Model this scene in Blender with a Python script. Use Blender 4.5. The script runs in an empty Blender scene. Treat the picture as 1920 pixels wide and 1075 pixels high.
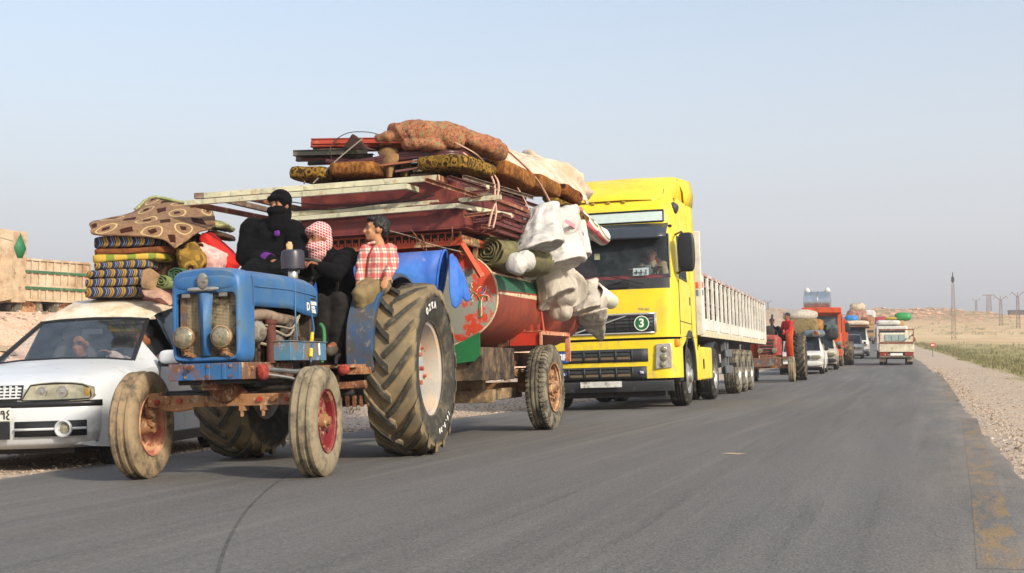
import bpy, bmesh, math, random
from mathutils import Vector, Matrix, noise
scene = bpy.context.scene
col = scene.collection
RD = math.radians
random.seed(11)
# ------------------------------------------------------------------ camera, sky, sun, exposure
F_PX, HORIZON, CAM_H = 2348.25, 673.84, 0.6966      # focal length in photo pixels, horizon row, eye height
PITCH = math.atan((HORIZON-537.5)/F_PX)
cd = bpy.data.cameras.new('camera'); cam = bpy.data.objects.new('camera', cd); col.objects.link(cam)
cd.sensor_width = 36; cd.lens = F_PX/1920*36; cd.clip_start = .1; cd.clip_end = 8000
cam.location = (0, 0, CAM_H); cam.rotation_euler = (math.pi/2+PITCH, 0, 0)
scene.camera = cam
SUN_AZ, SUN_EL = RD(140), RD(29)                       # azimuth clockwise from +Y
wd = bpy.data.worlds.new('World'); scene.world = wd; wd.use_nodes = True
wn, wl = wd.node_tree.nodes, wd.node_tree.links
wn.clear()
sky = wn.new('ShaderNodeTexSky'); sky.sky_type = 'NISHITA'; sky.sun_disc = False
sky.sun_elevation = SUN_EL; sky.sun_rotation = SUN_AZ; sky.altitude = 300
sky.air_density = 1.3; sky.dust_density = 3.5; sky.ozone_density = 1.6
geo = wn.new('ShaderNodeNewGeometry'); sep = wn.new('ShaderNodeSeparateXYZ')
rmp = wn.new('ShaderNodeMapRange'); rmp.interpolation_type = 'SMOOTHERSTEP'
rmp.inputs['From Min'].default_value = -.02; rmp.inputs['From Max'].default_value = .36
rmp.inputs['To Min'].default_value = .93; rmp.inputs['To Max'].default_value = .36
mixc = wn.new('ShaderNodeMix'); mixc.data_type = 'RGBA'
mixc.inputs[7].default_value = (3.5, 3.5, 3.76, 1)       # pale dusty air, all round the horizon
bg = wn.new('ShaderNodeBackground'); bg.inputs[1].default_value = .128
wo = wn.new('ShaderNodeOutputWorld')
wl.new(geo.outputs['Incoming'], sep.inputs[0])
neg = wn.new('ShaderNodeMath'); neg.operation = 'ABSOLUTE'
wl.new(sep.outputs[2], neg.inputs[0]); wl.new(neg.outputs[0], rmp.inputs['Value'])
wl.new(rmp.outputs[0], mixc.inputs[0]); wl.new(sky.outputs[0], mixc.inputs[6])
wl.new(mixc.outputs[2], bg.inputs[0]); wl.new(bg.outputs[0], wo.inputs[0])
sd = bpy.data.lights.new('sun', 'SUN'); so = bpy.data.objects.new('sun', sd); col.objects.link(so)
sd.energy = 2.55; sd.angle = RD(4); sd.color = (1, .90, .74)
so.location = (40, -40, 60)
so.rotation_euler = (math.pi/2-SUN_EL, 0, math.pi-SUN_AZ)
vs = scene.view_settings
vs.view_transform = 'Standard'; vs.look = 'None'; vs.gamma = 1; vs.exposure = .88; vs.use_curve_mapping = False
scene.render.film_transparent = False
scene.cycles.max_bounces = 8; scene.cycles.transparent_max_bounces = 12
scene.cycles.volume_bounces = 0; scene.cycles.use_denoising = True

# ------------------------------------------------------------------ the lie of the land
def interp(tab, x):
    if x <= tab[0][0]: return tab[0][1]
    for (a, b), (c, d) in zip(tab, tab[1:]):
        if x <= c:
            t = (x-a)/(c-a); return b+(d-b)*t
    return tab[-1][1]
XR = [(-20, -5.6), (0, .62), (7.7, 3.13), (20.4, 7.28), (36, 12.4), (64, 21.1), (100, 31.7), (150, 45.8), (192, 57.3),
      (250, 72.6), (330, 92), (420, 112), (600, 150), (3000, 600)]
RISE = [(0, 0), (28, 0), (41, .08), (64, .37), (100, 1.12), (150, 2.3), (192, 3.45), (223, 4.35), (260, 6.0), (300, 8.6), (350, 12.2),
        (400, 15.0), (440, 16), (600, 15), (1200, 5), (3000, -20)]
RW = 7.65                                             # road width measured along X
SL, RA = .0312, .2865                                 # crossfall of the curve, road bearing
def edge_x(y): return interp(XR, y)
def road_z(x, y):
    k = 1 if y < 45 else max(0., 1-(y-45)/60)
    return SL*k*(x*math.cos(RA)-y*math.sin(RA))+interp(RISE, y)
def sstep(a, b, x):
    t = min(1, max(0, (x-a)/(b-a))); return t*t*(3-2*t)
def ground_z(x, y):
    e = edge_x(y); d = x-e
    n = noise.noise(Vector((x*.03, y*.03, 0)))
    if d > 0:
        z = road_z(e, y)-.03*sstep(0, .5, d)-.12*sstep(1.5, 5, d)+.5*sstep(20, 90, d)*n*3
        z += .12*noise.noise(Vector((x*.25, y*.12, 5)))*sstep(2.5, 9, d)
        h = math.exp(-((x-112)/24)**2-((y-365)/45)**2)*2.0+math.exp(-((x-128)/12)**2-((y-372)/30)**2)*.8
        if h > .05: h *= 1+.5*noise.noise(Vector((x*.09, y*.09, 3)))+.35*noise.noise(Vector((x*.3, y*.3, 8)))
        z += h
    else:
        l = -d-RW
        z = road_z(x if l < 0 else e-RW, y)
        if l < 0: z -= .05*sstep(0, .25, -d)*sstep(0, .25, d+RW)
        else:
            z -= .03*sstep(0, .4, l)
            near = 1-sstep(70, 130, y)
            z += near*(1.55*sstep(5.5, 11, l)+.25*sstep(2.6, 5, l))
            if y < 60 and 4.5 < l < 40: z += .3*noise.noise(Vector((x*.5, y*.5, 2)))*sstep(4.5, 7, l)
            z += 2.0*n*sstep(30, 120, l)
            h = math.exp(-((x-56)/42)**2-((y-360)/50)**2)*2.6
            if h > .05: h *= 1+.5*noise.noise(Vector((x*.09, y*.09, 13)))+.35*noise.noise(Vector((x*.3, y*.3, 8)))
            z += h
    return z

# ------------------------------------------------------------------ pixel of the photograph + one known coordinate -> point
CP, SP = math.cos(PITCH), math.sin(PITCH)
def ray(px, py):
    r, u = (px-960)/F_PX, -(py-537.5)/F_PX
    return Vector((r, CP-u*SP, SP+u*CP))
class Frame:
    """A vehicle's own axes: x to the side, y from its nose to its tail, z up; standing on the road at (u, v)."""
    def __init__(s, u, v, bearing, z=None, tilt=True, yaw_only=False):
        n = Vector((-SL*math.cos(RA), SL*math.sin(RA), 1)).normalized() if tilt else Vector((0, 0, 1))
        a = Vector((math.cos(bearing), -math.sin(bearing), 0)); a = (a-n*a.dot(n)).normalized(); b = n.cross(a)
        if z is None: z = road_z(u, v)
        s.o = Vector((u, v, z)); s.m3 = Matrix((a, b, n)).transposed()
        s.mat = Matrix.Translation(s.o) @ s.m3.to_4x4()
    def p(s, px, py, **k):
        d = s.m3.transposed() @ ray(px, py); o = s.m3.transposed() @ (Vector((0, 0, CAM_H))-s.o)
        (ax, val), = k.items(); i = 'xyz'.index(ax)
        return o+d*((val-o[i])/d[i])
WORLD = Frame(0, 0, 0, 0, tilt=False)

# ------------------------------------------------------------------ mesh helpers
def frame_of(d):
    d = d.normalized(); up = Vector((0, 0, 1)) if abs(d.z) < .95 else Vector((1, 0, 0))
    a = d.cross(up).normalized(); return a, a.cross(d).normalized()
class MB:
    def __init__(s): s.v = []; s.f = []; s.uv = {}
    def add(s, vs, fs):
        o = len(s.v); s.v += [Vector(q) for q in vs]; s.f += [tuple(i+o for i in f) for f in fs]; return s
    def box(s, c, d, rot=None):
        h = Vector(d)/2; c = Vector(c)
        vs = [Vector((x*h.x, y*h.y, z*h.z)) for x in (-1, 1) for y in (-1, 1) for z in (-1, 1)]
        if rot is not None: vs = [rot @ q for q in vs]
        return s.add([q+c for q in vs], [(0, 1, 3, 2), (4, 6, 7, 5), (0, 4, 5, 1), (2, 3, 7, 6), (0, 2, 6, 4), (1, 5, 7, 3)])
    def bb(s, x0, x1, y0, y1, z0, z1): return s.box(((x0+x1)/2, (y0+y1)/2, (z0+z1)/2), (x1-x0, y1-y0, z1-z0))
    def bar(s, p, q, w, h):
        p, q = Vector(p), Vector(q); a, b = frame_of(q-p)
        vs = [e+a*(i*w/2)+b*(j*h/2) for e in (p, q) for i, j in ((-1, -1), (1, -1), (1, 1), (-1, 1))]
        return s.add(vs, [(0, 3, 2, 1), (4, 5, 6, 7), (0, 1, 5, 4), (1, 2, 6, 5), (2, 3, 7, 6), (3, 0, 4, 7)])
    def angle(s, p, q, w, t=.006):
        """an angle-iron length"""
        p, q = Vector(p), Vector(q); a, b = frame_of(q-p)
        s.bar(p+b*w/2, q+b*w/2, w, t); s.bar(p-a*w/2, q-a*w/2, t, w); return s
    def tube(s, pts, r, n=8, caps=True):
        pts = [Vector(q) for q in pts]; m = len(pts); rs = r if isinstance(r, (list, tuple)) else [r]*m
        t0 = (pts[1]-pts[0]); a, b = frame_of(t0); vs = []
        for i, q in enumerate(pts):
            t = (pts[min(i+1, m-1)]-pts[max(i-1, 0)]).normalized()
            a = (a-t*a.dot(t)); a = a.normalized() if a.length > 1e-6 else frame_of(t)[0]
            b = a.cross(t)
            vs += [q+(a*math.cos(2*math.pi*k/n)+b*math.sin(2*math.pi*k/n))*rs[i] for k in range(n)]
        fs = [(i*n+k, i*n+(k+1) % n, (i+1)*n+(k+1) % n, (i+1)*n+k) for i in range(m-1) for k in range(n)]
        if caps: fs += [tuple(range(n))[::-1], tuple((m-1)*n+k for k in range(n))]
        return s.add(vs, fs)
    def cyl(s, p, q, r0, r1=None, n=20): return s.tube([p, q], [r0, r0 if r1 is None else r1], n)
    def lathe(s, prof, o, ax, n=32, caps=False, arc=None):
        """prof: (radius, distance along ax)"""
        o, ax = Vector(o), Vector(ax).normalized(); a, b = frame_of(ax); vs = []
        for r, h in prof:
            vs += [o+ax*h+(a*math.cos(2*math.pi*k/n)+b*math.sin(2*math.pi*k/n))*r for k in range(n)]
        m = len(prof)
        fs = [(i*n+k, i*n+(k+1) % n, (i+1)*n+(k+1) % n, (i+1)*n+k) for i in range(m-1) for k in range(n)]
        if caps: fs += [tuple(range(n))[::-1], tuple((m-1)*n+k for k in range(n))]
        return s.add(vs, fs)
    def prism(s, poly, axis, a, b):
        """poly in the two other axes (in xyz order), pushed along axis from a to b"""
        def mk(u, w, t):
            return {'x': (t, u, w), 'y': (u, t, w), 'z': (u, w, t)}[axis]
        n = len(poly)
        return s.add([mk(u, w, a) for u, w in poly]+[mk(u, w, b) for u, w in poly],
                     [tuple(range(n)), tuple(range(2*n-1, n-1, -1))]+[(i, n+i, n+(i+1) % n, (i+1) % n) for i in range(n)])
    def rows(s, g, closed=False, uv=False, pred=None, flip=False):
        """grid of points g[i][j]"""
        o = len(s.v); m, n = len(g), len(g[0])
        for r in g: s.v += [Vector(q) for q in r]
        for i in range(m-1):
            for j in range(n if closed else n-1):
                j2 = (j+1) % n
                if pred and not pred((Vector(g[i][j])+Vector(g[i+1][j2])+Vector(g[i+1][j])+Vector(g[i][j2]))/4): continue
                f = (o+i*n+j, o+i*n+j2, o+(i+1)*n+j2, o+(i+1)*n+j)
                s.f.append(f[::-1] if flip else f)
        if uv:
            for i in range(m):
                for j in range(n): s.uv[o+i*n+j] = (j/(n-1), i/(m-1))
        return s
    def ball(s, c, r, rot=None, nu=16, nv=10):
        c = Vector(c); r = (r, r, r) if not hasattr(r, '__len__') else r; g = []
        for i in range(nv+1):
            t = math.pi*i/nv; row = []
            for j in range(nu):
                u = 2*math.pi*j/nu; q = Vector((math.sin(t)*math.cos(u)*r[0], math.sin(t)*math.sin(u)*r[1], math.cos(t)*r[2]))
                row.append((rot @ q if rot else q)+c)
            g.append(row)
        return s.rows(g, closed=True, flip=True)
    def soft(s, c, d, rot=None, e=.35, nu=40, nv=20, amp=.02, fq=3., seed=0, sag=0., ez=None):
        """stuffed cushion: a superellipsoid with lumps; e small = boxy"""
        c = Vector(c); g = []
        def sp(w, q): return math.copysign(abs(w)**q, w)
        for i in range(nv+1):
            t = math.pi*(i/nv-.5); row = []
            for j in range(nu):
                u = 2*math.pi*j/nu
                q = Vector((sp(math.cos(t), e)*sp(math.cos(u), e), sp(math.cos(t), e)*sp(math.sin(u), e), sp(math.sin(t), ez or (e if e > .6 else .75))))
                k = noise.noise(q*fq*.5+Vector((seed*7.1, seed*3.3, seed)))*amp*2+noise.noise(q*fq*1.7+Vector((seed, 5, seed*2)))*amp
                q = Vector((q.x*d[0]/2, q.y*d[1]/2, q.z*d[2]/2+k*(1-abs(q.z)*.2)))
                q += Vector((q.x, q.y, 0)).normalized()*k*.7 if (q.x or q.y) else Vector()
                q.z -= sag*((2*q.x/d[0])**2+(2*q.y/d[1])**2)
                row.append((rot @ q if rot else q)+c)
            g.append(row)
        return s.rows(g, closed=True)
    def hull(s, pts):
        bm = bmesh.new()
        for q in pts: bm.verts.new(q)
        bmesh.ops.remove_doubles(bm, verts=bm.verts[:], dist=.004)
        r = bmesh.ops.convex_hull(bm, input=bm.verts[:])
        dead = [e for e in r['geom_interior']+r['geom_unused'] if isinstance(e, bmesh.types.BMVert)]
        bmesh.ops.delete(bm, geom=list(set(dead)), context='VERTS')
        bm.verts.index_update(); s.add([q.co.copy() for q in bm.verts], [[q.index for q in f.verts] for f in bm.faces]); bm.free(); return s
    def xf(s, m):
        s.v = [m @ q for q in s.v]; return s
    def build(s, name, mat, parent=None, smooth=40, bevel=0, sub=0, solid=0, fr=None, label=None, cat=None, group=None, kind=None, disp=None, remesh=0, relax=0):
        used = sorted({i for f in s.f for i in f})
        if len(used) < len(s.v):
            mp = {o: k for k, o in enumerate(used)}; s.v = [s.v[i] for i in used]; s.f = [tuple(mp[i] for i in f) for f in s.f]; s.uv = {mp[i]: w for i, w in s.uv.items() if i in mp}
        vs = s.v; base = Vector()
        if parent is None and cat:
            lo = [min(q[i] for q in vs) for i in range(3)]; hi = [max(q[i] for q in vs) for i in range(3)]
            base = Vector(((lo[0]+hi[0])/2, (lo[1]+hi[1])/2, lo[2])); vs = [q-base for q in vs]
        me = bpy.data.meshes.new(name); me.from_pydata([q[:] for q in vs], [], s.f)
        if s.uv:
            ul = me.uv_layers.new(name='UVMap')
            for lp in me.loops: ul.data[lp.index].uv = s.uv.get(lp.vertex_index, (0, 0))
        me.validate(); me.update()
        if mat: me.materials.append(mat)
        o = bpy.data.objects.new(name, me); col.objects.link(o)
        if smooth and not remesh:
            me.polygons.foreach_set('use_smooth', [True]*len(me.polygons))
            if smooth < 180: me.set_sharp_from_angle(angle=RD(smooth))
        if parent is not None: o.parent = parent
        else: o.matrix_world = (fr.mat if fr else Matrix()) @ Matrix.Translation(base)
        if remesh:
            m = o.modifiers.new('r', 'REMESH'); m.mode = 'VOXEL'; m.voxel_size = remesh; m.use_smooth_shade = True
        if relax:
            m = o.modifiers.new('s', 'SMOOTH'); m.iterations = relax; m.factor = .5
        if solid:
            m = o.modifiers.new('t', 'SOLIDIFY'); m.thickness = solid; m.offset = 0
        if bevel:
            m = o.modifiers.new('b', 'BEVEL'); m.width = bevel; m.segments = 2; m.limit_method = 'ANGLE'; m.angle_limit = RD(40)
        if sub:
            m = o.modifiers.new('u', 'SUBSURF'); m.levels = sub; m.render_levels = sub
        if disp:
            t = bpy.data.textures.new(name, 'CLOUDS'); t.noise_scale = disp[1]
            m = o.modifiers.new('d', 'DISPLACE'); m.texture = t; m.strength = disp[0]; m.texture_coords = 'LOCAL'
        tag(o, label, cat, group, kind); return o
def tag(o, label=None, cat=None, group=None, kind=None):
    for k, w in (('label', label), ('category', cat), ('group', group), ('kind', kind)):
        if w: o[k] = w
    return o
def thing(name, fr, label, cat, group=None):
    o = bpy.data.objects.new(name, None); col.objects.link(o); o.empty_display_size = .2
    o.matrix_world = fr.mat; return tag(o, label, cat, group)
def copy_tree(o, parent=None):
    c = o.copy(); col.objects.link(c)
    if parent is not None: c.parent = parent
    for ch in [k for k in bpy.data.objects if k.parent == o]: copy_tree(ch, c)
    return c
def eul(x=0, y=0, z=0):
    return Matrix.Rotation(RD(z), 3, 'Z') @ Matrix.Rotation(RD(y), 3, 'Y') @ Matrix.Rotation(RD(x), 3, 'X')
def spline(pts, n=8):
    pts = [Vector(q) for q in pts]; out = []
    for i in range(len(pts)-1):
        a, b, c, d = pts[max(i-1, 0)], pts[i], pts[i+1], pts[min(i+2, len(pts)-1)]
        for k in range(n):
            t = k/n; out.append(.5*((2*b)+(c-a)*t+(2*a-5*b+4*c-d)*t*t+(3*b-a-3*c+d)*t**3))
    return out+[pts[-1]]
def patch(ctrl, n=6):
    """smooth sheet through a grid of control points"""
    r = [spline(row, n) for row in ctrl]
    return [list(c) for c in zip(*[spline(list(c), n) for c in zip(*r)])]
def text_mesh(body, size, m4, name, mat, parent, depth=.002, bold=0., align='CENTER', sx=1.):
    c = bpy.data.curves.new(name, 'FONT'); c.body = body; c.size = size; c.align_x = align; c.align_y = 'CENTER'
    c.extrude = depth; c.offset = bold; c.resolution_u = 3
    t = bpy.data.objects.new('tmp', c); col.objects.link(t)
    dg = bpy.context.evaluated_depsgraph_get(); dg.update()
    me = bpy.data.meshes.new_from_object(t.evaluated_get(dg)); bpy.data.objects.remove(t)
    me.transform(m4 @ Matrix.Diagonal((sx, 1, 1, 1))); me.materials.clear(); me.materials.append(mat)
    o = bpy.data.objects.new(name, me); col.objects.link(o); o.parent = parent; return o
# text plane: x to the viewer's right, up = z, facing -y
FACE = Matrix.Rotation(math.pi/2, 4, 'X')
def face_m(loc, yaw=0, roll=0, tiltx=0):
    return Matrix.Translation(loc) @ Matrix.Rotation(RD(yaw), 4, 'Z') @ FACE @ Matrix.Rotation(RD(tiltx), 4, 'X') @ Matrix.Rotation(RD(roll), 4, 'Z')

# ------------------------------------------------------------------ materials
class NT:
    def __init__(s, name):
        m = bpy.data.materials.new(name); m.use_nodes = True; s.m = m; s.t = m.node_tree; s.n = s.t.nodes; s.l = s.t.links
        s.b = s.n['Principled BSDF']
        s.out = s.n['Material Output']
    def link(s, a, b): s.l.new(a, b)
    def val(s, node, i, v):
        if isinstance(v, bpy.types.NodeSocket): s.l.new(v, node.inputs[i])
        elif v is not None:
            try: node.inputs[i].default_value = v
            except Exception: node.inputs[i].default_value = (*v, 1)
    def math(s, op, a, b=None, c=None, clamp=False):
        k = s.n.new('ShaderNodeMath'); k.operation = op; k.use_clamp = clamp
        s.val(k, 0, a); s.val(k, 1, b); s.val(k, 2, c); return k.outputs[0]
    def mix(s, f, a, b):
        k = s.n.new('ShaderNodeMix'); k.data_type = 'RGBA'
        for i, w in ((0, f), (6, a), (7, b)):
            if isinstance(w, bpy.types.NodeSocket): s.l.new(w, k.inputs[i])
            elif i == 0: k.inputs[0].default_value = w
            else: k.inputs[i].default_value = (*w[:3], 1)
        return k.outputs[2]
    def coord(s, kind='Object', scale=None):
        k = s.n.new('ShaderNodeTexCoord'); o = k.outputs[kind]
        if scale:
            q = s.n.new('ShaderNodeMapping'); q.inputs['Scale'].default_value = scale if hasattr(scale, '__len__') else (scale,)*3
            s.l.new(o, q.inputs[0]); o = q.outputs[0]
        return o
    def noise(s, scale, detail=4, rough=.6, co=None, dist=0):
        k = s.n.new('ShaderNodeTexNoise'); k.inputs['Scale'].default_value = scale; k.inputs['Detail'].default_value = detail
        k.inputs['Roughness'].default_value = rough; k.inputs['Distortion'].default_value = dist
        s.l.new(co if co else s.coord(), k.inputs['Vector']); return k.outputs['Fac']
    def step(s, f, a, b, lo=0., hi=1.):
        k = s.n.new('ShaderNodeMapRange'); k.interpolation_type = 'SMOOTHSTEP'
        s.l.new(f, k.inputs[0])
        for i, w in enumerate((a, b, lo, hi)): k.inputs[i+1].default_value = w
        return k.outputs[0]
    def ramp(s, f, stops, const=False):
        k = s.n.new('ShaderNodeValToRGB'); e = k.color_ramp.elements
        k.color_ramp.interpolation = 'CONSTANT' if const else 'LINEAR'
        while len(e) < len(stops): e.new(.5)
        for q, (pos, c) in zip(e, stops): q.position = pos; q.color = (*c, 1)
        s.l.new(f, k.inputs[0]); return k.outputs[0]
    def bump(s, f, strength=.3, dist=.01):
        k = s.n.new('ShaderNodeBump'); k.inputs['Strength'].default_value = strength; k.inputs['Distance'].default_value = dist
        s.l.new(f, k.inputs['Height']); s.l.new(k.outputs[0], s.b.inputs['Normal'])
    def xyz(s, v):
        k = s.n.new('ShaderNodeSeparateXYZ'); s.l.new(v, k.inputs[0]); return k.outputs
    def fin(s, c, rough=.6, metal=0., spec=None):
        s.val(s.b, 'Base Color', c if isinstance(c, bpy.types.NodeSocket) else (*c, 1)); s.val(s.b, 'Roughness', rough); s.val(s.b, 'Metallic', metal)
        if spec is not None: s.val(s.b, 'Specular IOR Level', spec)
        return s.m
def hexc(h):
    """sRGB hex -> linear"""
    c = [int(h[i:i+2], 16)/255 for i in (0, 2, 4)]
    return tuple(q/12.92 if q < .04045 else ((q+.055)/1.055)**2.4 for q in c)
def plain(name, c, rough=.6, metal=0., var=.12, scale=12, bump=0., bscale=60, spec=None):
    """an even material with slight blotches of the same colour"""
    t = NT(name); n = t.noise(scale, 5, .65)
    a = tuple(q*(1-var) for q in c); b = tuple(min(1, q*(1+var)) for q in c)
    k = t.mix(t.step(n, .3, .7), a, b)
    if bump: t.bump(t.noise(bscale, 4), bump, .01)
    return t.fin(k, rough, metal, spec)
def worn(name, c, layers=(), rough=.5, metal=0., bump=.15, var=.15, dust=None):
    """paint with chips, rust and dirt: layers of (colour, noise scale, threshold, softness)"""
    t = NT(name); co = t.coord()
    k = t.mix(t.step(t.noise(3, 5, .6, co), .3, .7), tuple(q*(1-var) for q in c), tuple(min(1, q*(1+var)) for q in c))
    rr = rough
    for i, (lc, sc, th, sf) in enumerate(layers):
        f = t.step(t.noise(sc, 8, .68, t.coord('Object', (1+.13*i, 1-.07*i, .8))), th-sf, th+sf)
        k = t.mix(f, k, lc)
        rr = t.math('ADD', t.math('MULTIPLY', f, (.85-rough)), rr) if i == 0 else rr
    if dust:                                       # pale road dust lying on upward faces
        g = t.n.new('ShaderNodeNewGeometry'); z = t.xyz(g.outputs['Normal'])[2]
        f = t.math('MULTIPLY', t.step(z, .2, 1), t.step(t.noise(6, 5, .6, co), .3, .75))
        k = t.mix(t.math('MULTIPLY', f, dust), k, hexc('a8957a'))
    if bump: t.bump(t.noise(25, 6, .7, co), bump, .01)
    return t.fin(k, rr, metal)
RUST, DRYMUD, GREASE = hexc('7a4526'), hexc('b39672'), hexc('2a2420')
# ================================================================== THE SETTING
def ground_mat():
    t = NT('dry_ground'); co = t.coord()
    z = t.n.new('ShaderNodeAttribute'); z.attribute_name = 'zone'; zr, zg, zb = t.xyz(z.outputs['Vector'])
    big = t.noise(.06, 6, .6, co); mid = t.noise(.9, 6, .65, co); fine = t.noise(14, 6, .7, co)
    field = t.mix(t.step(big, .35, .65), hexc('c9a97c'), hexc('d9bd92'))
    field = t.mix(t.step(t.noise(.35, 6, .7, t.coord('Object', (.35, 1.2, 1))), .5, .72), field, hexc('a98e62'))
    field = t.mix(t.math('MULTIPLY', t.step(t.noise(.12, 5, .7, co), .52, .66), .5), field, hexc('8f8a58'))
    grass = t.mix(t.step(mid, .3, .7), hexc('7d7c48'), hexc('a39a63'))
    grass = t.mix(t.step(t.noise(.5, 5, .6, co), .54, .66), grass, hexc('b98c66'))
    rock = t.mix(t.step(t.noise(.5, 8, .75, co), .4, .62), hexc('8d7658'), hexc('dcae88'))
    rock = t.mix(t.step(t.noise(.11, 5, .6, co), .48, .62), rock, hexc('9a8c62'))
    v = t.n.new('ShaderNodeTexVoronoi'); v.inputs['Scale'].default_value = 26; t.link(co, v.inputs['Vector'])
    v2 = t.n.new('ShaderNodeTexVoronoi'); v2.inputs['Scale'].default_value = 70; t.link(co, v2.inputs['Vector'])
    g1 = t.mix(t.xyz(v.outputs['Color'])[0], hexc('8f8172'), hexc('d8c6b2'))
    g2 = t.mix(t.xyz(v2.outputs['Color'])[1], hexc('7d7062'), hexc('cdbba6'))
    grav = t.mix(.5, g1, g2)
    grav = t.mix(t.math('MULTIPLY', t.step(mid, .4, .7), .45), grav, hexc('c7a98a'))
    c = t.mix(zg, field, grass); c = t.mix(zb, c, rock); c = t.mix(zr, c, grav)
    a = t.n.new('ShaderNodeAttribute'); a.attribute_name = 'bank'
    bankc = t.mix(t.xyz(v.outputs['Color'])[1], hexc('c99b7e'), hexc('efcfb2'))
    bankc = t.mix(t.step(t.noise(.8, 6, .7, co), .5, .7), bankc, hexc('b98a6c'))
    c = t.mix(a.outputs['Fac'], c, bankc)
    h = t.math('ADD', t.math('MULTIPLY', v.outputs['Distance'], 1.0), t.math('MULTIPLY', fine, .6))
    t.bump(h, .6, .03); return t.fin(c, .95, 0, .2)
def asphalt_nodes(t):
    uv = t.n.new('ShaderNodeUVMap').outputs[0]
    def m(sx, sy):
        q = t.n.new('ShaderNodeMapping'); q.inputs['Scale'].default_value = (sx, sy, 1); t.link(uv, q.inputs[0]); return q.outputs[0]
    base = t.mix(t.step(t.noise(1, 5, .6, m(.8, .07)), .3, .7), hexc('5a5855'), hexc('696764'))
    base = t.mix(t.math('MULTIPLY', t.step(t.noise(1, 6, .7, m(3.2, .1), .4), .46, .74), .55), base, hexc('7f7a73'))
    base = t.mix(t.math('MULTIPLY', t.step(t.noise(1, 6, .7, m(7, .22), .3), .52, .72), .5), base, hexc('474644'))
    base = t.mix(t.math('MULTIPLY', t.step(t.noise(1, 6, .72, m(.5, .5)), .52, .72), .4), base, hexc('6a6359'))
    sp = t.n.new('ShaderNodeTexVoronoi'); sp.inputs['Scale'].default_value = 1; t.link(m(95, 95), sp.inputs['Vector'])
    g = t.xyz(sp.outputs['Color'])[0]
    base = t.mix(t.math('MULTIPLY', t.step(g, .62, 1), .26), base, hexc('8f8a82'))
    base = t.mix(t.math('MULTIPLY', t.step(g, .38, 0), .28), base, hexc('2f2d2b'))
    u = t.xyz(uv)                                   # dust gathers along the verges
    edge = t.math('MULTIPLY', t.step(t.math('ABSOLUTE', t.math('SUBTRACT', u[0], 3.8)), 2.9, 3.9), t.step(t.noise(1, 6, .7, m(1.5, .4)), .35, .7))
    base = t.mix(t.math('MULTIPLY', edge, .55), base, hexc('9d8f7e'))
    return base, t.math('ADD', sp.outputs['Distance'], t.math('MULTIPLY', t.noise(1, 4, .6, m(40, 40)), .6)), t.noise(1, 6, .7, m(9, 2.2))
def asphalt():
    t = NT('asphalt'); c, h, _ = asphalt_nodes(t); t.bump(h, .4, .006); return t.fin(c, .82, 0, .35)
def yellow_paint():
    t = NT('worn_yellow_paint'); c, h, n = asphalt_nodes(t)
    c = t.mix(t.math('MULTIPLY', t.math('MULTIPLY', t.step(n, .44, .62), t.step(t.noise(1.3, 4, .6), .30, .5)), .5), c, hexc('a3803f')); t.bump(h, .4, .006); return t.fin(c, .8, 0, .35)
def skid_mat():
    t = NT('rubber_mark'); c, h, n = asphalt_nodes(t)
    c = t.mix(t.step(n, .35, .6, .15, .6), c, hexc('33302d')); t.bump(h, .4, .006); return t.fin(c, .8, 0, .3)
def make_ground():
    ys = []; y = -14.
    while y < 60: ys.append(y); y += .6
    while y < 290: ys.append(y); y += 3.
    while y < 440: ys.append(y); y += 2.2
    while y < 3000: ys.append(y); y += max(8, (y-430)*.25)
    ds = [0.]; d = 0
    while d < 14: d += .35; ds.append(d)
    while d < 90: d += 1.9; ds.append(d)
    while d < 1500: d *= 1.22; ds.append(d)
    lf = []; d = 0
    while d < 16: d += .4; lf.append(-RW-d)
    while d < 90: d += 2.2; lf.append(-RW-d)
    while d < 1500: d *= 1.22; lf.append(-RW-d)
    cols = lf[::-1]+[-RW, -RW+.3, -6, -4, -2, -.3]+ds
    m = MB(); g = [[(edge_x(y)+d, y, ground_z(edge_x(y)+d, y)) for d in cols] for y in ys]
    m.rows(g); o = m.build('ground', ground_mat(), smooth=180, kind='structure')
    va = []; vb = []
    for r in g:
        for q in r:
            x, y, z = q; d = x-edge_x(y); nn = noise.noise(Vector((x*.35, y*.12, 1)))
            if d > -1: gr = 1-sstep(2.4+.9*nn, 3.4+.9*nn, d); gs = (1-sstep(9+5*nn, 26+12*nn, d))*(1-sstep(120, 230, y))
            else: gr = 1-sstep(14, 30, -d-RW); gs = 0
            rk = math.exp(-((x-112)/26)**2-((y-365)/46)**2) if d > -1 else math.exp(-((x-56)/44)**2-((y-360)/52)**2)
            va += [gr*(1 if y < 260 else .5), gs, sstep(.15, .5, rk)]
            l = -d-RW; vb.append(sstep(4.2, 6.5, l+nn)*(1-sstep(28, 60, l))*(1-sstep(70, 120, y)))
    o.data.attributes.new('zone', 'FLOAT_VECTOR', 'POINT').data.foreach_set('vector', va)
    o.data.attributes.new('bank', 'FLOAT', 'POINT').data.foreach_set('value', vb)
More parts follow.
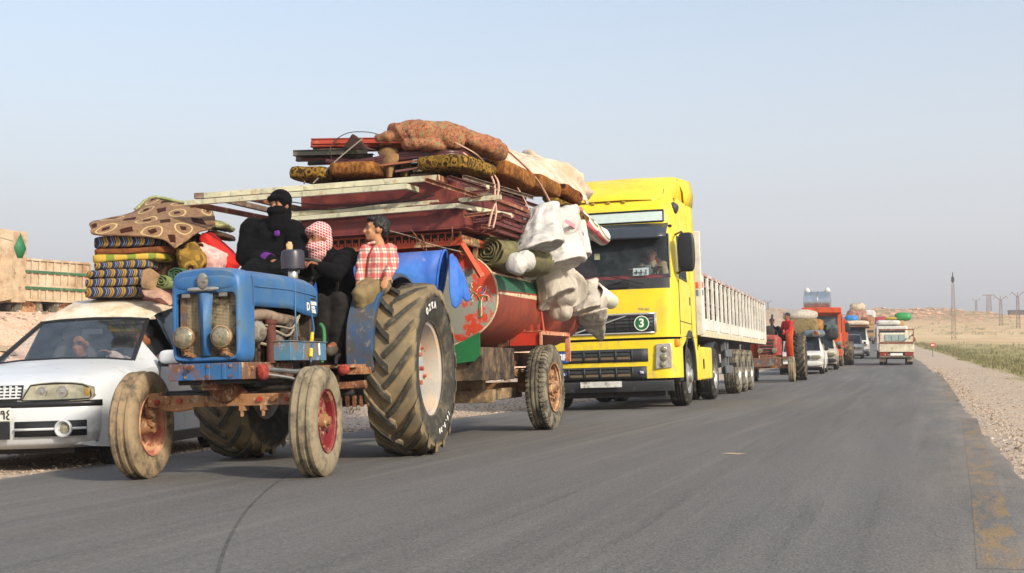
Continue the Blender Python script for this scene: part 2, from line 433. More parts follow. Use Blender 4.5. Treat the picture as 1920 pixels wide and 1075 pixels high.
def make_road():
    ys = []; y = -14.
    while y < 60: ys.append(y); y += .4
    while y < 460: ys.append(y); y += 3.
    fr = [0, .012, .1, .2, .35, .5, .65, .8, .9, .988, 1]; m = MB(); g = []; k = 0; dist = 0; uvs = []
    for i, y in enumerate(ys):
        e = edge_x(y); row = []
        rag = (.16*noise.noise(Vector((y*.9, 3, 0)))+.07*noise.noise(Vector((y*4, 9, 0))))
        ragl = (.18*noise.noise(Vector((y*.7, 13, 0)))+.06*noise.noise(Vector((y*4, 19, 0))))
        for f in fr:
            x = e-RW*(1-f)+(rag*sstep(.9, .988, f)+ragl*(1-sstep(.012, .1, f))); row.append((x, y, road_z(x, y)+.004-(.03 if f in (0, 1) else 0)))
            uvs.append((RW*f, y*1.045))
        g.append(row)
    m.rows(g); m.uv = dict(enumerate(uvs)); o = m.build('road', asphalt(), smooth=180, kind='structure')
    return o
def road_strip(name, pts, w, mat, parent, lift=.0049):
    """pts: (x, y) along the strip on the road; w width or (start, end)"""
    m = MB(); g = []; uvs = []
    sm = spline([(x, y, 0) for x, y in pts], 10)
    for i, q in enumerate(sm):
        t = (sm[min(i+1, len(sm)-1)]-sm[max(i-1, 0)]).normalized(); nrm = Vector((t.y, -t.x, 0)); row = []
        for k in (-1, 0, 1):
            x, y = (q+nrm*k*w/2)[:2]; row.append((x, y, road_z(x, y)+lift)); uvs.append((x-edge_x(y)+RW, y*1.045))
        g.append(row)
    m.rows(g); m.uv = dict(enumerate(uvs)); return m.build(name, mat, parent)
make_ground()
road = make_road()
def road_pt(px, py):
    """where the ray through a photo pixel meets the road's tilted plane"""
    n = Vector((-SL*math.cos(RA), SL*math.sin(RA), 1)); d = ray(px, py); c = Vector((0, 0, CAM_H))
    q = c-d*(c.dot(n)/d.dot(n)); return q.x, q.y
yp = yellow_paint()
road_strip('yellow_edge_line', [road_pt(1878, 1070), road_pt(1851, 930), road_pt(1830, 840), road_pt(1818, 785)], .15, yp, road)
road_strip('yellow_edge_line', [road_pt(1790, 752), road_pt(1772, 722), road_pt(1757, 706)], .16, yp, road)
road_strip('rubber_mark', [road_pt(406, 1120), road_pt(412, 1060), road_pt(436, 1000), road_pt(470, 950), road_pt(520, 905), road_pt(566, 878)], .016, skid_mat(), road)
road_strip('sand_patch', [road_pt(1360, 851), road_pt(1392, 853)], .09, plain('sand', hexc('b49a76'), .95), road, .006)
def pebbles():
    """loose stones of the verges: too many to count"""
    m = MB(); rnd = random.Random(5)
    def stone(x, y, r):
        z = ground_z(x, y); h = r*rnd.uniform(.45, .9); a0 = rnd.random()*6; n = 5; vs = []
        for k in range(n):
            a = a0+k*2*math.pi/n; q = r*rnd.uniform(.7, 1.25); vs.append((x+math.cos(a)*q, y+math.sin(a)*q, z-.004))
        for k in range(n):
            a = a0+k*2*math.pi/n+.3; q = r*rnd.uniform(.45, .8); vs.append((x+math.cos(a)*q, y+math.sin(a)*q, z+h*rnd.uniform(.6, 1)))
        m.add(vs, [(k, (k+1) % n, n+(k+1) % n, n+k) for k in range(n)]+[tuple(range(n, 2*n))])
    for i in range(9000):
        y = 6+rnd.random()**1.6*50; d = rnd.gauss(.25, .2) if rnd.random() < .35 else rnd.uniform(.05, 3.2)
        stone(edge_x(y)+d, y, rnd.uniform(.004, .012)*(2.0 if rnd.random() < .05 else 1)*(1+y/60))
    for i in range(7000):
        y = 7+rnd.random()*24; l = rnd.gauss(.15, .25) if rnd.random() < .3 else rnd.uniform(0, 5)
        stone(edge_x(y)-RW-l, y, rnd.uniform(.006, .017)*(1+y/60))
    for i in range(2600):
        y = 14+rnd.random()*30; l = rnd.uniform(4.5, 13)
        stone(edge_x(y)-RW-l, y, rnd.uniform(.02, .06)*(2.2 if rnd.random() < .07 else 1))
    t = NT('verge_stones'); q = t.n.new('ShaderNodeNewGeometry')
    c = t.ramp(q.outputs['Random Per Island'], [(0, hexc('75685a')), (.35, hexc('968674')), (.75, hexc('b3a290')), (1, hexc('cdbfae'))])
    m.build('verge_stones', t.fin(c, .95, 0, .2), smooth=0, label='loose pale stones scattered over both gravel verges', kind='stuff')
def grass():
    m = MB(); rnd = random.Random(9)
    def tuft(x, y, h, nb, sp):
        z = ground_z(x, y)-.01
        for k in range(nb):
            a = rnd.random()*6.28; q = rnd.random()*sp; bx, by = x+math.cos(a)*q, y+math.sin(a)*q; w = h*.055+.004
            l = rnd.uniform(.15, .6)*h; hh = h*rnd.uniform(.55, 1.1); ca, sa = math.cos(a), math.sin(a)
            m.add([(bx-sa*w, by+ca*w, z), (bx+sa*w, by-ca*w, z), (bx+ca*l*.5+sa*w*.6, by+sa*l*.5-ca*w*.6, z+hh*.65), (bx+ca*l, by+sa*l, z+hh)], [(0, 1, 2), (0, 2, 3)])
    for i in range(3800):
        y = 36+rnd.random()**1.5*130; nn = noise.noise(Vector((y*.12, 1, 0)))
        d = 3.0+.9*nn+abs(rnd.gauss(0, 1.9)) if rnd.random() < .7 else 3+rnd.random()*16
        x = edge_x(y)+d; k = noise.noise(Vector((x*.3, y*.12, 4)))
        if k < -.12 and d > 5: continue
        tuft(x, y, rnd.uniform(.07, .19)*(1.7 if k > .25 else 1)*(1+y/200), 8, .16+y*.003)
    for i in range(160):
        y = 11+rnd.random()*40; tuft(edge_x(y)-RW-2.6-rnd.random()*1.2, y, rnd.uniform(.05, .13), 8, .1)
    for i in range(700):                                          # scrub on the hills
        x = rnd.uniform(70, 170); y = rnd.uniform(250, 380); tuft(x, y, rnd.uniform(.3, .7), 8, .8)
    t = NT('verge_grass'); q = t.n.new('ShaderNodeNewGeometry')
    c = t.ramp(q.outputs['Random Per Island'], [(0, hexc('5c6038')), (.4, hexc('767650')), (.75, hexc('938a62')), (1, hexc('ab9c7a'))])
    m.build('verge_grass', t.fin(c, .9, 0, .2), smooth=0, label='dusty green grass growing along the road verge', kind='stuff')
pebbles(); grass()
def hill_rocks():
    rnd = random.Random(4); t = NT('pale_rock'); g = t.n.new('ShaderNodeObjectInfo')
    c = t.mix(t.step(t.noise(2.5, 6, .7), .35, .65), hexc('a2805f'), hexc('e0b692')); t.bump(t.noise(4, 6, .7), .6, .1)
    rm = t.fin(c, .95, 0, .2)
    m = MB()
    for i in range(420):
        if i < 300: x, y = rnd.gauss(114, 15), rnd.gauss(355, 16)
        else: x, y = rnd.gauss(58, 24), rnd.gauss(345, 14)
        z = ground_z(x, y); r = rnd.uniform(.2, .75); pts = []
        for k in range(14):
            v = Vector((rnd.gauss(0, 1), rnd.gauss(0, 1), rnd.gauss(0, .6))).normalized(); pts.append(Vector((x, y, z))+Vector((v.x*r*1.4, v.y*r, v.z*r*.7)))
        m.hull(pts)
    m.build('hill_rocks', rm, smooth=0, label='pale boulders strewn over the far stony hills', kind='stuff')
hill_rocks()
# ================================================================== SHARED MATERIALS
M_BLUE = worn('blue_tractor_paint', hexc('2c6196'), [(hexc('4c6a80'), 4, .55, .12), (hexc('55473c'), 9, .68, .05), (RUST, 22, .72, .05), (hexc('a9bccb'), 30, .73, .03)], .45, dust=.35)
M_BLUE2 = worn('blue_frame_paint', hexc('285a8a'), [(hexc('6b4a35'), 6, .54, .08), (DRYMUD, 12, .64, .08), (hexc('3a2a22'), 20, .68, .05)], .6, bump=.3)
M_RUSTBLUE = worn('rusty_blue_iron', hexc('6a4a38'), [(hexc('39586f'), 6, .58, .06), (DRYMUD, 14, .6, .1)], .8, bump=.4)
M_RUST = worn('rusty_iron', hexc('74462b'), [(hexc('4a2b1e'), 8, .55, .12), (DRYMUD, 16, .6, .12)], .85, bump=.4)
M_AXLE = worn('dusty_rusty_axle', hexc('9a6f4a'), [(hexc('5e6f7c'), 7, .62, .06), (hexc('6d3c22'), 12, .58, .08), (hexc('c9ac86'), 20, .62, .08)], .85, bump=.4)
M_REDRIM = worn('red_wheel_paint', hexc('751d22'), [(hexc('b98f74'), 9, .60, .10), (hexc('5b1a1a'), 6, .6, .1), (hexc('c9a98d'), 26, .70, .05)], .6, bump=.2)
M_PINKRIM = worn('dusty_pink_wheel_paint', hexc('a85a50'), [(hexc('c9a07a'), 6, .48, .14), (hexc('8a2f30'), 9, .64, .06)], .75, bump=.25)
M_GREYRIM = worn('grey_wheel_paint', hexc('a9a49c'), [(hexc('b23a2a'), 9, .69, .03), (hexc('bfa58a'), 5, .55, .12), (hexc('85573a'), 16, .68, .05)], .55, bump=.15)
M_RUSTRIM = worn('rusty_truck_rim', hexc('9c7250'), [(hexc('5d3c28'), 8, .58, .1), (hexc('c8ab88'), 12, .58, .12)], .8, bump=.3)
M_DARK = plain('oily_dark_iron', hexc('2b2622'), .7, 0, .4, 9, .3, 30)
M_BLACK = plain('black_plastic', hexc('1c1c1e'), .45, 0, .2, 6)
M_RUBBER = plain('black_rubber', hexc('26241f'), .85, 0, .3, 5, .1)
M_CHROME = plain('dull_chrome', hexc('b9b6ae'), .3, .85, .2, 14)
M_STEEL = plain('bare_steel', hexc('8d8a84'), .4, .7, .25, 10)
M_WHITE = plain('white_lettering', hexc('e4e2da'), .7, 0, .05)
M_REDP = plain('red_dab_paint', hexc('9a3426'), .6, 0, .2)
M_YELLOWT = plain('yellow_tape', hexc('e2c21a'), .5, 0, .1)
def tyre_mat(name, mud, amt, base='2c2a26'):
    t = NT(name); co = t.coord()
    c = t.mix(t.step(t.noise(7, 6, .7, co), .62-amt*.3, .78-amt*.2), hexc(base), mud)
    c = t.mix(t.math('MULTIPLY', t.step(t.noise(2.5, 5, .6, co), .4, .7), amt*.6), c, tuple(q*.8 for q in mud))
    t.bump(t.noise(40, 5, .7, co), .25, .006); return t.fin(c, .92, 0, .25)
M_TYRE_MUD = tyre_mat('muddy_tyre', hexc('907b5e'), .6, '3b3932')
def lug_tyre_mat(R):
    t = NT('lug_tyre_rubber'); co = t.coord(); x, y, z = t.xyz(co); r = t.math('SQRT', t.math('ADD', t.math('MULTIPLY', y, y), t.math('MULTIPLY', z, z)))
    n = t.noise(8, 6, .7, co); rr = t.math('ADD', r, t.math('MULTIPLY', t.math('SUBTRACT', n, .5), .05))
    f = t.math('MULTIPLY', t.step(rr, R*.83, R*.90), t.step(rr, R*.985, R*.955))
    c = t.mix(t.step(n, .45, .75), hexc('3a3934'), hexc('6d6455')); c = t.mix(t.math('MULTIPLY', f, .85), c, t.mix(t.step(t.noise(5, 5, .6, co), .35, .65), hexc('94805f'), hexc('756a56')))
    t.bump(t.noise(40, 5, .7, co), .25, .006); return t.fin(c, .92, 0, .25)
M_TYRE_LUG = lug_tyre_mat(.735)
M_TYRE_DUST = tyre_mat('dusty_tyre', hexc('94876f'), 1.0, '4a463d')
M_TYRE = tyre_mat('worn_tyre', hexc('6d655a'), .4, '2b2a28')
M_TYRE_GREY = tyre_mat('dusty_grey_tyre', hexc('857d6c'), .75, '3c3a34')
def glass_mat(name, tint, rough=.03, alpha=.35):
    """a pane: partly clear, partly mirror-like, with a grimy film"""
    t = NT(name); tr = t.n.new('ShaderNodeBsdfTransparent'); tr.inputs[0].default_value = (.86, .9, .9, 1)
    gl = t.n.new('ShaderNodeBsdfGlossy'); gl.inputs['Roughness'].default_value = rough; gl.inputs[0].default_value = (.9, .95, 1, 1)
    df = t.n.new('ShaderNodeBsdfDiffuse'); df.inputs[0].default_value = (*tint, 1)
    fr = t.n.new('ShaderNodeFresnel'); fr.inputs[0].default_value = 1.5
    m1 = t.n.new('ShaderNodeMixShader'); m2 = t.n.new('ShaderNodeMixShader')
    f = t.math('MULTIPLY', t.step(t.noise(5, 5, .6), .3, .8, .35, 1), alpha)
    t.link(f, m1.inputs[0]); t.link(tr.outputs[0], m1.inputs[1]); t.link(df.outputs[0], m1.inputs[2])
    t.link(t.math('MULTIPLY', fr.outputs[0], .14), m2.inputs[0]); t.link(m1.outputs[0], m2.inputs[1]); t.link(gl.outputs[0], m2.inputs[2])
    t.link(m2.outputs[0], t.out.inputs[0]); return t.m
M_GLASS = glass_mat('dusty_windscreen_glass', hexc('8a98a0'), .03, .16)
M_LENS = plain('lamp_lens', hexc('8d8670'), .08, .35, .35, 30, .6, 40)
M_DARKGLASS = plain('dark_window_glass', hexc('1f262c'), .08, 0, .2, 3)
def se(cx, cz, a, b, e=.3, n=48, crown=0.):
    """rounded rectangle outline in two coordinates"""
    out = []
    for k in range(n):
        u = 2*math.pi*k/n; c, s_ = math.cos(u), math.sin(u)
        x = math.copysign(abs(c)**e, c); z = math.copysign(abs(s_)**e, s_)
        out.append((cx+a*x, cz+b*z+(crown*(1-x*x) if z > 0 else 0)))
    return out
def bolt_ring(m, o, ax, rad, n, r, h, ph=0.):
    ax = Vector(ax); a, b = frame_of(ax)
    for k in range(n):
        t = ph+2*math.pi*k/n; q = Vector(o)+(a*math.cos(t)+b*math.sin(t))*rad; m.cyl(q, q+ax*h, r, n=6)
def lug_tyre(m, R, W, rim, nl=22, lug=.042, s=1, lw=.052):
    """agricultural drive tyre about the x axis with a chevron of bars"""
    hw = W/2
    m.lathe([(rim, -hw*.74), (rim+.02, -hw*.84), ((rim+R)*.5, -hw*1.0), (R*.90, -hw*.98), (R*.935, -hw*.8), (R*.945, 0),
             (R*.935, hw*.8), (R*.90, hw*.98), ((rim+R)*.5, hw), (rim+.02, hw*.84), (rim, hw*.74)], (0, 0, 0), (1, 0, 0), 64)
    step = 2*math.pi/nl
    for side in (-1, 1):
        for k in range(nl):
            a0 = k*step+(step/2 if side > 0 else 0); path = []
            for f, da in ((-.06, 0), (.25, .09), (.6, .23), (.95, .39), (1.03, .45)): path.append((side*f*hw*1.0, a0+s*da))
            vs = []
            for i, (x, a) in enumerate(path):
                drop = (0, 0, .004, .02, .085)[i]; w = lw*(1, 1, 1.1, 1.35, 1.4)[i]/R/2
                lo = R*.935-.01-(0 if i < 3 else .03*(i-2)); hi = R-drop
                for da, r, wk in ((-w*1.25, lo, 0), (-w*.8, hi, 0), (w*.8, hi, 0), (w*1.25, lo, 0)):
                    aa = a+da; vs.append((x, r*math.cos(aa), r*math.sin(aa)))
            fs = []
            for i in range(len(path)-1):
                for j in range(3): fs.append((i*4+j, i*4+j+1, i*4+5+j, i*4+4+j))
            fs += [(0, 1, 2, 3), (16, 17, 18, 19)]
            m.add(vs, fs)
def rib_tyre(m, R, W, rim, ribs=3, depth=.014):
    """steering tyre with running ribs"""
    hw = W/2; prof = [(rim, -hw*.7), (rim+.015, -hw*.85), ((rim+R)*.5, -hw), (R*.93, -hw*.93)]
    k = ribs*2-1; xs = [-hw*.72+2*hw*.72*i/k for i in range(k+1)]
    for i in range(k):
        r = R if i % 2 == 0 else R-depth; c = 1-.03*(abs(xs[i]+xs[i+1])/2/hw)**2
        prof += [(r*c, xs[i]+.002), (r*c, xs[i+1]-.002)]
    prof += [(R*.93, hw*.93), ((rim+R)*.5, hw), (rim+.015, hw*.85), (rim, hw*.7)]
    m.lathe(prof, (0, 0, 0), (1, 0, 0), 56)
def truck_tyre(m, R, W, rim, nl=52, notch=True, grooves=4):
    rib_tyre(m, R-.004, W, rim, grooves, .012)
    if notch:
        for s_ in (-1, 1):
            for k in range(nl):
                a = 2*math.pi*k/nl; da = .6*math.pi/nl
                vs = []
                for x, r in ((s_*W*.24, R+.004), (s_*W*.4, R-.001), (s_*W*.475, R-.03)):
                    for d in (-da, da): vs += [(x, r*math.cos(a+d), r*math.sin(a+d))]
                for x, r in ((s_*W*.24, R-.03), (s_*W*.4, R-.03), (s_*W*.47, R-.05)):
                    for d in (-da, da): vs += [(x, r*math.cos(a+d), r*math.sin(a+d))]
                m.add(vs, [(0, 1, 3, 2), (2, 3, 5, 4), (0, 2, 8, 6), (2, 4, 10, 8), (1, 7, 9, 3), (3, 9, 11, 5), (4, 5, 11, 10), (0, 6, 7, 1)])
def put(o, loc, rz=0., rx=0.):
    o.location = loc; o.rotation_euler = (rx, 0, rz); return o
def wheel_obj(parent, loc, rz, spin, tyre_mb, tyre_m, rim_prof, rim_m, hub_fn=None, hub_m=None, bolts=None, bolt_m=None, name='wheel'):
    """wheel part = the rim; tyre, hub and bolts are its sub-parts; turns about local x"""
    w = MB().lathe(rim_prof, (0, 0, 0), (1, 0, 0), 44).build(name, rim_m, parent, smooth=50)
    put(w, loc, rz, spin)
    tyre_mb.build('tyre', tyre_m, w, smooth=45)
    if hub_fn:
        m = MB(); hub_fn(m); m.build('hub', hub_m, w, bevel=.004)
    if bolts:
        m = MB(); bolts(m); m.build('bolts', bolt_m, w, smooth=0, kind='stuff')
    return w
# ================================================================== BLUE TRACTOR
FT = Frame(-1.991, 8.876, .2104)
trac = thing('blue_tractor', FT, 'old blue tractor with rusty front axle pulling the loaded red tanker trailer', 'tractor')
def blue_tractor():
    P = trac
    # nose cowl round the radiator opening
    m = MB(); N = 64
    def ring(a, b, y, e, cr, cz=1.118): return [(x, y, z) for x, z in se(0, cz, a, b, e, N, cr)]
    m.rows([ring(.268, .318, -.13, .22, .035), ring(.268, .318, -.24, .22, .035), ring(.262, .312, -.30, .24, .034), ring(.245, .297, -.335, .28, .03),
            ring(.232, .24, -.340, .16, 0, 1.07), ring(.222, .222, -.335, .14, 0, 1.068), ring(.218, .216, -.30, .14, 0, 1.068)], closed=True)
    nose = m.build('nose_cowl', M_BLUE, P, smooth=50)
    m = MB()                                   # brow over the opening
    m.soft((0, -.325, 1.355), (.46, .05, .1), e=.5, amp=.0, nu=24, nv=10); m.build('brow', M_BLUE, P)
    m = MB(); m.rows([[(-.056, -.335, 1.285), (0, -.368, 1.285), (.056, -.335, 1.285)], [(-.042, -.34, 1.07), (0, -.368, 1.07), (.042, -.34, 1.07)], [(-.034, -.335, .855), (0, -.36, .855), (.034, -.335, .855)]])
    m.build('centre_rib', M_BLUE, P, smooth=20, solid=.006)
    m = MB()
    for k in range(40): x = -.205+.41*k/39; m.bar((x, -.272, .855), (x, -.272, 1.285), .0045, .0045)
    for k in range(44): z = .86+.42*k/43; m.bar((-.21, -.276, z), (.21, -.276, z), .0045, .0045)
    m.build('radiator_mesh', worn('straw_dusty_wire', hexc('a5977a'), [(hexc('4a3a2a'), 9, .55, .1)], .8, bump=0), P, smooth=0, kind='stuff')
    m = MB().bb(-.215, .215, -.262, -.2, .85, 1.29); m.build('radiator_core', plain('dark_radiator', hexc('2f2a22'), .8, 0, .3, 30), P, smooth=0)
    m = MB().bb(-.205, -.165, -.30, -.285, .86, 1.275); m.build('radiator_side_strip', M_RUSTBLUE, P, smooth=0, bevel=.003)
    # badge
    m = MB().ball((0, -.375, 1.365), (.042, .018, .058)); b = m.build('badge', worn('tarnished_badge', hexc('8d8a84'), [(hexc('5d564d'), 20, .55, .1)], .4, .5), P)
    m = MB().soft((0, -.365, 1.312), (.235, .025, .03), e=.5, nu=24, nv=8, amp=0); m.build('badge_wing', M_CHROME, b)
    for sx in (-1, 1):
        m = MB().bb(sx*.137-.03, sx*.137+.03, -.352, -.343, 1.258, 1.285); m.build('bracket', M_STEEL, P, smooth=0, bevel=.002)
        # headlights
        c = Vector((sx*.137, -.37, .985)); m = MB()
        m.lathe([(.012, .085), (.035, .07), (.06, .035), (.072, 0), (.076, -.012), (.076, -.024), (.068, -.028)], c, (0, 1, 0), 28)
        h = m.build('headlight', worn('rusty_lamp_shell', hexc('a08462'), [(hexc('6d4a30'), 12, .56, .1)], .5, .2), P)
        m = MB().lathe([(.069, -.022), (.055, -.034), (.03, -.041), (.004, -.043)], c, (0, 1, 0), 28); m.build('lens', M_LENS, h)
        m = MB().bar(c+Vector((0, .01, -.07)), c+Vector((0, .01, -.12)), .012, .012)
        m.bar(c+Vector((-.03, 0, -.085)), c+Vector((.035, 0, -.085)), .012, .008)
        m.bar(c+Vector((.0, .03, -.10)), c+Vector((.06, .03, -.135)), .05, .012); m.build('bracket', M_AXLE, P, smooth=0)
    # front plate and side rails
    m = MB().bb(-.262, .262, -.372, -.345, .692, .806)
    for x in (-.13, .03, .145): m.bb(x-.014, x+.014, -.378, -.372, .694, .804)
    fp = m.build('front_plate', M_BLUE2, P, bevel=.004)
    m = MB()
    for x in (-.13, .03, .2):
        for z in (.715, .785): m.cyl((x, -.384, z), (x, -.377, z), .012, n=6)
    m.cyl((-.085, -.42, .775), (-.085, -.372, .785), .018, .014, 10); m.build('bolts', M_RUST, fp, smooth=0, kind='stuff')
    for sx in (-1, 1):
        m = MB().bb(sx*.25-.02, sx*.25+.02, -.345, .56, .69, .806); f = m.build('side_rail', M_RUSTBLUE, P, bevel=.004)
        m = MB()
        for y, z in ((.1, .77), (.1, .72), (.25, .76), (.4, .72), (-.2, .77), (-.1, .72)): m.cyl((sx*.27, y, z), (sx*.285, y, z), .014, n=6)
        m.build('bolts', M_AXLE, f, smooth=0, kind='stuff')
    m = MB().bb(-.23, .23, -.3, .5, .66, .72); m.build('sump_guard', M_DARK, P, bevel=.01)
    # bonnet
    ZB = [(-.16, 1.195), (.5, 1.205), (.6, 1.195), (.85, 1.165), (1.05, 1.16), (1.16, 1.2), (1.24, 1.28)]
    ZT = [(-.16, 1.452), (.1, 1.465), (.6, 1.472), (.9, 1.468), (1.05, 1.45), (1.17, 1.41), (1.24, 1.34)]
    HW = [(-.16, .262), (.3, .268), (.9, .272), (1.1, .262), (1.24, .21)]
    m = MB(); g = []
    for i in range(36):
        y = -.15+1.39*i/35; b, t, w = interp(ZB, y), interp(ZT, y), interp(HW, y); row = []
        for j in range(25):
            u = -1+2*j/24
            s_ = abs(u)
            if s_ > .62: k = (s_-.62)/.38; x = w; z = (t-.085)*(1-k)+b*k
            else:
                a = s_/.62*math.pi/2; x = w*math.sin(a)**.72; z = t-.085+.085*math.cos(a)**.8 if s_ < .62 else t-.085
            row.append((math.copysign(x, u), y, z))
        g.append(row)
    m.rows(g, flip=True); bn = m.build('bonnet', M_BLUE, P, smooth=40, solid=.006)
    m = MB()                                   # seams and hinge line
    m.tube([(q[0]*1.006, q[1]-.0, q[2]+.002) for q in g[0]], .006, 6); m.tube([(q[0]*1.004, q[1], q[2]+.001) for q in g[24]], .003, 6)
    m.build('seam', M_DARK, bn)
    for sx in (-1, 1):
        m = MB().tube([(sx*.271, -.12, 1.335), (sx*.276, .5, 1.345), (sx*.279, 1.05, 1.325)], .004, 6); m.build('trim_bead', M_BLUE, bn)
    m = MB().rows([[(x*.97, 1.225, z) for x, _, z in g[-2]], [(x*.25, 1.25, 1.30) for x, _, z in g[-2]]]); m.build('cowl_end', worn('dark_cowl', hexc('3a3530'), [(hexc('2d5a88'), 6, .58, .08)], .5), P)
    # lettering on the bonnet side (faces +x)
    sm = Matrix.Translation((.2785, .97, 1.232)) @ Matrix.Rotation(math.pi/2, 4, 'Z') @ FACE
    for body, sz, dx, dz in (('D', .085, -.105, 0), ('E SUPER', .034, .01, .03), ('S-OE-', .03, 0, 0), ('TI SEL', .036, .01, -.031)):
        text_mesh(body, sz, sm @ Matrix.Translation((dx, dz, 0)), 'lettering', M_WHITE, bn, .001, .002)
    m = MB().soft((.272, .98, 1.298), (.01, .13, .016), e=.8, nu=16, nv=8, amp=0); m.build('latch', M_DARK, bn)
    # engine: block, head, pipes
    m = MB().bb(-.17, .17, -.1, 1.0, .70, .98); m.bb(-.13, .13, -.02, .95, .98, 1.14); m.bb(-.2, .2, .95, 1.7, .55, 1.0)
    for k in range(7): m.bb(.17, .185, -.06+.14*k, -.03+.14*k, .73, .96)
    m.bb(-.24, .24, 1.0, 1.06, .68, 1.18)
    m.build('engine_block', worn('oily_engine', hexc('3a3128'), [(hexc('7d5c40'), 9, .58, .1), (hexc('1d1a18'), 6, .5, .1)], .7, bump=.5), P, bevel=.012)
    m = MB().tube(spline([(.20, -.1, 1.13), (.215, .1, 1.15), (.21, .4, 1.13), (.2, .7, 1.12)]), .045, 12)
    for y in (.1, .3, .5): m.cyl((.1, y, 1.1), (.21, y, 1.13), .04, n=10)
    m.build('intake_manifold', worn('dusty_cast_iron', hexc('8a7664'), [(hexc('4c3c30'), 8, .55, .12)], .85, bump=.3), P)
    m = MB().cyl((.265, .16, .80), (.262, .16, 1.09), .036, n=16); m.cyl((.263, .16, 1.08), (.263, .16, 1.11), .045, n=16)
    m.build('exhaust_pipe', plain('brown_pipe', hexc('5a2f25'), .8, 0, .3), P)
    m = MB().lathe([(.0, 0), (.06, .01), (.085, .05), (.085, .1), (.06, .13), (0, .135)], (.2, -.06, 1.02), (0, 1, 0), 20); m.build('dynamo', worn('grey_cast', hexc('8f8a80'), [(hexc('5a4a3a'), 9, .55, .1)], .7, .2), P)
    m = MB().ball((.22, .33, .94), (.07, .12, .09)); m.ball((.23, .5, .9), (.06, .1, .07)); m.bb(.17, .26, .55, .72, 1.0, 1.13)
    m.cyl((.24, .62, .9), (.24, .62, 1.02), .045, n=14); m.ball((.24, .62, .89), .045)
    m.build('fuel_filters', worn('oily_alloy', hexc('70685c'), [(hexc('3a322a'), 9, .5, .12)], .6, .2, .4), P, bevel=.006)
    m = MB()
    m.tube(spline([(.24, .1, 1.05), (.27, .25, 1.03), (.29, .4, 1.0), (.28, .55, 1.05), (.27, .7, 1.16)]), .008, 6)
    m.tube(spline([(.25, .1, 1.07), (.28, .3, 1.065), (.29, .5, 1.06), (.27, .66, 1.15)]), .006, 6)
    m.tube(spline([(.2, .0, .95), (.25, .2, .92), (.27, .35, .84)]), .01, 6); m.build('fuel_pipes', plain('pale_pipe', hexc('968b76'), .6), P)
    m = MB().tube(spline([(.272, .62, 1.40), (.285, .58, 1.2), (.31, .54, 1.0), (.33, .5, .82)]), .006, 6)
    m.tube(spline([(.30, .88, 1.17), (.36, .76, 1.05), (.42, .56, .94), (.44, .48, .8)]), .007, 6); m.build('cable', plain('blue_cable', hexc('2b5b86'), .6), P)
    m = MB().tube(spline([(.37, .7, 1.02), (.39, .64, .99), (.415, .57, .96)]), .014, 8); m.tube(spline([(.428, .52, .90), (.436, .49, .84)]), .014, 8); m.build('cable_tape', M_YELLOWT, P)
    # battery box
    m = MB().bb(.24, .42, .14, .86, .815, .95); m.bb(.235, .43, .13, .87, .95, .957)
    bx = m.build('battery_box', worn('battered_blue_box', hexc('47718c'), [(hexc('7a614a'), 7, .52, .1), (hexc('9fb0b8'), 12, .62, .06), (hexc('40332a'), 18, .64, .06)], .7, bump=.3), P, bevel=.004)
    m = MB().box((.424, .7, .9), (.003, .03, .09), eul(8)); m.build('tag', M_WHITE, bx); 
    m = MB().tube(spline([(.36, .92, .80), (.37, .95, .95), (.36, .97, 1.06), (.33, .98, 1.1)]), .016, 8); m.build('lever', plain('green_hose', hexc('2d6a3a'), .6), P)
    # gearbox, axle housing, drawbar, platform
    m = MB().bb(-.2, .2, 1.0, 2.35, .48, .98); m.cyl((-.62, 2.05, .735), (.62, 2.05, .735), .12, n=18); m.bb(-.06, .06, 2.3, 3.0, .42, .5)
    m.cyl((-.15, 1.4, .5), (.45, 1.4, .56), .03, n=8); m.build('gearbox', M_DARK, P, bevel=.02)
    m = MB().bb(-.58, .58, 1.02, 1.75, .755, .78); m.bb(.5, .62, 1.1, 1.35, .70, .757); m.build('foot_platform', M_AXLE, P, bevel=.004)
    m = MB().cyl((.1, 1.2, .6), (.62, 1.2, .62), .035, n=10); m.bar((.5, 1.0, .62), (.5, 1.25, .62), .06, .05); m.bb(.3, .38, .95, 1.25, .55, .7)
    for k in range(7): m.bb(.2+.06*k, .225+.06*k, 1.38, 1.42, .44, .53)
    m.build('step_ironwork', M_RUST, P, smooth=30)
    m = MB().soft((0, 1.95, 1.17), (.46, .42, .1), e=.5, amp=.004); m.cyl((0, 1.95, .98), (0, 1.95, 1.13), .05); m.build('seat', M_BLACK, P)
    # front axle
    m = MB().bar((-.6, 0, .545), (.6, 0, .545), .07, .085); m.bar((-.61, -.02, .56), (-.54, .02, .56), .09, .1); m.bar((.54, 0, .56), (.61, 0, .56), .09, .1)
    ax = m.build('front_axle', M_AXLE, P, bevel=.006)
    m = MB().lathe([(.05, -.05), (.10, -.03), (.105, .03), (.06, .05)], (0, -.06, .63), (0, 1, 0), 20, True)
    m.prism([(-.17, .58), (.17, .58), (.08, .66), (-.08, .66)], 'y', -.03, .03); m.bb(-.06, .06, -.3, .1, .62, .70); m.build('pivot', M_RUST, ax, bevel=.008)
    for i, x in enumerate((-.52, -.44, -.35, -.28, .26, .36, .46, .52)):
        m = MB().cyl((x, -.035, .548), (x, -.056, .548), .02 if i % 3 else .016, n=8); m.build('bolt', M_REDP if i in (0, 2, 4, 6) else M_AXLE, ax, smooth=0)
    m = MB()
    for x in (.12, .28): m.bb(x-.02, x+.02, -.04, .04, .47, .505); m.bb(x-.008, x+.008, -.04, -.02, .43, .48)
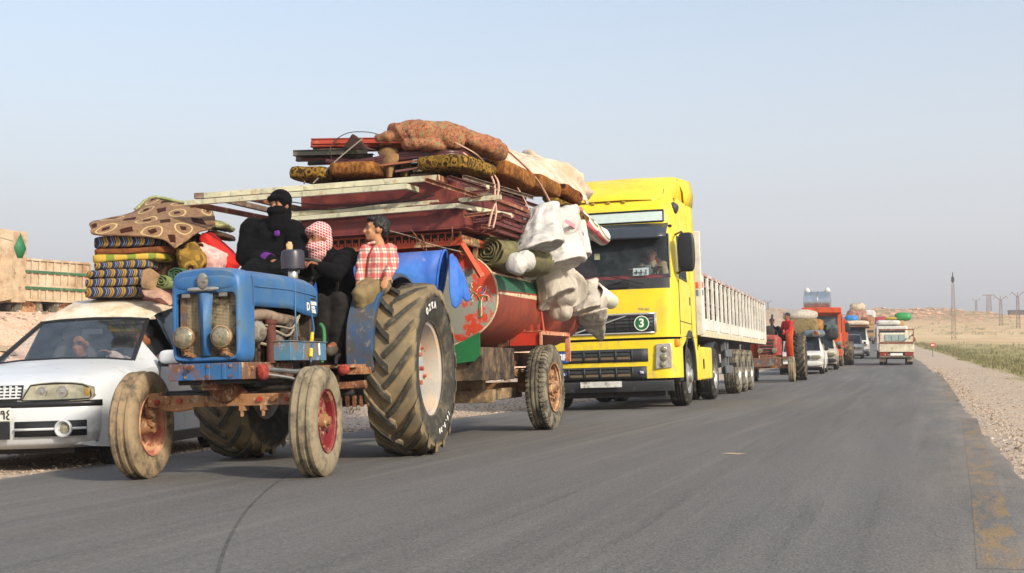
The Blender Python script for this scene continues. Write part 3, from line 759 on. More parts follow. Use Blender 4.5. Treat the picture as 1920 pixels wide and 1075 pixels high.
    m.tube([(-.5, -.02, .50), (-.36, -.03, .488), (-.25, -.02, .505)], .018, 8); m.build('clamp', M_AXLE, ax, smooth=30, kind='stuff')
    m = MB().tube([(-.55, .16, .6), (-.2, .2, .61), (.3, .2, .62), (.55, .16, .61)], .018, 8); m.tube([(-.02, -.08, .6), (-.2, -.02, .59), (-.5, .05, .59)], .012, 8); m.build('tie_rod', M_DARK, P)
    m = MB().tube([(.33, -.1, .755), (.4, .25, .735), (.42, .55, .74)], .018, 8); m.tube([(.33, -.1, .72), (.45, .05, .69), (.55, .12, .64)], .012, 8); m.build('drag_link', M_STEEL, P)
    rg = plain('red_rag', hexc('96382c'), .9, 0, .5, 30, .8)
    MB().soft((.32, -.12, .735), (.075, .08, .11), e=.8, amp=.006, fq=5, nu=24, nv=14).build('red_rag', rg, P, smooth=180); MB().soft((.5, 1.02, .74), (.09, .09, .08), e=.8, amp=.007, fq=5, seed=3, nu=24, nv=14).build('red_rag', rg, P, smooth=180)
    # wheels
    for sx in (-1, 1):
        tm = MB(); rib_tyre(tm, .385, .185, .215, 3, .016)
        if sx > 0: prof = [(.222, .085), (.222, .07), (.20, .06), (.195, -.02), (.205, -.075), (.222, -.08)]; 
        else: prof = [(.222, .085), (.222, .07), (.20, .06), (.195, -.02), (.205, -.075), (.222, -.08)]
        def hubf(m, s=sx):
            m.cyl((s*.0, 0, 0), (s*.075, 0, 0), .055, .05, 16); m.cyl((s*.07, 0, 0), (s*.10, 0, 0), .035, .03, 12)
            m.cyl((-s*.0, 0, 0), (-s*.09, 0, 0), .075, .06, 14)
        w = wheel_obj(P, (sx*.66, 0, .385), RD(4), .3 if sx < 0 else 2.1, tm, M_TYRE_DUST if sx > 0 else tyre_mat('sandy_tyre', hexc('9c876a'), .95, '4a463c'), prof, M_REDRIM if sx > 0 else M_PINKRIM, hubf, M_AXLE)
        m = MB(); m.lathe([(.205, sx*.0), (.16, sx*.022), (.12, sx*.028), (.05, sx*.02), (.01, sx*.02)], (0, 0, 0), (1, 0, 0), 44); m.build('disc', M_REDRIM if sx > 0 else M_PINKRIM, w, smooth=40, solid=.01)
        m = MB(); bolt_ring(m, (sx*.025, 0, 0), (sx, 0, 0), .085, 6, .013, .02, .4); m.build('bolts', M_AXLE, w, smooth=0, kind='stuff')
        m = MB()
        for a in (.6, 3.7): m.box((sx*.03, .15*math.cos(a), .15*math.sin(a)), (.012, .05, .03), eul(math.degrees(a)))
        m.build('hand_hole', M_DARK, w, smooth=0, bevel=.004)
        m = MB().cyl((sx*.6, .0, .40), (sx*.62, 0, .60), .032, n=12); m.cyl((sx*.58, 0, .385), (sx*.64, 0, .385), .05, n=12); m.bar((sx*.6, 0, .42), (sx*.57, .13, .6), .03, .05)
        m.ball((sx*.585, -.03, .46), .035); m.bar((sx*.6, -.045, .41), (sx*.54, -.05, .38), .03, .03); m.build('spindle', M_AXLE, P, bevel=.005)
    for sx in (-1, 1):
        tm = MB(); lug_tyre(tm, .735, .43, .40, 18, .05, -1, .07)
        prof = [(.405, sx*.165), (.42, sx*.17), (.418, sx*.15), (.375, sx*.13), (.355, sx*.05), (.35, -sx*.06), (.375, -sx*.14), (.41, -sx*.165)]
        w = wheel_obj(P, (sx*.75, 2.05, .735), 0, .12, tm, M_TYRE_LUG, prof, M_GREYRIM)
        m = MB().lathe([(.352, sx*.0), (.30, sx*.0), (.25, -sx*.02), (.12, -sx*.03), (.11, sx*.03), (.01, sx*.035)], (0, 0, 0), (1, 0, 0), 44); m.build('disc', worn('blue_grey_disc', hexc('8f979c'), [(hexc('b5a890'), 7, .56, .1), (hexc('7c4a30'), 14, .68, .05)], .55), w, smooth=40)
        m = MB(); bolt_ring(m, (0, 0, 0), (sx, 0, 0), .17, 8, .022, .05); bolt_ring(m, (0, 0, 0), (sx, 0, 0), .325, 8, .014, .03, .2); m.build('bolts', worn('faded_red_nuts', hexc('a34a3c'), [(hexc('c9b09a'), 14, .58, .1)], .7), w, smooth=0, kind='stuff')
        if sx > 0:                                  # moulded lettering picked out in white
            for body, a0, sz, st in (('OZKA', 118, .075, 9.2), ('16.9.30', -48, .06, 6.2)):
                for k, ch in enumerate(body):
                    if ch == '.' and 0: continue
                    a = RD(a0-st*k); r = .535; q = Vector((.2165, -0, 0))+Vector((0, math.cos(a)*-r if 0 else -math.cos(a)*-r, math.sin(a)*r))
                    mm = Matrix.Translation(q) @ Matrix.Rotation(math.pi/2, 4, 'Z') @ FACE @ Matrix.Rotation(a-math.pi/2, 4, 'Z')
                    text_mesh(ch, sz, mm, 'lettering', M_WHITE, w, .002, .003)
            w.rotation_euler.x = 0
        # mudguard
        path = [(1.34, .72), (1.325, .95), (1.36, 1.12), (1.47, 1.28), (1.66, 1.42), (1.9, 1.52), (2.15, 1.565), (2.38, 1.55), (2.6, 1.47), (2.78, 1.33)]
        path = [(q.x, q.y) for q in spline([(a, b, 0) for a, b in path], 5)]
        m = MB().rows([[(sx*.40, y+(2.05-y)*.04, z-(z-.735)*.03), (sx*.42, y, z), (sx*.54, y, z+.004), (sx*.63, y-.002, z), (sx*.645, y+(2.05-y)*.05, z-(z-.735)*.04)] for y, z in path])
        fd = m.build('mudguard', worn('scuffed_blue_mudguard', hexc('2d5075'), [(hexc('4a4744'), 5, .5, .12), (hexc('8a7d6c'), 12, .62, .08), (hexc('5c3a28'), 20, .68, .05)], .55, bump=.2), P, smooth=50, solid=.006)
        m = MB().rows([[(sx*.415, y, z) for y, z in path], [(sx*.415, 1.34+(2.76-1.34)*i/(len(path)-1), .72+.2*math.sin(math.pi*i/(len(path)-1))) for i in range(len(path))]]); m.build('side_web', M_DARK, fd)
    # air cleaner jar on its stub, steering wheel
    c = FT.p(549, 490, x=.10); m = MB().lathe([(.035, -.16), (.035, -.075), (.05, -.07), (.092, -.062), (.096, .03), (.088, .075), (.07, .088), (.0, .09)], c, (0, 0, 1), 24)
    m.build('air_cleaner', plain('smoky_plastic', hexc('34323c'), .35, 0, .25), P); m = MB().lathe([(.037, -.155), (.04, -.15), (.04, -.085), (.037, -.08)], c, (0, 0, 1), 18); m.build('clamp', M_CHROME, P)
    m = MB().lathe([(.09, 0), (.06, .012), (.04, .02)], c+Vector((0, .01, -.165)), (0, 0, 1), 18); m.build('cleaner_base', M_DARK, P)
    m = MB(); sc = Vector((.06, 1.52, 1.49)); sa = Vector((0, -.75, -.66)).normalized(); a, b = frame_of(sa); R = .215
    ring_ = [sc+(a*math.cos(k*2*math.pi/40)+b*math.sin(k*2*math.pi/40))*R for k in range(41)]; m.tube(ring_, .015, 8, False)
    for k in (0, 1, 2): t = k*2*math.pi/3+.5; m.tube([sc-sa*-.02, sc+(a*math.cos(t)+b*math.sin(t))*R], .011, 6)
    m.cyl(sc-sa*.02, sc+sa*.03, .035); m.build('steering_wheel', plain('worn_black_wheel', hexc('2c2824'), .5, 0, .3), P)
    m = MB().cyl(sc, sc+sa*.5, .022); m.build('steering_column', M_DARK, P)
    m = MB().tube(spline([(.35, 1.25, .8), (.4, 1.2, .86), (.43, 1.05, .84), (.45, .98, .78)]), .015, 8); m.build('hose', M_BLACK, P)
blue_tractor()
# ================================================================== TANKER TRAILER
FW = Frame(-.3949, 14.775, .29)
def tank_side_mat():
    t = NT('tank_paint'); co = t.coord(); x, y, z = t.xyz(co)
    n = t.noise(5, 7, .7, co); f2 = t.noise(18, 6, .7, co)
    zz = t.math('ADD', z, t.math('MULTIPLY', t.math('SUBTRACT', f2, .5), .03))
    red = t.mix(t.step(n, .35, .7), hexc('94402c'), hexc('743426')); red = t.mix(t.step(f2, .58, .75), red, hexc('9a6a58'))
    red = t.mix(t.step(t.noise(3, 6, .7, t.coord('Object', (1, .3, 1))), .56, .72), red, hexc('5b2d22'))
    grey = t.mix(t.step(n, .4, .7), hexc('7b7a70'), hexc('5d5347')); green = t.mix(t.step(f2, .5, .72), hexc('1f5a45'), hexc('5c6a58'))
    cream = t.mix(t.step(f2, .52, .66), hexc('d6bfa0'), hexc('6b5c4c'))
    w = t.math('MULTIPLY_ADD', y, .018, .045)                     # the cream wedge widens to the rear
    c = t.mix(t.math('GREATER_THAN', zz, 1.475), red, cream)
    c = t.mix(t.math('GREATER_THAN', zz, t.math('ADD', 1.485, w)), c, red)
    c = t.mix(t.math('GREATER_THAN', zz, t.math('ADD', 1.505, w)), c, green)
    c = t.mix(t.math('GREATER_THAN', zz, 1.675), c, cream); c = t.mix(t.math('GREATER_THAN', zz, 1.70), c, red); c = t.mix(t.math('GREATER_THAN', zz, 1.73), c, grey)
    t.bump(t.noise(12, 5, .6, co), .2, .02); return t.fin(c, .6)
def tank_end_mat():
    t = NT('tank_end_paint'); co = t.coord(); x, y, z = t.xyz(co); n = t.noise(3.2, 8, .72, co)
    r = t.math('POWER', t.math('ADD', t.math('POWER', t.math('MULTIPLY', x, 1.08), 2), t.math('POWER', t.math('MULTIPLY', t.math('SUBTRACT', z, 1.46), 1.75), 2)), .5)
    k = t.math('ADD', t.math('MULTIPLY', r, .42), n)
    c = t.mix(t.step(k, .86, .90), hexc('8b8b80'), hexc('c33f24')); c = t.mix(t.step(t.noise(7, 8, .72, co), .60, .64), c, hexc('9a9c94'))
    c = t.mix(t.step(t.noise(16, 6, .7, co), .64, .7), c, hexc('5b4a3c'))
    t.bump(n, .2, .02); return t.fin(c, .65)
tank_trailer = thing('tank_trailer', FW, 'oval red and grey tank trailer with a painted tree on its end', 'trailer')
def trailer():
    P = tank_trailer; y0, y1, cz, a, b = -2.0, 1.75, 1.46, .9, .525; N = 56
    def ring(y, k=1.): return [(x, y, z) for x, z in se(0, cz, a*k, b*k, .86, N)]
    m = MB().rows([ring(y0), ring(-1), ring(.4), ring(y1)], closed=True, flip=True); tk = m.build('tank', tank_side_mat(), P, smooth=60)
    m = MB().rows([ring(y0+.001, 1.0), ring(y0-.01, 1.0), ring(y0-.02, .97), ring(y0-.045, .8), ring(y0-.065, .5), ring(y0-.07, .2), ring(y0-.07, .01)], closed=True); m.build('tank_end', tank_end_mat(), P, smooth=60)
    m = MB().rows([ring(y1, 1.0), ring(y1+.05, .6), ring(y1+.06, .02)], closed=True, flip=True); m.build('tank_end', M_RUST, P)
    q = ring(y0-.004, 1.004); m = MB().tube(q+[q[0]], .012, 6); m.build('rim_seam', plain('cream_rim', hexc('c9b08c'), .7, 0, .3), P)
    # the painted tree: curling strokes standing a hair proud of the end plate
    def tp(px, py): v = FW.p(px, py, y=y0-.055); v.y = y0-.02-.052*(1-min(1, ((v.x/a)**2+((v.z-cz)/b)**2)))-.006; return v
    green, white, blue = plain('green_brush_paint', hexc('1f7a45'), .6), plain('cream_brush_paint', hexc('e8e2c8'), .6), plain('blue_brush_paint', hexc('3f6fae'), .6)
    strokes = [(green, .016, [(898, 596), (899, 588), (898, 575), (899, 564), (896, 556)]), (white, .007, [(897, 597), (902, 590), (902, 575), (902, 565), (905, 556)]),
               (green, .01, [(896, 556), (890, 550), (884, 544), (880, 536)]), (white, .006, [(893, 551), (886, 548), (880, 541)]), (blue, .009, [(903, 552), (905, 544), (907, 537)]), (white, .006, [(905, 552), (910, 545), (910, 535)]),
               (green, .009, [(899, 556), (905, 557), (911, 556), (913, 562), (909, 565)]), (white, .006, [(901, 553), (908, 553), (915, 556), (915, 564)]), (blue, .009, [(897, 549), (902, 549), (908, 550)]),
               (green, .009, [(888, 549), (884, 552), (882, 558), (886, 562)]), (white, .006, [(887, 552), (884, 560), (888, 566)]), (white, .006, [(893, 546), (897, 540), (902, 537)]), (green, .008, [(898, 533), (895, 538), (897, 543)]), (white, .006, [(886, 540), (883, 533), (886, 531)]),
               (green, .008, [(877, 538), (880, 533), (884, 536)]), (green, .007, [(896, 510), (899, 514), (897, 517)]), (green, .006, [(871, 512), (874, 515)]), (green, .006, [(880, 516), (877, 520)]), (green, .012, [(896, 594), (899, 596), (902, 592)])]
    mot = None
    for c, r, pts in strokes:
        sp_ = spline([tp(*q) for q in pts], 5); m = MB().tube(sp_, [r*.55*(1 if 0 < i < len(sp_)-1 else .3) for i in range(len(sp_))], 6)
        m.v = [Vector((q.x, y0-.02-.052*(1-min(1, ((q.x/a)**2+((q.z-cz)/b)**2)))-.004+(q.y-y0)*.0, q.z)) if False else Vector((q.x, q.y, q.z)) for q in m.v]
        o = m.build('painted_stroke', c, P)
    # chassis
    m = MB()
    for sx in (-1, 1): m.bb(sx*.48-.045, sx*.48+.045, -1.95, 1.7, .74, .9)
    for y in (-1.9, -1.1, .2, 1.5): m.bb(-.48, .48, y-.04, y+.04, .76, .88)
    m.build('chassis', M_RUST, P, bevel=.006)
    m = MB().bb(-.72, .72, -1.98, -.85, .60, .94); m.build('ballast_box', worn('tarred_box', hexc('3b332b'), [(hexc('7a6248'), 4, .52, .12), (hexc('1d1a17'), 8, .52, .1), (hexc('9b7f5c'), 18, .66, .06)], .75, bump=.4), P, bevel=.012)
    m = MB().prism([(.44, .96), (.72, 1.09), (.72, .86), (.66, .80), (.46, .78)], 'y', -2.06, -2.045); m.build('corner_bracket', worn('green_spotted_paint', hexc('1f6b3c'), [(hexc('c9c07a'), 22, .66, .02), (hexc('3a6fa0'), 16, .68, .03)], .6), P)
    m = MB()
    for sx in (-1, 1): m.bar((sx*.35, -2.3, .62), (0, -3.55, .5), .1, .12)
    m.bb(-.06, .06, -3.75, -3.5, .44, .52); m.build('drawbar', M_RUST, P, bevel=.006)
    m = MB().bb(-.8, .8, -.06, .06, .44, .56); m.build('axle', M_AXLE, P, bevel=.01)
    m = MB().bb(-.62, .62, -1.35, -1.25, .36, .5); m.bb(-.5, .5, -1.32, -1.22, .5, .76); m.bb(.42, .52, -1.3, .1, .38, .5); m.build('lower_frame', worn('muddy_steel', hexc('8a7355'), [(hexc('4a4238'), 5, .5, .12), (hexc('bfa27a'), 12, .6, .1)], .85, bump=.3), P, bevel=.008)
    for sx in (-1, 1):
        for k in range(6):
            l = .62-.09*k; pts = [(sx*.56, y, .60+.022*k+.1*(y/.62)**2) for y in [l*(-1+j/4) for j in range(9)]]
            g = [[(x+dx, y, z) for x, y, z in pts] for dx in (-.035, .035)]
            MB().rows(g).build('spring_leaf', M_AXLE, P, solid=.012)
        m = MB().bar((sx*.56, -.62, .72), (sx*.53, -.62, .9), .09, .12); m.bar((sx*.56, .62, .72), (sx*.53, .62, .9), .09, .12); m.bb(sx*.56-.05, sx*.56+.05, -.05, .05, .5, .68); m.build('spring_hanger', M_AXLE, P, bevel=.006)
        # angular wheel guard: front plate, top sheet, outer lip
        s = sx; m = MB().bb(min(s*.60, s*.955), max(s*.60, s*.955), -.62, -.612, .965, 1.115); gd = m.build('wheel_guard', worn('red_guard_paint', hexc('b83420'), [(hexc('8a4a30'), 8, .6, .08), (hexc('d8a080'), 20, .7, .04)], .55), P, bevel=.003)
        m = MB().bb(min(s*.6, s*.985), max(s*.6, s*.985), -.63, .62, 1.118, 1.126); m.bb(min(s*.955, s*.985), max(s*.955, s*.985), -.655, -.625, .965, 1.11); m.bb(min(s*.955, s*.99), max(s*.955, s*.99), -.62, .62, 1.08, 1.117); m.bb(min(s*.93, s*.99), max(s*.93, s*.99), .6, .64, .78, 1.09)
        m.build('guard_lip', worn('flaked_orange_edge', hexc('c58a68'), [(hexc('a0452c'), 7, .54, .08), (hexc('e0cdb4'), 14, .62, .05)], .7), gd, bevel=.003)
        m = MB().prism([(.46, .94), (.60, .97), (.60, 1.11), (.44, 1.1)] if s > 0 else [(-.46, .94), (-.44, 1.1), (-.60, 1.11), (-.60, .97)], 'y', -.66, -.64); m.build('guard_stay', M_RUST, gd)
        for k in range(4): MB().bb(s*(.68+.085*k)-.012, s*(.68+.085*k)+.012, -.6, -.58, 1.126, 1.2).build('guard_rib', worn('red_rib', hexc('a83a26'), [], .6), gd)
        MB().cyl((s*.93, -.35, 1.12), (s*.88, -.3, 1.46), .012, n=8).build('stay_rod', worn('red_rod', hexc('b5402a'), [], .6), P)
        tm = MB(); truck_tyre(tm, .49, .245, .275, 54)
        prof = [(.27, s*.115), (.285, s*.12), (.28, s*.1), (.255, s*.085), (.25, -s*.08), (.285, -s*.12)]
        def hubf(m, s=s):
            m.cyl((s*.0, 0, 0), (s*.10, 0, 0), .11, .10, 20); m.cyl((s*.10, 0, 0), (s*.145, 0, 0), .075, .065, 16); m.cyl((s*.14, 0, 0), (s*.165, 0, 0), .035, .03, 10)
        w = wheel_obj(P, (s*.83, 0, .49), 0, .4, tm, M_TYRE_GREY, prof, M_RUSTRIM, hubf, M_RUSTRIM)
        m = MB()
        for k in range(5):
            t = k*2*math.pi/5+.3; d = Vector((0, math.cos(t), math.sin(t))); m.bar(d*.10+Vector((s*.05, 0, 0)), d*.262+Vector((s*.03, 0, 0)), .06, .11)
        m.build('spokes', M_RUSTRIM, w, bevel=.01, kind='stuff')
        MB().lathe([(.25, -s*.03), (.05, -s*.03)], (0, 0, 0), (1, 0, 0), 24).build('backplate', M_DARK, w)
        m = MB(); bolt_ring(m, (s*.085, 0, 0), (s, 0, 0), .135, 8, .016, .035); m.build('bolts', M_RUSTRIM, w, smooth=0, kind='stuff')
    # rack above the tank: pierced orange front rail on posts
    OR = worn('orange_rail_paint', hexc('b9481f'), [(hexc('d9b98a'), 3, .56, .05), (hexc('6b2f1a'), 9, .62, .08)], .6)
    m = MB(); x0, x1, zc, yr = -.95, .72, 2.0, -2.58
    m.bb(x0, x1, yr, yr+.05, zc-.075, zc-.03); m.bb(x0, x1, yr, yr+.05, zc+.045, zc+.06); n = 22
    for k in range(n+1):
        x = x0+(x1-x0)*k/n; m.bb(x-.008, x+.008, yr+.001, yr+.006, zc-.03, zc+.045)
        if k < n:
            xm = x+(x1-x0)/n/2; m.prism([(xm-.026, zc-.03), (xm+.026, zc-.03), (xm+.012, zc-.012), (xm+.022, zc+.008), (xm, zc+.0), (xm-.022, zc+.008), (xm-.012, zc-.012)], 'y', yr+.001, yr+.006)
    m.build('pierced_rail', OR, P, smooth=0)
    MB().bb(x0, x1, yr+.03, yr+.06, zc-.028, zc+.044).build('rail_back', M_DARK, P)
    for sx in (-1, 1):
        MB().bar((sx*.72, yr+.03, 1.95), (sx*.88, yr+.15, 1.62), .06, .05).build('rack_post', OR, P, bevel=.003)
        MB().bar((sx*.72, yr, 1.985), (sx*.72, 1.5, 1.985), .05, .08).build('rack_side', OR, P, bevel=.003)
        for k in range(5):
            y = -2.1+.8*k; MB().bar((sx*.72, y, 1.95), (sx*.7, y, 1.72), .04, .04).build('rack_post', M_RUST, P)
    MB().bar((-.75, 1.5, 1.985), (.75, 1.5, 1.985), .05, .08).build('rack_side', OR, P)
    c = FW.p(869, 470, y=-2.35); MB().tube([c+Vector((math.cos(k*math.pi/8)*.045, 0, math.sin(k*math.pi/8)*.045)) for k in range(17)], .008, 6, False).build('ring', OR, P)
trailer()
# ================================================================== THE LOAD ON THE TRAILER
def W(px, py, **k): return FW.p(px, py, **k)
GL = 'household load on the tank trailer'
M_MAROON = worn('maroon_steel_sheet', hexc('642726'), [(hexc('7d3a30'), 4, .55, .12), (hexc('4a1b1c'), 7, .58, .1), (hexc('9a7a5c'), 26, .72, .04)], .5, bump=.12)
M_PALE = worn('pale_green_tube', hexc('c3c0a4'), [(hexc('a07a55'), 6, .62, .08), (hexc('8f917c'), 12, .6, .08)], .55)
M_RTUBE = worn('rusty_tube', hexc('8a5238'), [(hexc('c0ab8a'), 6, .6, .08), (hexc('5a3222'), 10, .58, .1)], .8)
M_BROWNT = worn('brown_tube', hexc('6b5444'), [(hexc('8e8272'), 7, .55, .1)], .7)
M_MTUBE = worn('maroon_angle_iron', hexc('5e2b2a'), [(hexc('8a5844'), 6, .6, .08), (hexc('3a1a1a'), 9, .58, .1)], .65)
def maroon_panel(x0, x1, y0, y1, z0, z1, label):
    m = MB().bb(x0, x1, y0, y0+.004, z0, z1); m.bb(x0, x1, y0, y1, z1-.004, z1); m.bb(x1-.004, x1, y0, y1, z0, z1); m.bb(x0, x0+.004, y0, y1, z0, z1)
    m.bb(x0-.01, x1+.02, y0-.012, y0-.004, z0-.012, z0+.012); m.bb(x0-.01, x1+.03, y0-.02, y1, z0-.03, z0-.014)
    h = m.build('steel_trough', M_MAROON, fr=FW, label=label, cat='metal trough', group='maroon steel troughs on the trailer', bevel=.003)
maroon_panel(-.93, .80, -2.70, .6, 2.10, 2.325, 'lower maroon steel trough resting on the orange pierced rail')
maroon_panel(-.93, .72, -2.66, .5, 2.36, 2.585, 'upper maroon steel trough directly under the gold cushions')
def tube_frame(label, corners, w, h, mats, extra=()):
    """flat rectangular frame of box tube: corners in order, one material per side"""
    o = bpy.data.objects.new('steel_gate', None); col.objects.link(o); o.matrix_world = FW.mat; tag(o, label, 'gate', 'steel gates lashed on the trailer')
    cs = [Vector(c) for c in corners]
    for i in range(len(cs)):
        a, b = cs[i], cs[(i+1) % len(cs)]; d = (b-a).normalized()*w*.5
        MB().bar(a-d, b+d*(-1 if i % 2 else 1), w, h).build('tube', mats[i % len(mats)], o, bevel=.003)
    for a, b, mt in extra: MB().bar(a, b, w, h).build('tube', mt, o, bevel=.003)
    return o
a0, a1 = W(388, 367, y=-2.86), W(820, 334, y=-2.86); k0 = W(880, 329, y=-2.86)
ab = W(990, 399, z=a1.z-.02); ac = W(575, 411, z=a0.z)
tube_frame('pale tube gate jutting farthest over the robed woman, brown end cap', [a0, a1, ab, a0+(ab-a1)*.75], .05, .055, [M_PALE, M_RTUBE, M_RTUBE, M_BROWNT], [(a0+(a1-a0)*.12, a0+(a1-a0)*.12+(ab-a1)*.75, M_BROWNT), (W(840, 372, z=a1.z-.03), W(935, 358, z=a1.z-.03), M_PALE)])
MB().bar(a0-Vector((.13, .01, -.002)), a0-Vector((.02, 0, 0)), .054, .058).build('wooden_plug', M_BROWNT, fr=FW, label='dark brown wooden plug in the end of the pale tube gate', cat='tube plug', bevel=.004)
b0, b1 = W(352, 381, y=-2.92), W(760, 350, y=-2.92); bb_ = W(914, 396, z=b1.z)
tube_frame('lower pale tube gate with rusty corner over the tractor bonnet', [b0, b1, bb_, b0+(bb_-b1)], .05, .052, [M_PALE, M_PALE, M_RTUBE, M_RTUBE], [(b0+(b1-b0)*.3, b0+(b1-b0)*.3+(bb_-b1), M_RTUBE), (W(845, 362, z=b1.z), W(915, 352, z=b1.z), M_PALE)])
c0, c1 = W(548, 411, y=-2.80), W(856, 386, y=-2.80); cb = W(960, 405, z=c1.z)
tube_frame('pale double tube gate strapped across the maroon troughs', [c0, c1, cb, c0+(cb-c1)*.6], .04, .045, [M_PALE, M_PALE, M_RTUBE, M_PALE], [(W(548, 402, y=-2.78), W(940, 370, y=-2.6), M_PALE)])
for i, (xr, yf, z, mt) in enumerate(((.98, -2.25, 2.085, M_MTUBE), (1.02, -2.4, 2.14, M_MTUBE), (.98, -2.0, 2.20, M_MTUBE), (1.0, -2.1, 2.26, M_MTUBE), (1.04, -1.8, 2.32, M_MTUBE), (.98, -2.3, 2.40, M_RTUBE))):
    cs = [(-.6, yf, z), (xr, yf, z), (xr+.03, 1.3, z), (-.6, 1.3, z)]
    tube_frame(('maroon' if mt is M_MTUBE else 'pale' if mt is M_PALE else 'rusty')+' angle iron gate, %s in the stack behind the maroon troughs' % ('bottom', 'second', 'third', 'fourth', 'fifth', 'sixth', 'seventh', 'top')[i], cs, .035, .035, [mt, mt, mt, mt])
# dark channels and orange-red channels sticking out at the upper left
def channel(p, q, w, h, mat, label, nm='steel_channel', grp='steel channels on top of the load'):
    p, q = Vector(p), Vector(q); m = MB(); a, b = frame_of(q-p)
    m.bar(p+b*h*.45, q+b*h*.45, w, h*.12); m.bar(p-b*h*.45, q-b*h*.45, w, h*.12); m.bar(p+a*w*.3, q+a*w*.3, w*.1, h*.9)
    m.build(nm, mat, fr=FW, label=label, cat='steel channel', group=grp)
M_ORC = worn('orange_red_channel', hexc('b0452c'), [(hexc('d8c0a0'), 5, .66, .05), (hexc('7a2f20'), 8, .58, .1)], .55)
M_BLK = worn('weathered_black_channel', hexc('34322c'), [(hexc('6a6a58'), 6, .58, .1)], .7)
for i, (x0, x1, y0, y1, dy, mt, lb) in enumerate(((585, 778, 266, 263, 0, M_ORC, 'upper orange red steel channel near the floral bundle'), (584, 776, 272, 272, .12, M_ORC, 'orange red steel channel lying under another one'),
        (551, 690, 288, 284, -.05, M_BLK, 'long black steel channel poking out over the gold cushion'), (556, 700, 298, 294, .1, M_BLK, 'black steel channel, lowest of the dark ones'), (588, 720, 281, 278, .2, M_BLK, 'short black channel beneath the orange red ones'), (578, 700, 305, 300, .3, M_BLK, 'stubby dark channel behind the brown pipes'))):
    channel(W(x0, y0, y=-2.55+dy), W(x1, y1, y=-2.45+dy), .07, .055, mt, lb)
# cushions
def arabesque(name, ground_, gold, scale=9):
    t = NT(name); co = t.coord(); v = t.n.new('ShaderNodeTexVoronoi'); v.feature = 'SMOOTH_F1'; v.inputs['Scale'].default_value = scale
    w = t.n.new('ShaderNodeTexWave'); w.wave_type = 'RINGS'; w.inputs['Scale'].default_value = scale*.55; w.inputs['Distortion'].default_value = 7; w.inputs['Detail'].default_value = 1
    t.link(co, v.inputs['Vector']); t.link(co, w.inputs['Vector'])
    v.feature = 'F1'; v2 = t.n.new('ShaderNodeTexVoronoi'); v2.inputs['Scale'].default_value = scale*1.9; t.link(co, v2.inputs['Vector'])
    band = lambda d, r, w_: t.step(t.math('ABSOLUTE', t.math('SUBTRACT', d, r)), w_, w_*.5)
    c = t.mix(t.math('MULTIPLY', t.step(w.outputs['Fac'], .55, .7), .45), ground_, gold); c = t.mix(band(v.outputs['Distance'], .42, .09), c, gold); c = t.mix(t.step(v.outputs['Distance'], .27, .22), c, hexc('2a170d')); c = t.mix(band(v2.outputs['Distance'], .25, .09), c, gold)
    t.bump(t.noise(90, 3, .6, co), .3, .004); return t.fin(c, .9, 0, .2)
def velvet(name, c1, c2, scale=30):
    t = NT(name); co = t.coord(); n = t.noise(scale, 6, .75, t.coord('Object', (1, 1, .45))); c = t.mix(t.step(n, .38, .62), c1, c2)
    c = t.mix(t.step(t.noise(5, 4, .6, co), .5, .75), c, tuple(q*.55 for q in c1)); t.bump(n, .4, .01); return t.fin(c, .9, 0, .2)
M_GOLD = arabesque('gold_arabesque_cloth', hexc('3a2a14'), hexc('8f6e2a'), 13)
M_VELV = velvet('brown_velvet', hexc('5f3517'), hexc('9c6b34'))
def cushion(c, d, rot, mat, label, seed, e=.3, amp=.008, grp='cushions on the tank trailer', piping=True):
    m = MB().soft(c, d, rot, e=e, amp=amp, fq=2.5, seed=seed, nu=56, nv=18, ez=.42); return m.build('cushion', mat, fr=FW, label=label, cat='cushion', group=None, smooth=180)
cushion(W(603, 331, y=-2.45), (.42, .7, .135), eul(0, 3, -4), M_GOLD, 'gold patterned cushion at the overhanging corner beside brown velvet cushion', 1)
cushion(W(681, 325, y=-2.43), (.5, .75, .14), eul(0, 2, 3), M_VELV, 'brown velvet cushion between gold cushion and hanging sacking', 2)
cushion(W(857, 313, y=-2.45), (.55, .8, .15), eul(0, 4, -8), M_GOLD, 'gold patterned cushion under the straps with tan lattice motif', 3)
cushion(W(938, 328, x=.62), (.55, .95, .2), eul(-3, 6, -6), M_VELV, 'fat brown velvet cushion beside the pink straps', 4)
cushion(W(1000, 348, x=.72), (.5, .8, .19), eul(-3, 8, -4), M_VELV, 'brown velvet cushion half hidden behind the fat one', 5)
cushion(W(1052, 362, x=.8), (.42, .7, .17), eul(-5, 15, -4), arabesque('rust_medallion_velvet', hexc('5a3517'), hexc('8a4f22'), 7), 'brown cushion with rust medallion under the cream tarpaulin', 6)
cushion(W(1062, 392, x=.85), (.5, .8, .14), eul(-5, 32, -4), M_GOLD, 'gold flowered cushion sloping down beside the pink pillows', 7)
def pillow_mat(name):
    t = NT(name); x, y, z = t.xyz(t.coord()); s_ = t.math('FRACT', t.math('MULTIPLY', t.math('ADD', x, t.math('MULTIPLY', z, .6)), 4.2))
    c = t.ramp(s_, [(0, hexc('d8d2c8')), (.34, hexc('8f9478')), (.42, hexc('c9c4b4')), (.5, hexc('c86a70')), (.8, hexc('d8d0c4')), (.92, hexc('79805f'))], True); return t.fin(c, .9, 0, .2)
M_PILL = pillow_mat('pink_striped_ticking')
for i, (px, py, x, rot, lb) in enumerate(((1098, 415, .98, eul(0, 50, 10), 'upper pink and white striped pillow above the other'), (1117, 437, 1.02, eul(-4, 35, 14), 'lower pink striped pillow hanging over the truck cab'))):
    MB().soft(W(px, py, x=x), (.42, .5, .17), rot, e=.6, amp=.012, seed=i+20).build('pillow', M_PILL, fr=FW, label=lb, cat='pillow', smooth=180)
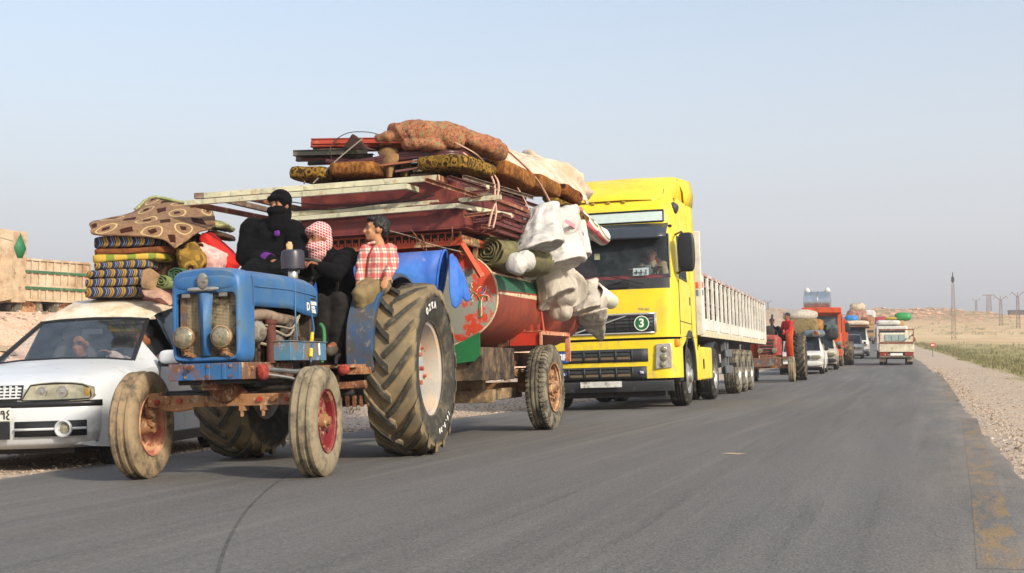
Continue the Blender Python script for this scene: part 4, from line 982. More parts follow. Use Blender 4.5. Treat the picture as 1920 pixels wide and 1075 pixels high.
# plastic pipes bent over the load
M_PIPE = plain('brown_plastic_pipe', hexc('4f2a2c'), .35, 0, .25)
for i, (off, lb) in enumerate(((0, 'top brown plastic pipe arching under the floral bundle'), (5, 'middle brown plastic pipe of the arching bunch'), (10, 'lowest brown plastic pipe of the arching bunch'))):
    pts = [W(624+i*9, 297+off*1.4, y=-2.5), W(672, 303+off, y=-2.5), W(706, 298+off, y=-2.5), W(745, 290+off, y=-2.45), W(800, 285+off*.8, y=-2.4), W(870, 287+off*.7, y=-2.2), W(930, 296+off*.7, x=.60), W(985, 318+off*.6, x=.70), W(1012, 342+off*.5, x=.74), W(1022, 366+off*.5, x=.8)]
    MB().tube(spline(pts, 6), .024, 10).build('plastic_pipe', M_PIPE, fr=FW, label=lb, cat='pipe', group=None)
for i, (p0, p1) in enumerate((((612, 303), (658, 309)), ((655, 306), (700, 300)))):
    MB().cyl(W(*p0, y=-2.6), W(*p1, y=-2.6), .028, n=12).build('pipe_stub', M_PIPE, fr=FW, label=('short brown pipe end beneath the black channels', 'tan pipe end crossing the bent brown pipes')[i], cat='pipe')
# sacking hanging between the cushions, brown sheet, planks
t_ = plain('brown_sacking', hexc('84643f'), .95, 0, .35, 6, .4, 30)
def sheet(name, ctrl, mat, label, cat, solid=.006, n=6, grp=None, fr=FW, crumple=.012):
    g = patch([[Vector(q) for q in r] for r in ctrl], n); m = MB()
    for r in g:
        for q in r: q += Vector((noise.noise(q*9), noise.noise(q*9+Vector((3, 0, 0))), noise.noise(q*9+Vector((0, 7, 0)))))*crumple
    m.rows(g, uv=True); return m.build(name, mat, fr=fr, label=label, cat=cat, group=grp, solid=solid, smooth=180)
sheet('sacking', [[W(708, 282, y=-2.4), W(726, 276, y=-2.45), W(745, 278, y=-2.4)], [W(714, 300, y=-2.5), W(728, 298, y=-2.52), W(748, 300, y=-2.5)], [W(720, 318, y=-2.5), W(729, 318, y=-2.54), W(737, 318, y=-2.5)], [W(725, 332, y=-2.52), W(730, 333, y=-2.54), W(735, 332, y=-2.52)]], t_, 'brown sacking rag hanging between velvet cushion and planks', 'rag')
sheet('sacking', [[W(750, 300, y=-2.2), W(762, 298, y=-2.25), W(775, 300, y=-2.2)], [W(752, 316, y=-2.25), W(762, 316, y=-2.3), W(768, 316, y=-2.25)], [W(752, 334, y=-2.25), W(758, 336, y=-2.3), W(764, 334, y=-2.25)]], t_, 'dim brown sacking behind the planks', 'rag')
sheet('brown_sheet', [[W(645, 278, y=-2.58), W(660, 252, y=-2.6), W(668, 262, y=-2.6)], [W(655, 278, y=-2.6), W(675, 268, y=-2.62), W(690, 275, y=-2.6)], [W(660, 281, y=-2.6), W(690, 280, y=-2.62), W(708, 284, y=-2.6)]], plain('dark_brown_hide', hexc('3a251b'), .8, 0, .3, 10, .3), 'dark brown torn sheet standing up on the channels', 'sheet')
MB().bb(-.75, .55, -2.2, .4, 2.6, 2.74).build('plank_crate', plain('dark_crate_wood', hexc('3d3128'), .9, 0, .3, 8, .3), fr=FW, label='dark wooden crate buried in the middle of the load', cat='crate', bevel=.01)  # dark brown wood with blotches
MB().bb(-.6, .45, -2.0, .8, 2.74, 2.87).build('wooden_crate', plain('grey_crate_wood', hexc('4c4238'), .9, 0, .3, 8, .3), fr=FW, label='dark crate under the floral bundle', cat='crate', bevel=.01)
for i, (a, b) in enumerate((((776, 322), (806, 318)), ((790, 305), (806, 296)), ((745, 296), (772, 290)))):
    MB().bar(W(*a, y=-2.3), W(*b, y=-2.3), .05, .02).build('wood_scrap', plain('pale_scrap_wood_%d' % i, hexc('8a7a66'), .9), fr=FW, label=('pale splintered board beside the gold lattice cushion', 'short upright stick by the lattice cushion', 'board end under the brown pipes')[i], cat='board')
# orange floral bundle
def floral():
    t = NT('orange_floral_cloth'); co = t.coord(); n = t.noise(26, 3, .6, co, 1.6); v = t.noise(13, 2, .5, t.coord('Object', (1.1, .9, 1)), 2)
    c = t.ramp(n, [(0, hexc('4a2820')), (.42, hexc('7d4632')), (.48, hexc('9c6448')), (.53, hexc('b3825c')), (.58, hexc('6b372c')), (.66, hexc('b9946a')), (.8, hexc('5f6446'))]); c = t.mix(t.step(v, .58, .64), c, hexc('7b7a55')); c = t.mix(t.step(v, .40, .34), c, hexc('74504e'))
    t.bump(t.noise(7, 5, .65, co), .5, .05); return t.fin(c, .92, 0, .2)
MF = floral()
# cream tarpaulin down the right rear
MT = NT('cream_tarpaulin'); MT.bump(MT.noise(5, 6, .7, MT.coord('Object', (1, .5, 1))), .5, .04)
M_TARP = MT.fin(MT.mix(MT.step(MT.noise(4, 5, .6), .35, .7), hexc('b8a48c'), hexc('dccdb8')), .85, 0, .2)
sheet('tarpaulin', [[W(925, 262, x=.2), W(975, 288, x=.15), W(1010, 294, x=.1), W(1045, 312, x=.1), W(1078, 345, x=.1)], [W(932, 275, x=.5), W(970, 296, x=.5), W(1015, 300, x=.5), W(1060, 325, x=.5), W(1095, 360, x=.55)],
                    [W(936, 288, x=.66), W(975, 312, x=.72), W(1020, 322, x=.8), W(1070, 345, x=.85), W(1102, 378, x=.9)], [W(945, 300, x=.68), W(990, 330, x=.74), W(1030, 345, x=.84), W(1080, 365, x=.9), W(1104, 386, x=.92)]], M_TARP, 'cream tarpaulin spread over the rear of the trailer load', 'tarpaulin', .008, 8, crumple=.03)
MB().soft(W(1045, 335, x=.35), (.9, 1.6, .3), eul(-6, 22, 0), e=.6, amp=.05, seed=9).build('bedding_pile', M_TARP, fr=FW, label='lumpy pile of bedding under the cream tarpaulin', cat='bedding', smooth=180)
# straps, ropes, wires
M_STRAP = plain('faded_pink_strap', hexc('c9a08a'), .8, 0, .2); M_WIRE = plain('black_wire', hexc('20201f'), .5)
def line(pts, r, mat, label, cat='rope', n=6, fr=FW): return MB().tube(spline(pts, 6), r, n).build(cat.replace(' ', '_'), mat, fr=fr, label=label, cat=cat)
def strap(pts, w, label):
    sp_ = spline(pts, 6); MB().rows([[q+Vector((w/2, 0, 0)) for q in sp_], [q-Vector((w/2, 0, 0)) for q in sp_]]).build('strap', M_STRAP, fr=FW, label=label, cat='strap', solid=.003)
strap([W(842, 262, y=-2.3), W(868, 275, y=-2.42), W(893, 290, y=-2.5), W(918, 318, x=.92), W(934, 342, x=1.0), W(932, 370, x=1.08), W(922, 400, x=1.08), W(916, 426, x=1.05)], .022, 'outer pink strap running from quilt to maroon frames')
strap([W(868, 286, y=-2.48), W(890, 303, y=-2.52), W(912, 318, x=.9), W(926, 342, x=.98), W(928, 370, x=1.06), W(930, 400, x=1.08), W(924, 428, x=1.06)], .022, 'inner pink strap beside the fat velvet cushion')
strap([W(928, 266, y=-1.6), W(960, 290, x=.74), W(990, 318, x=.86), W(1012, 345, x=.93), W(1034, 385, x=1.0)], .03, 'pink strap over the cream tarpaulin')
strap([W(970, 352, x=.95), W(982, 372, x=1.02), W(992, 394, x=1.08)], .016, 'short pink strap tied to the white sack')
line([W(587, 344, y=-2.78), W(632, 300, y=-2.72), W(680, 260, y=-2.66)], .007, plain('grey_rope', hexc('8b8378'), .9), 'grey rope slanting up across the gold cushion')
line([W(622, 300, y=-2.66), W(619, 280, y=-2.68), W(630, 262, y=-2.6), W(655, 249, y=-2.5), W(690, 248, y=-2.4), W(715, 254, y=-2.3)], .005, M_WIRE, 'black wire looping above the orange channels', 'wire')
line([W(808, 246, y=-2.1), W(815, 236, y=-2.1), W(840, 244, y=-2.0), W(852, 250, y=-1.95), W(858, 254, y=-1.9)], .006, M_WIRE, 'black wire loop on top of the floral quilt', 'wire')
line([W(540, 378, y=-2.8), W(600, 385, y=-2.8), W(680, 384, y=-2.8), W(740, 376, y=-2.8), W(790, 362, y=-2.8)], .006, M_WIRE, 'upper black cable sagging across the maroon troughs', 'cable')
line([W(545, 392, y=-2.81), W(620, 393, y=-2.81), W(700, 384, y=-2.81), W(770, 376, y=-2.81), W(815, 366, y=-2.81)], .007, M_WIRE, 'lower black cable sagging across the maroon troughs', 'cable')
line([W(700, 425, y=-2.72), W(775, 445, y=-2.75), W(800, 456, y=-2.75), W(855, 470, y=-2.6), W(868, 472, y=-2.5)], .004, plain('pale_cord', hexc('a89c88'), .9), 'thin pale cord tied along the orange rail', 'cord')
# blue drum squashed open at one end
M_DRUM = worn('blue_plastic', hexc('1d57b0'), [(hexc('3f78c8'), 3, .55, .15), (hexc('7a90a8'), 12, .66, .06)], .55, bump=.2, dust=.4)
def drum():
    fr = FW; o = bpy.data.objects.new('blue_drum', None); col.objects.link(o); o.matrix_world = FW.mat; tag(o, 'crumpled blue plastic drum lying behind the checked-shirt boy', 'drum')
    cy, cz = -2.86, 1.62; A, B = Vector((-.75, cy, cz-.02)), Vector((.62, cy, cz)); g = []
    for i in range(15):
        f = i/14; c = A.lerp(B, f); k = 1+.025*(1 if i in (4, 9) else 0); row = []
        for j in range(32):
            u = 2*math.pi*j/32; rz, ry = .235*k, .235*k; sq = sstep(.75, 1, f)
            z = math.sin(u)*rz*(1-.0*sq); y = math.cos(u)*ry*(1-.55*sq)
            row.append(c+Vector((.04*math.sin(u)*sq, y, z)))
        g.append(row)
    MB().rows(g, closed=True).build('drum_wall', M_DRUM, o, solid=.008, smooth=60)
    MB().rows([g[0], [A+(q-A)*.02 for q in g[0]]], closed=True).build('drum_base', M_DRUM, o)
    for i in (4, 9): MB().tube([q*1.0 for q in g[i]]+[g[i][0]], .012, 8, False).build('drum_hoop', M_DRUM, o)
    lip = g[-1]; MB().tube([q for q in lip]+[lip[0]], .013, 8, False).build('drum_lip', M_DRUM, o)
    def fl(pts): g_ = patch(pts, 5); return MB().rows(g_)
    fl([[W(843, 478, y=-2.9), W(848, 476, y=-2.82), W(853, 484, y=-2.74)], [W(842, 515, y=-2.98), W(858, 512, y=-2.92), W(868, 520, y=-2.84)], [W(843, 548, y=-3.0), W(858, 555, y=-2.95), W(869, 545, y=-2.88)], [W(847, 572, y=-2.97), W(854, 578, y=-2.95), W(864, 568, y=-2.90)]]).build('torn_flap', M_DRUM, o, solid=.01)
    fl([[W(848, 480, y=-2.8), W(853, 482, y=-2.74), W(857, 488, y=-2.7)], [W(858, 510, y=-2.86), W(867, 512, y=-2.8), W(872, 522, y=-2.76)], [W(865, 538, y=-2.88), W(873, 540, y=-2.84), W(879, 548, y=-2.8)], [W(867, 558, y=-2.86), W(875, 566, y=-2.84), W(883, 560, y=-2.8)]]).build('torn_flap', M_DRUM, o, solid=.012)
drum()
# rolled carpets
def carpet_roll(c, ax, L, r, mat, label, fr, turns=4, flat=.85, cat='carpet roll'):
    c, ax = Vector(c), Vector(ax).normalized(); a, b = frame_of(ax); n = turns*26; g = [[], []]
    for k in range(n+1):
        t = k/n; u = t*turns*2*math.pi; q = r*(.12+.88*t)*(1+.07*math.sin(3*u+t*9)+.05*math.sin(5*u)); d = a*math.cos(u)*q+b*math.sin(u)*q*flat
        g[0].append(c+d); g[1].append(c+ax*L+d)
    return MB().rows(g).build('carpet_roll', mat, fr=fr, label=label, cat=cat, solid=r*.085, smooth=60)
M_OLIVE = plain('olive_carpet', hexc('6d6747'), .95, 0, .35, 7, .4, 60)
carpet_roll(W(912, 470, y=-1.95), (.35, 1, -.08), .9, .215, M_OLIVE, 'rolled olive carpet resting on the tank beside the white sacks', FW, 5, .82)
# white cloth sacks wrapped round pots: cloth pulled taut over round rims
def sackcloth(name, a, b):
    t = NT(name); n = t.noise(5, 6, .7, t.coord('Object', (1, 1, .35)), .8); c = t.mix(t.step(n, .3, .75), a, b)
    t.val(t.b, 'Subsurface Weight', .0); t.bump(n, .55, .05); return t.fin(c, .75, 0, .25)
M_SACK = sackcloth('white_sackcloth', hexc('aeaba6'), hexc('d2cfc9')); M_SACK2 = sackcloth('cream_sackcloth', hexc('a0978a'), hexc('c4bcb0'))
def sack(m, neck, c, nrm, R, nr=.06, pl=9, seed=0, flat=1.):
    """cloth pulled over a round pot: pleats run from the tied neck to the rim, then the flat base"""
    neck, c, nrm = Vector(neck), Vector(c), Vector(nrm).normalized(); a, b = frame_of(nrm); g = []; K = 72; T = 26
    for i in range(T+1):
        t = i/T; row = []
        for k in range(K):
            u = 2*math.pi*k/K; d = a*math.cos(u)+b*math.sin(u)*flat; tt = t**.8
            pw = .5+.5*noise.noise(Vector((math.cos(u)*1.5, math.sin(u)*1.5, seed*3.1)))
            ridge = abs(math.sin(pl*u*.5+2*noise.noise(Vector((math.cos(u)*2, math.sin(u)*2, seed)))+t*1.2*math.sin(u+seed)))
            r = nr+(R-nr)*(tt**(.55+.5*pw)); r *= 1-.24*(1-t)**.8*ridge*min(1, t*5)-.05*(1-ridge)*math.sin(math.pi*t)
            q = neck.lerp(c, t)+d*r; q += Vector((noise.noise(q*6+Vector((seed, 0, 0))), noise.noise(q*6+Vector((0, seed, 4))), noise.noise(q*6)))*.02*math.sin(math.pi*min(1, t*1.05))
            q += Vector((0, 0, -1))*.05*math.sin(math.pi*t)*(pw-.3); row.append(q)
        g.append(row)
    for f, dn in ((.97, -.012), (.9, -.004), (.6, .02), (.3, .028), (.02, .03)):
        g.append([c+(a*math.cos(2*math.pi*k/K)+b*math.sin(2*math.pi*k/K)*flat)*R*f+nrm*(dn if (neck-c).dot(nrm) > 0 else -dn) for k in range(K)])
    m.rows(g, closed=True); m.add([q for q in g[0]], [tuple(range(K))[::-1]]); m.add([q for q in g[-1]], [tuple(range(K))])
def sewn(m, mat, label, vox=.011, relax=3, amp=.011, name='sack', cat='sack', tilt=0):
    """one cloth skin over the pots inside, creased along its length"""
    o = m.build('tmp', mat, smooth=0, remesh=vox, relax=relax); o.matrix_world = Matrix(); dg = bpy.context.evaluated_depsgraph_get(); dg.update()
    me = bpy.data.meshes.new_from_object(o.evaluated_get(dg)); bpy.data.objects.remove(o); nn = [v.normal.copy() for v in me.vertices]
    lo = [min(v.co[i] for v in me.vertices) for i in range(3)]; hi = [max(v.co[i] for v in me.vertices) for i in range(3)]; base = Vector(((lo[0]+hi[0])/2, (lo[1]+hi[1])/2, lo[2]))
    for v, q in zip(me.vertices, nn):
        p = v.co; k = 1-abs(noise.noise(Vector((p.x*7+p.z*3, p.y*7, p.z*2+p.x*2))))*2.4; k2 = 1-abs(noise.noise(Vector((p.x*3, p.y*16, p.z*12-p.x*7))))*2; v.co = p+q*(k*amp+k2*amp*.3)-base
    me.polygons.foreach_set('use_smooth', [True]*len(me.polygons)); me.materials.clear(); me.materials.append(mat); me.name = name
    r = bpy.data.objects.new(name, me); col.objects.link(r); r.matrix_world = FW.mat @ Matrix.Translation(base); return tag(r, label, cat)
m = MB(); sack(m, W(1015, 392, x=1.08), W(1007, 468, x=1.20), (-.30, .04, .95), .30, .2, 8, 1); sack(m, W(1052, 398, x=1.06), W(1040, 503, x=1.16), (-.30, .04, .95), .37, .22, 7, 2)
sack(m, W(1076, 420, x=1.1), W(1078, 482, x=1.14), (-.22, .1, .95), .2, .14, 6, 8); m.soft(W(1035, 425, x=1.08), (.6, .5, .4), e=.8, amp=.004); m.soft(W(1030, 470, x=1.1), (.62, .5, .34), e=.8, amp=.004)
sewn(m, M_SACK, 'large white sack with a pink stripe bulging over pots')
m = MB(); m.soft(W(968, 496, x=1.16), (.2, .18, .2), eul(0, 30, 0), e=.8, amp=.006, seed=3); m.soft(W(984, 490, x=1.2), (.22, .2, .2), e=.9, amp=.006, seed=4); sewn(m, M_SACK, 'small knotted white pouch beside the olive carpet', .01, 2, .01)
sheet('pink_stripe', [[W(1058, 416, x=1.36), W(1061, 411, x=1.36)], [W(1076, 428, x=1.37), W(1078, 421, x=1.37)], [W(1093, 445, x=1.33), W(1095, 437, x=1.33)]], plain('pink_ribbon', hexc('d08a98'), .8), 'pink stripe on the large white sack', 'ribbon', .004, 5, crumple=0)
m = MB(); sack(m, W(1046, 505, x=1.02), W(1070, 543, x=1.18), (.45, -.88, -.05), .205, .17, 7, 4); sack(m, W(1030, 515, x=1.02), W(1044, 560, x=1.10), (-.5, .1, .85), .24, .18, 6, 5); m.soft(W(1050, 545, x=1.08), (.4, .4, .4), e=.8, amp=.004); m.soft(W(1052, 580, x=1.08), (.26, .24, .26), e=.8, amp=.01)
sewn(m, M_SACK2, 'cream sack with a round lid showing through the cloth')
m = MB(); sack(m, W(1100, 530, x=1.02), W(1095, 582, x=1.12), (-.30, .02, .95), .21, .15, 7, 6); sewn(m, M_SACK2, 'cream sack around a shallow pot below the round lid')
m = MB(); sack(m, W(1128, 637, x=1.0), W(1108, 588, x=1.04), (-.25, -.05, .95), .22, .014, 7, 7); m.soft(W(1112, 565, x=1.0), (.36, .36, .34), e=.85, amp=.004); sewn(m, M_SACK2, 'pointed cream sack hanging lowest with a drooping tip')
m = MB(); m.soft(W(792, 258, y=-2.15), (.62, .8, .26), eul(0, 4, 0), e=.75, amp=.01); m.soft(W(842, 262, y=-2.05), (.5, .8, .28), eul(0, 12, 0), e=.75, amp=.01); m.soft(W(750, 266, y=-2.2), (.4, .7, .14), eul(0, -6, 0), e=.75, amp=.006); m.soft(W(800, 276, y=-2.3), (.45, .5, .12), eul(0, 4, 0), e=.7, amp=.006)
sewn(m, MF, 'big orange floral quilt bundled on top of the load', .013, 3, .016, 'floral_bundle', 'bundle')
m = MB(); m.soft(W(885, 270, y=-1.85), (.5, .8, .2), eul(0, 14, 0), e=.75, amp=.01); m.soft(W(918, 277, y=-1.75), (.3, .7, .2), eul(0, 20, 0), e=.8, amp=.008); sewn(m, MF, 'smaller floral quilt roll beside the pink straps', .013, 3, .014, 'floral_bundle', 'bundle')
def bucket():
    o = bpy.data.objects.new('white_bucket', None); col.objects.link(o); o.matrix_world = FW.mat; tag(o, 'white plastic bucket hanging sideways from the cream sacks', 'bucket')
    a, b = W(1114, 547, x=1.05), W(1146, 566, x=1.12); ax = (b-a).normalized(); L = (b-a).length
    bm_ = plain('white_bucket_plastic', hexc('e2dccb'), .4, 0, .06)
    MB().lathe([(.125, 0), (.112, L*.5), (.10, L), (.09, L+.012), (0, L+.012)], a, ax, 32).build('bucket_wall', bm_, o, solid=.004)
    MB().lathe([(.122, -.006), (.131, 0), (.122, .014)], a, ax, 32).build('bucket_rim', bm_, o)
    u, v = frame_of(ax); MB().tube([a+u*math.cos(t)*.128+(v*.6-ax*.35)*math.sin(t)*.16 for t in [math.pi*k/14 for k in range(15)]], .005, 6).build('bucket_handle', bm_, o)
bucket()
# loose rods and sticks tangled into the load
def rods():
    rnd = random.Random(21); mats = [M_RTUBE, M_MTUBE, M_BROWNT, M_BLK]
    ends = [((800, 338), (1000, 402)), ((842, 333), (1010, 388)), ((870, 332), (1002, 372)), ((905, 424), (990, 440)), ((880, 362), (930, 356)), ((885, 372), (940, 365)), ((872, 405), (930, 398)), ((890, 415), (940, 408))]
    for i, (a, b) in enumerate(ends):
        p, q = W(*a, x=.92+.02*(i % 4)), W(*b, x=1.0+.02*(i % 3)); MB().angle(p, q, .03, .005).build('angle_iron', mats[i % 3], fr=FW, label='loose rusty angle iron bar jutting from the stacked gates', cat='iron bar', group='loose bars in the stacked gates')
    for i, (a, b) in enumerate((((560, 292), (640, 286)), ((566, 300), (650, 297)), ((598, 282), (668, 279)), ((630, 310), (710, 306)), ((700, 312), (800, 300)), ((740, 322), (806, 312)), ((770, 330), (850, 322)))):
        MB().bar(W(*a, y=-2.5-.03*i), W(*b, y=-2.42), .03, .02).build('thin_batten', mats[i % 4], fr=FW, label='thin dark batten wedged between cushions and channels', cat='batten', group='battens between the cushions and channels')
    for i, (a, b) in enumerate((((770, 430), (795, 470)), ((848, 425), (842, 462)), ((570, 345), (569, 338)), ((790, 440), (800, 478)))):
        line([W(*a, y=-2.76), (W(*a, y=-2.76)+W(*b, y=-2.76))/2+Vector((.02, -.02, 0)), W(*b, y=-2.74)], .006, M_RUST, ('bent wire hanging from the lower maroon trough', 'rusty wire hook on the orange rail', 'wire stub upright at the corner of the upper trough', 'second bent wire hanging near the maroon trough')[i], 'wire')
rods()
# ================================================================== YELLOW TRUCK
def rows_if(m, g, fn, flip=False):
    """grid faces kept where fn(i, j)"""
    o = len(m.v); n = len(g[0])
    for r in g: m.v += [Vector(q) for q in r]
    for i in range(len(g)-1):
        for j in range(n-1):
            if fn(i, j):
                f = (o+i*n+j, o+i*n+j+1, o+(i+1)*n+j+1, o+(i+1)*n+j); m.f.append(f[::-1] if flip else f)
    return m
M_YEL = worn('yellow_truck_paint', hexc('e8ce2c'), [(hexc('d4b83a'), 2.2, .56, .14), (hexc('b39c5c'), 9, .70, .06)], .32, bump=.0, var=.05)
M_YEL2 = worn('yellow_bumper_paint', hexc('e8ce2c'), [(hexc('bfa65a'), 4, .60, .12), (hexc('8f7a4c'), 12, .70, .06)], .38, bump=.0, var=.05)
M_GREYP = plain('grey_black_plastic', hexc('2f3234'), .6, 0, .2, 6)
M_GREYL = plain('mid_grey_plastic', hexc('5b6064'), .55, 0, .15, 6)
M_REDI = plain('red_cab_trim', hexc('8a1722'), .6, 0, .15)
M_DKI = plain('dark_cab_trim', hexc('1a1c20'), .7, 0, .2)
M_ALU = plain('scuffed_aluminium', hexc('b5b3ac'), .35, .7, .15, 9)
FK = Frame(1.483, 20.396, .2865)
truck = thing('yellow_truck', FK, 'yellow road tractor unit with number 3 discs on its grille, hauling slatted trailer', 'truck')
def yellow_truck():
    P = truck
    FY = [(.3, .06), (.5, .02), (1.2, .0), (2.0, .02), (2.12, .04), (2.5, .10), (2.84, .17), (3.02, .22), (3.27, .30), (3.42, .38), (3.5, .55)]
    def fy(x, z): return interp(FY, z)+.07*(x/1.23)**2
    zs = [.5, .66, .8, .98, 1.12, 1.16, 1.3, 1.55, 1.8, 1.95, 2.12, 2.3, 2.5, 2.7, 2.84, 3.02, 3.06, 3.25, 3.3, 3.42, 3.5]
    def ring(z):
        w = 1.235-(0 if z < 2.1 else (z-2.1)*.035); f = interp(FY, z); r = .22; R_ = []
        for y in (2.25, 1.7, 1.36, .62, .46): R_.append((w, y+f*.3))
        for k in range(6):
            a = RD(90*k/5); R_.append((w-r+r*math.cos(a), f+.05+r-r*math.sin(a)))
        for x in (.85, .6, .3): R_.append((x, f+.07*(x/1.23)**2))
        L = [(-x, y) for x, y in R_]
        return [(x, y, z) for x, y in L]+[(0, f, z)]+[(x, y, z) for x, y in R_[::-1]]
    g = [ring(z) for z in zs]; n = len(g[0]); c = n//2
    zi = lambda z: min(range(len(zs)), key=lambda i: abs(zs[i]-z))
    ws = lambda i, j: zi(2.12) <= i < zi(2.84) and 8 <= j < n-9
    up = lambda i, j: zi(3.06) <= i < zi(3.25) and 9 <= j < n-10
    scut = lambda i, j: zi(1.95) <= i < zi(2.12) and 8 <= j < n-9
    side = lambda i, j: zi(2.12) <= i < zi(2.84) and (j == 2 or j == n-4 or j == 3 or j == n-5)
    def arch(i, j):
        q = (Vector(g[i][j])+Vector(g[i+1][j+1]))/2; return abs(q.x) > 1.1 and q.y > .55 and q.z < 1.16 
    body = MB(); rows_if(body, g, lambda i, j: i >= zi(1.16) and not ws(i, j) and not up(i, j) and not side(i, j) and not scut(i, j))
    back = [(x, 2.27, z) for x, z in ((-1.2, .9), (1.2, .9), (1.2, 3.5), (-1.2, 3.5))]; body.add(back, [(0, 1, 2, 3)])
    top = g[-1]; body.add(top, [tuple(range(len(top)))])
    b = body.build('cab_shell', M_YEL, P, smooth=35)
    MB().add([], []); m = MB(); rows_if(m, g, lambda i, j: i < zi(1.12) and not arch(i, j)); m.build('bumper', M_YEL2, P, smooth=35)
    m = MB(); rows_if(m, [[(x*.97, y+.05, z) for x, y, z in r] for r in (ring(1.0), ring(1.25))], lambda i, j: 4 < j < n-5); m.build('bumper_gap', M_DKI, P)
    m = MB(); rows_if(m, g, scut); m.build('scuttle', M_GREYP, P, smooth=40)
    m = MB(); rows_if(m, g, ws); m.build('windscreen', M_GLASS, P, smooth=60)
    m = MB(); rows_if(m, g, up); m.build('roof_window', plain('pale_sunshade_glass', hexc('b9c9c4'), .12, 0, .05), P, smooth=60)
    for sgn in (0, 1):
        m = MB(); rows_if(m, g, lambda i, j: side(i, j) and (j < c) == bool(sgn)); m.build('side_window', M_GLASS, P, smooth=60)
    # frames round the glass
    def along(js, i): return [Vector(g[i][j])+Vector((0, -.006, 0)) for j in js]
    jj = list(range(8, n-8))
    m = MB().tube(along(jj, zi(2.84)), .014, 6); m.tube([Vector(g[i][8])*1.002 for i in range(zi(2.12), zi(2.84)+1)], .018, 6); m.tube([Vector(g[i][n-9])*1.002 for i in range(zi(2.12), zi(2.84)+1)], .018, 6)
    j2 = list(range(9, n-9))
    for z in (3.06, 3.25): m.tube(along(j2, zi(z)), .016, 6)
    for j in (9, n-10): m.tube([Vector(g[i][j]) for i in range(zi(3.06), zi(3.25)+1)], .016, 6)
    m.build('window_seal', M_BLACK, P, kind='stuff')
    # patches that follow the front skin
    def front(x0, x1, z0, z1, off, nx=12): return [[(x0+(x1-x0)*j/nx, fy(x0+(x1-x0)*j/nx, z)-off, z) for j in range(nx+1)] for z in (z0, (z0+z1)/2, z1)]
    gr = MB().rows(front(-.88, .88, 1.25, 1.53, .012)).build('grille', M_GREYP, P, solid=.01)
    ch = plain('silver_trim', hexc('c9c9c4'), .3, .6, .1)
    for z0, z1, x0, x1 in ((1.53, 1.56, -.91, .91), (1.225, 1.25, -.9, .9), (1.24, 1.545, .88, .915), (1.24, 1.545, -.915, -.88)): MB().rows(front(x0, x1, z0, z1, .02)).build('grille_surround', ch, gr, solid=.016)
    for k in range(5): MB().rows(front(-.86, .86, 1.275+.055*k, 1.29+.055*k, .022)).build('slat', M_DKI, gr, solid=.012)
    for k in range(7): MB().rows(front(-.75+.25*k-.01, -.75+.25*k+.01, 1.26, 1.52, .02, 2)).build('slat', M_DKI, gr, solid=.012)
    MB().bar((-.42, fy(.42, 1.27)-.04, 1.265), (.42, fy(.42, 1.5)-.04, 1.515), .012, .022).build('diagonal_bar', ch, gr)
    MB().bb(-.055, .055, -.055, -.04, 1.36, 1.42).build('emblem', M_WHITE, gr, bevel=.004); MB().bb(-.04, .04, -.06, -.054, 1.375, 1.405).build('emblem_centre', plain('emblem_blue', hexc('20305a'), .4), gr)
    for sx in (-1, 1):
        cc = (sx*.68, fy(.68, 1.39)-.03, 1.39)
        d = MB().lathe([(0, -.008), (.108, -.008), (.108, 0)], cc, (0, 1, 0), 36).build('number_disc', plain('disc_green', hexc('0f6b35'), .5, 0, .05), gr)
        MB().lathe([(.108, -.01), (.122, -.01), (.122, 0)], cc, (0, 1, 0), 36).build('disc_border', M_WHITE, d)
        text_mesh('3', .19, face_m(Vector(cc)+Vector((0, -.011, 0))), 'numeral', M_WHITE, d, .002, .006)
    text_mesh('FH4 420', .055, face_m(Vector((.72, fy(.72, 1.62)-.006, 1.62))), 'lettering', ch, P, .002)
    # lower intakes
    for z0, z1, xe in ((.775, .985, .76), (.50, .70, .73)):
        it = MB().rows(front(-xe, xe, z0, z1, .008)).build('intake', M_GREYP, P, solid=.008)
        for k in range(3): MB().rows(front(-.56, .5, z0+.03+.065*k, z0+.045+.065*k, .02)).build('slat', M_DKI, it, solid=.012)
        for k in range(5): MB().rows(front(-.56+.265*k-.012, -.56+.265*k+.012, z0+.005, z1-.005, .024, 2)).build('slat', M_GREYP, it, solid=.014)
        for k in range(4): MB().rows(front(-.54+.265*k, -.32+.265*k, z0+.02, z0+.09, .014, 2)).build('mesh_panel', plain('fine_mesh', hexc('6b5d48'), .9, 0, .3, 60), it)
    tb = plain('tir_blue', hexc('1a4f9a'), .5, 0, .05); tp = MB().bb(-.76, -.545, -.05, -.04, .79, .965).build('tir_plate', tb, P)
    text_mesh('TIR', .13, face_m(Vector((-.652, -.052, .878))), 'lettering', M_WHITE, tp, .002, .006)
    for sx in (-1, 1):
        s2 = MB().ball((sx*.655, fy(.65, .6)-.02, .60), (.065, .012, .034)).build('country_oval', plain('oval_blue', hexc('22386e'), .4), P)
        text_mesh('TR', .05, face_m(Vector((sx*.655, fy(.65, .6)-.034, .60))), 'lettering', M_WHITE, s2, .002, .003)
    MB().rows(front(-1.16, 1.16, .30, .46, .05, 16)).build('lower_bumper', worn('scuffed_black_bumper', hexc('2e3032'), [(hexc('6a665e'), 8, .64, .06)], .65), P, solid=.1, bevel=.01)
    pl = MB().bb(-.34, .34, -.115, -.105, .375, .47).build('number_plate', worn('bent_white_plate', hexc('cfcfca'), [(hexc('7a756c'), 7, .56, .1)], .45), P)
    MB().bb(-1.0, 1.0, .15, .35, .2, .5).build('under_run_bar', M_DARK, P)
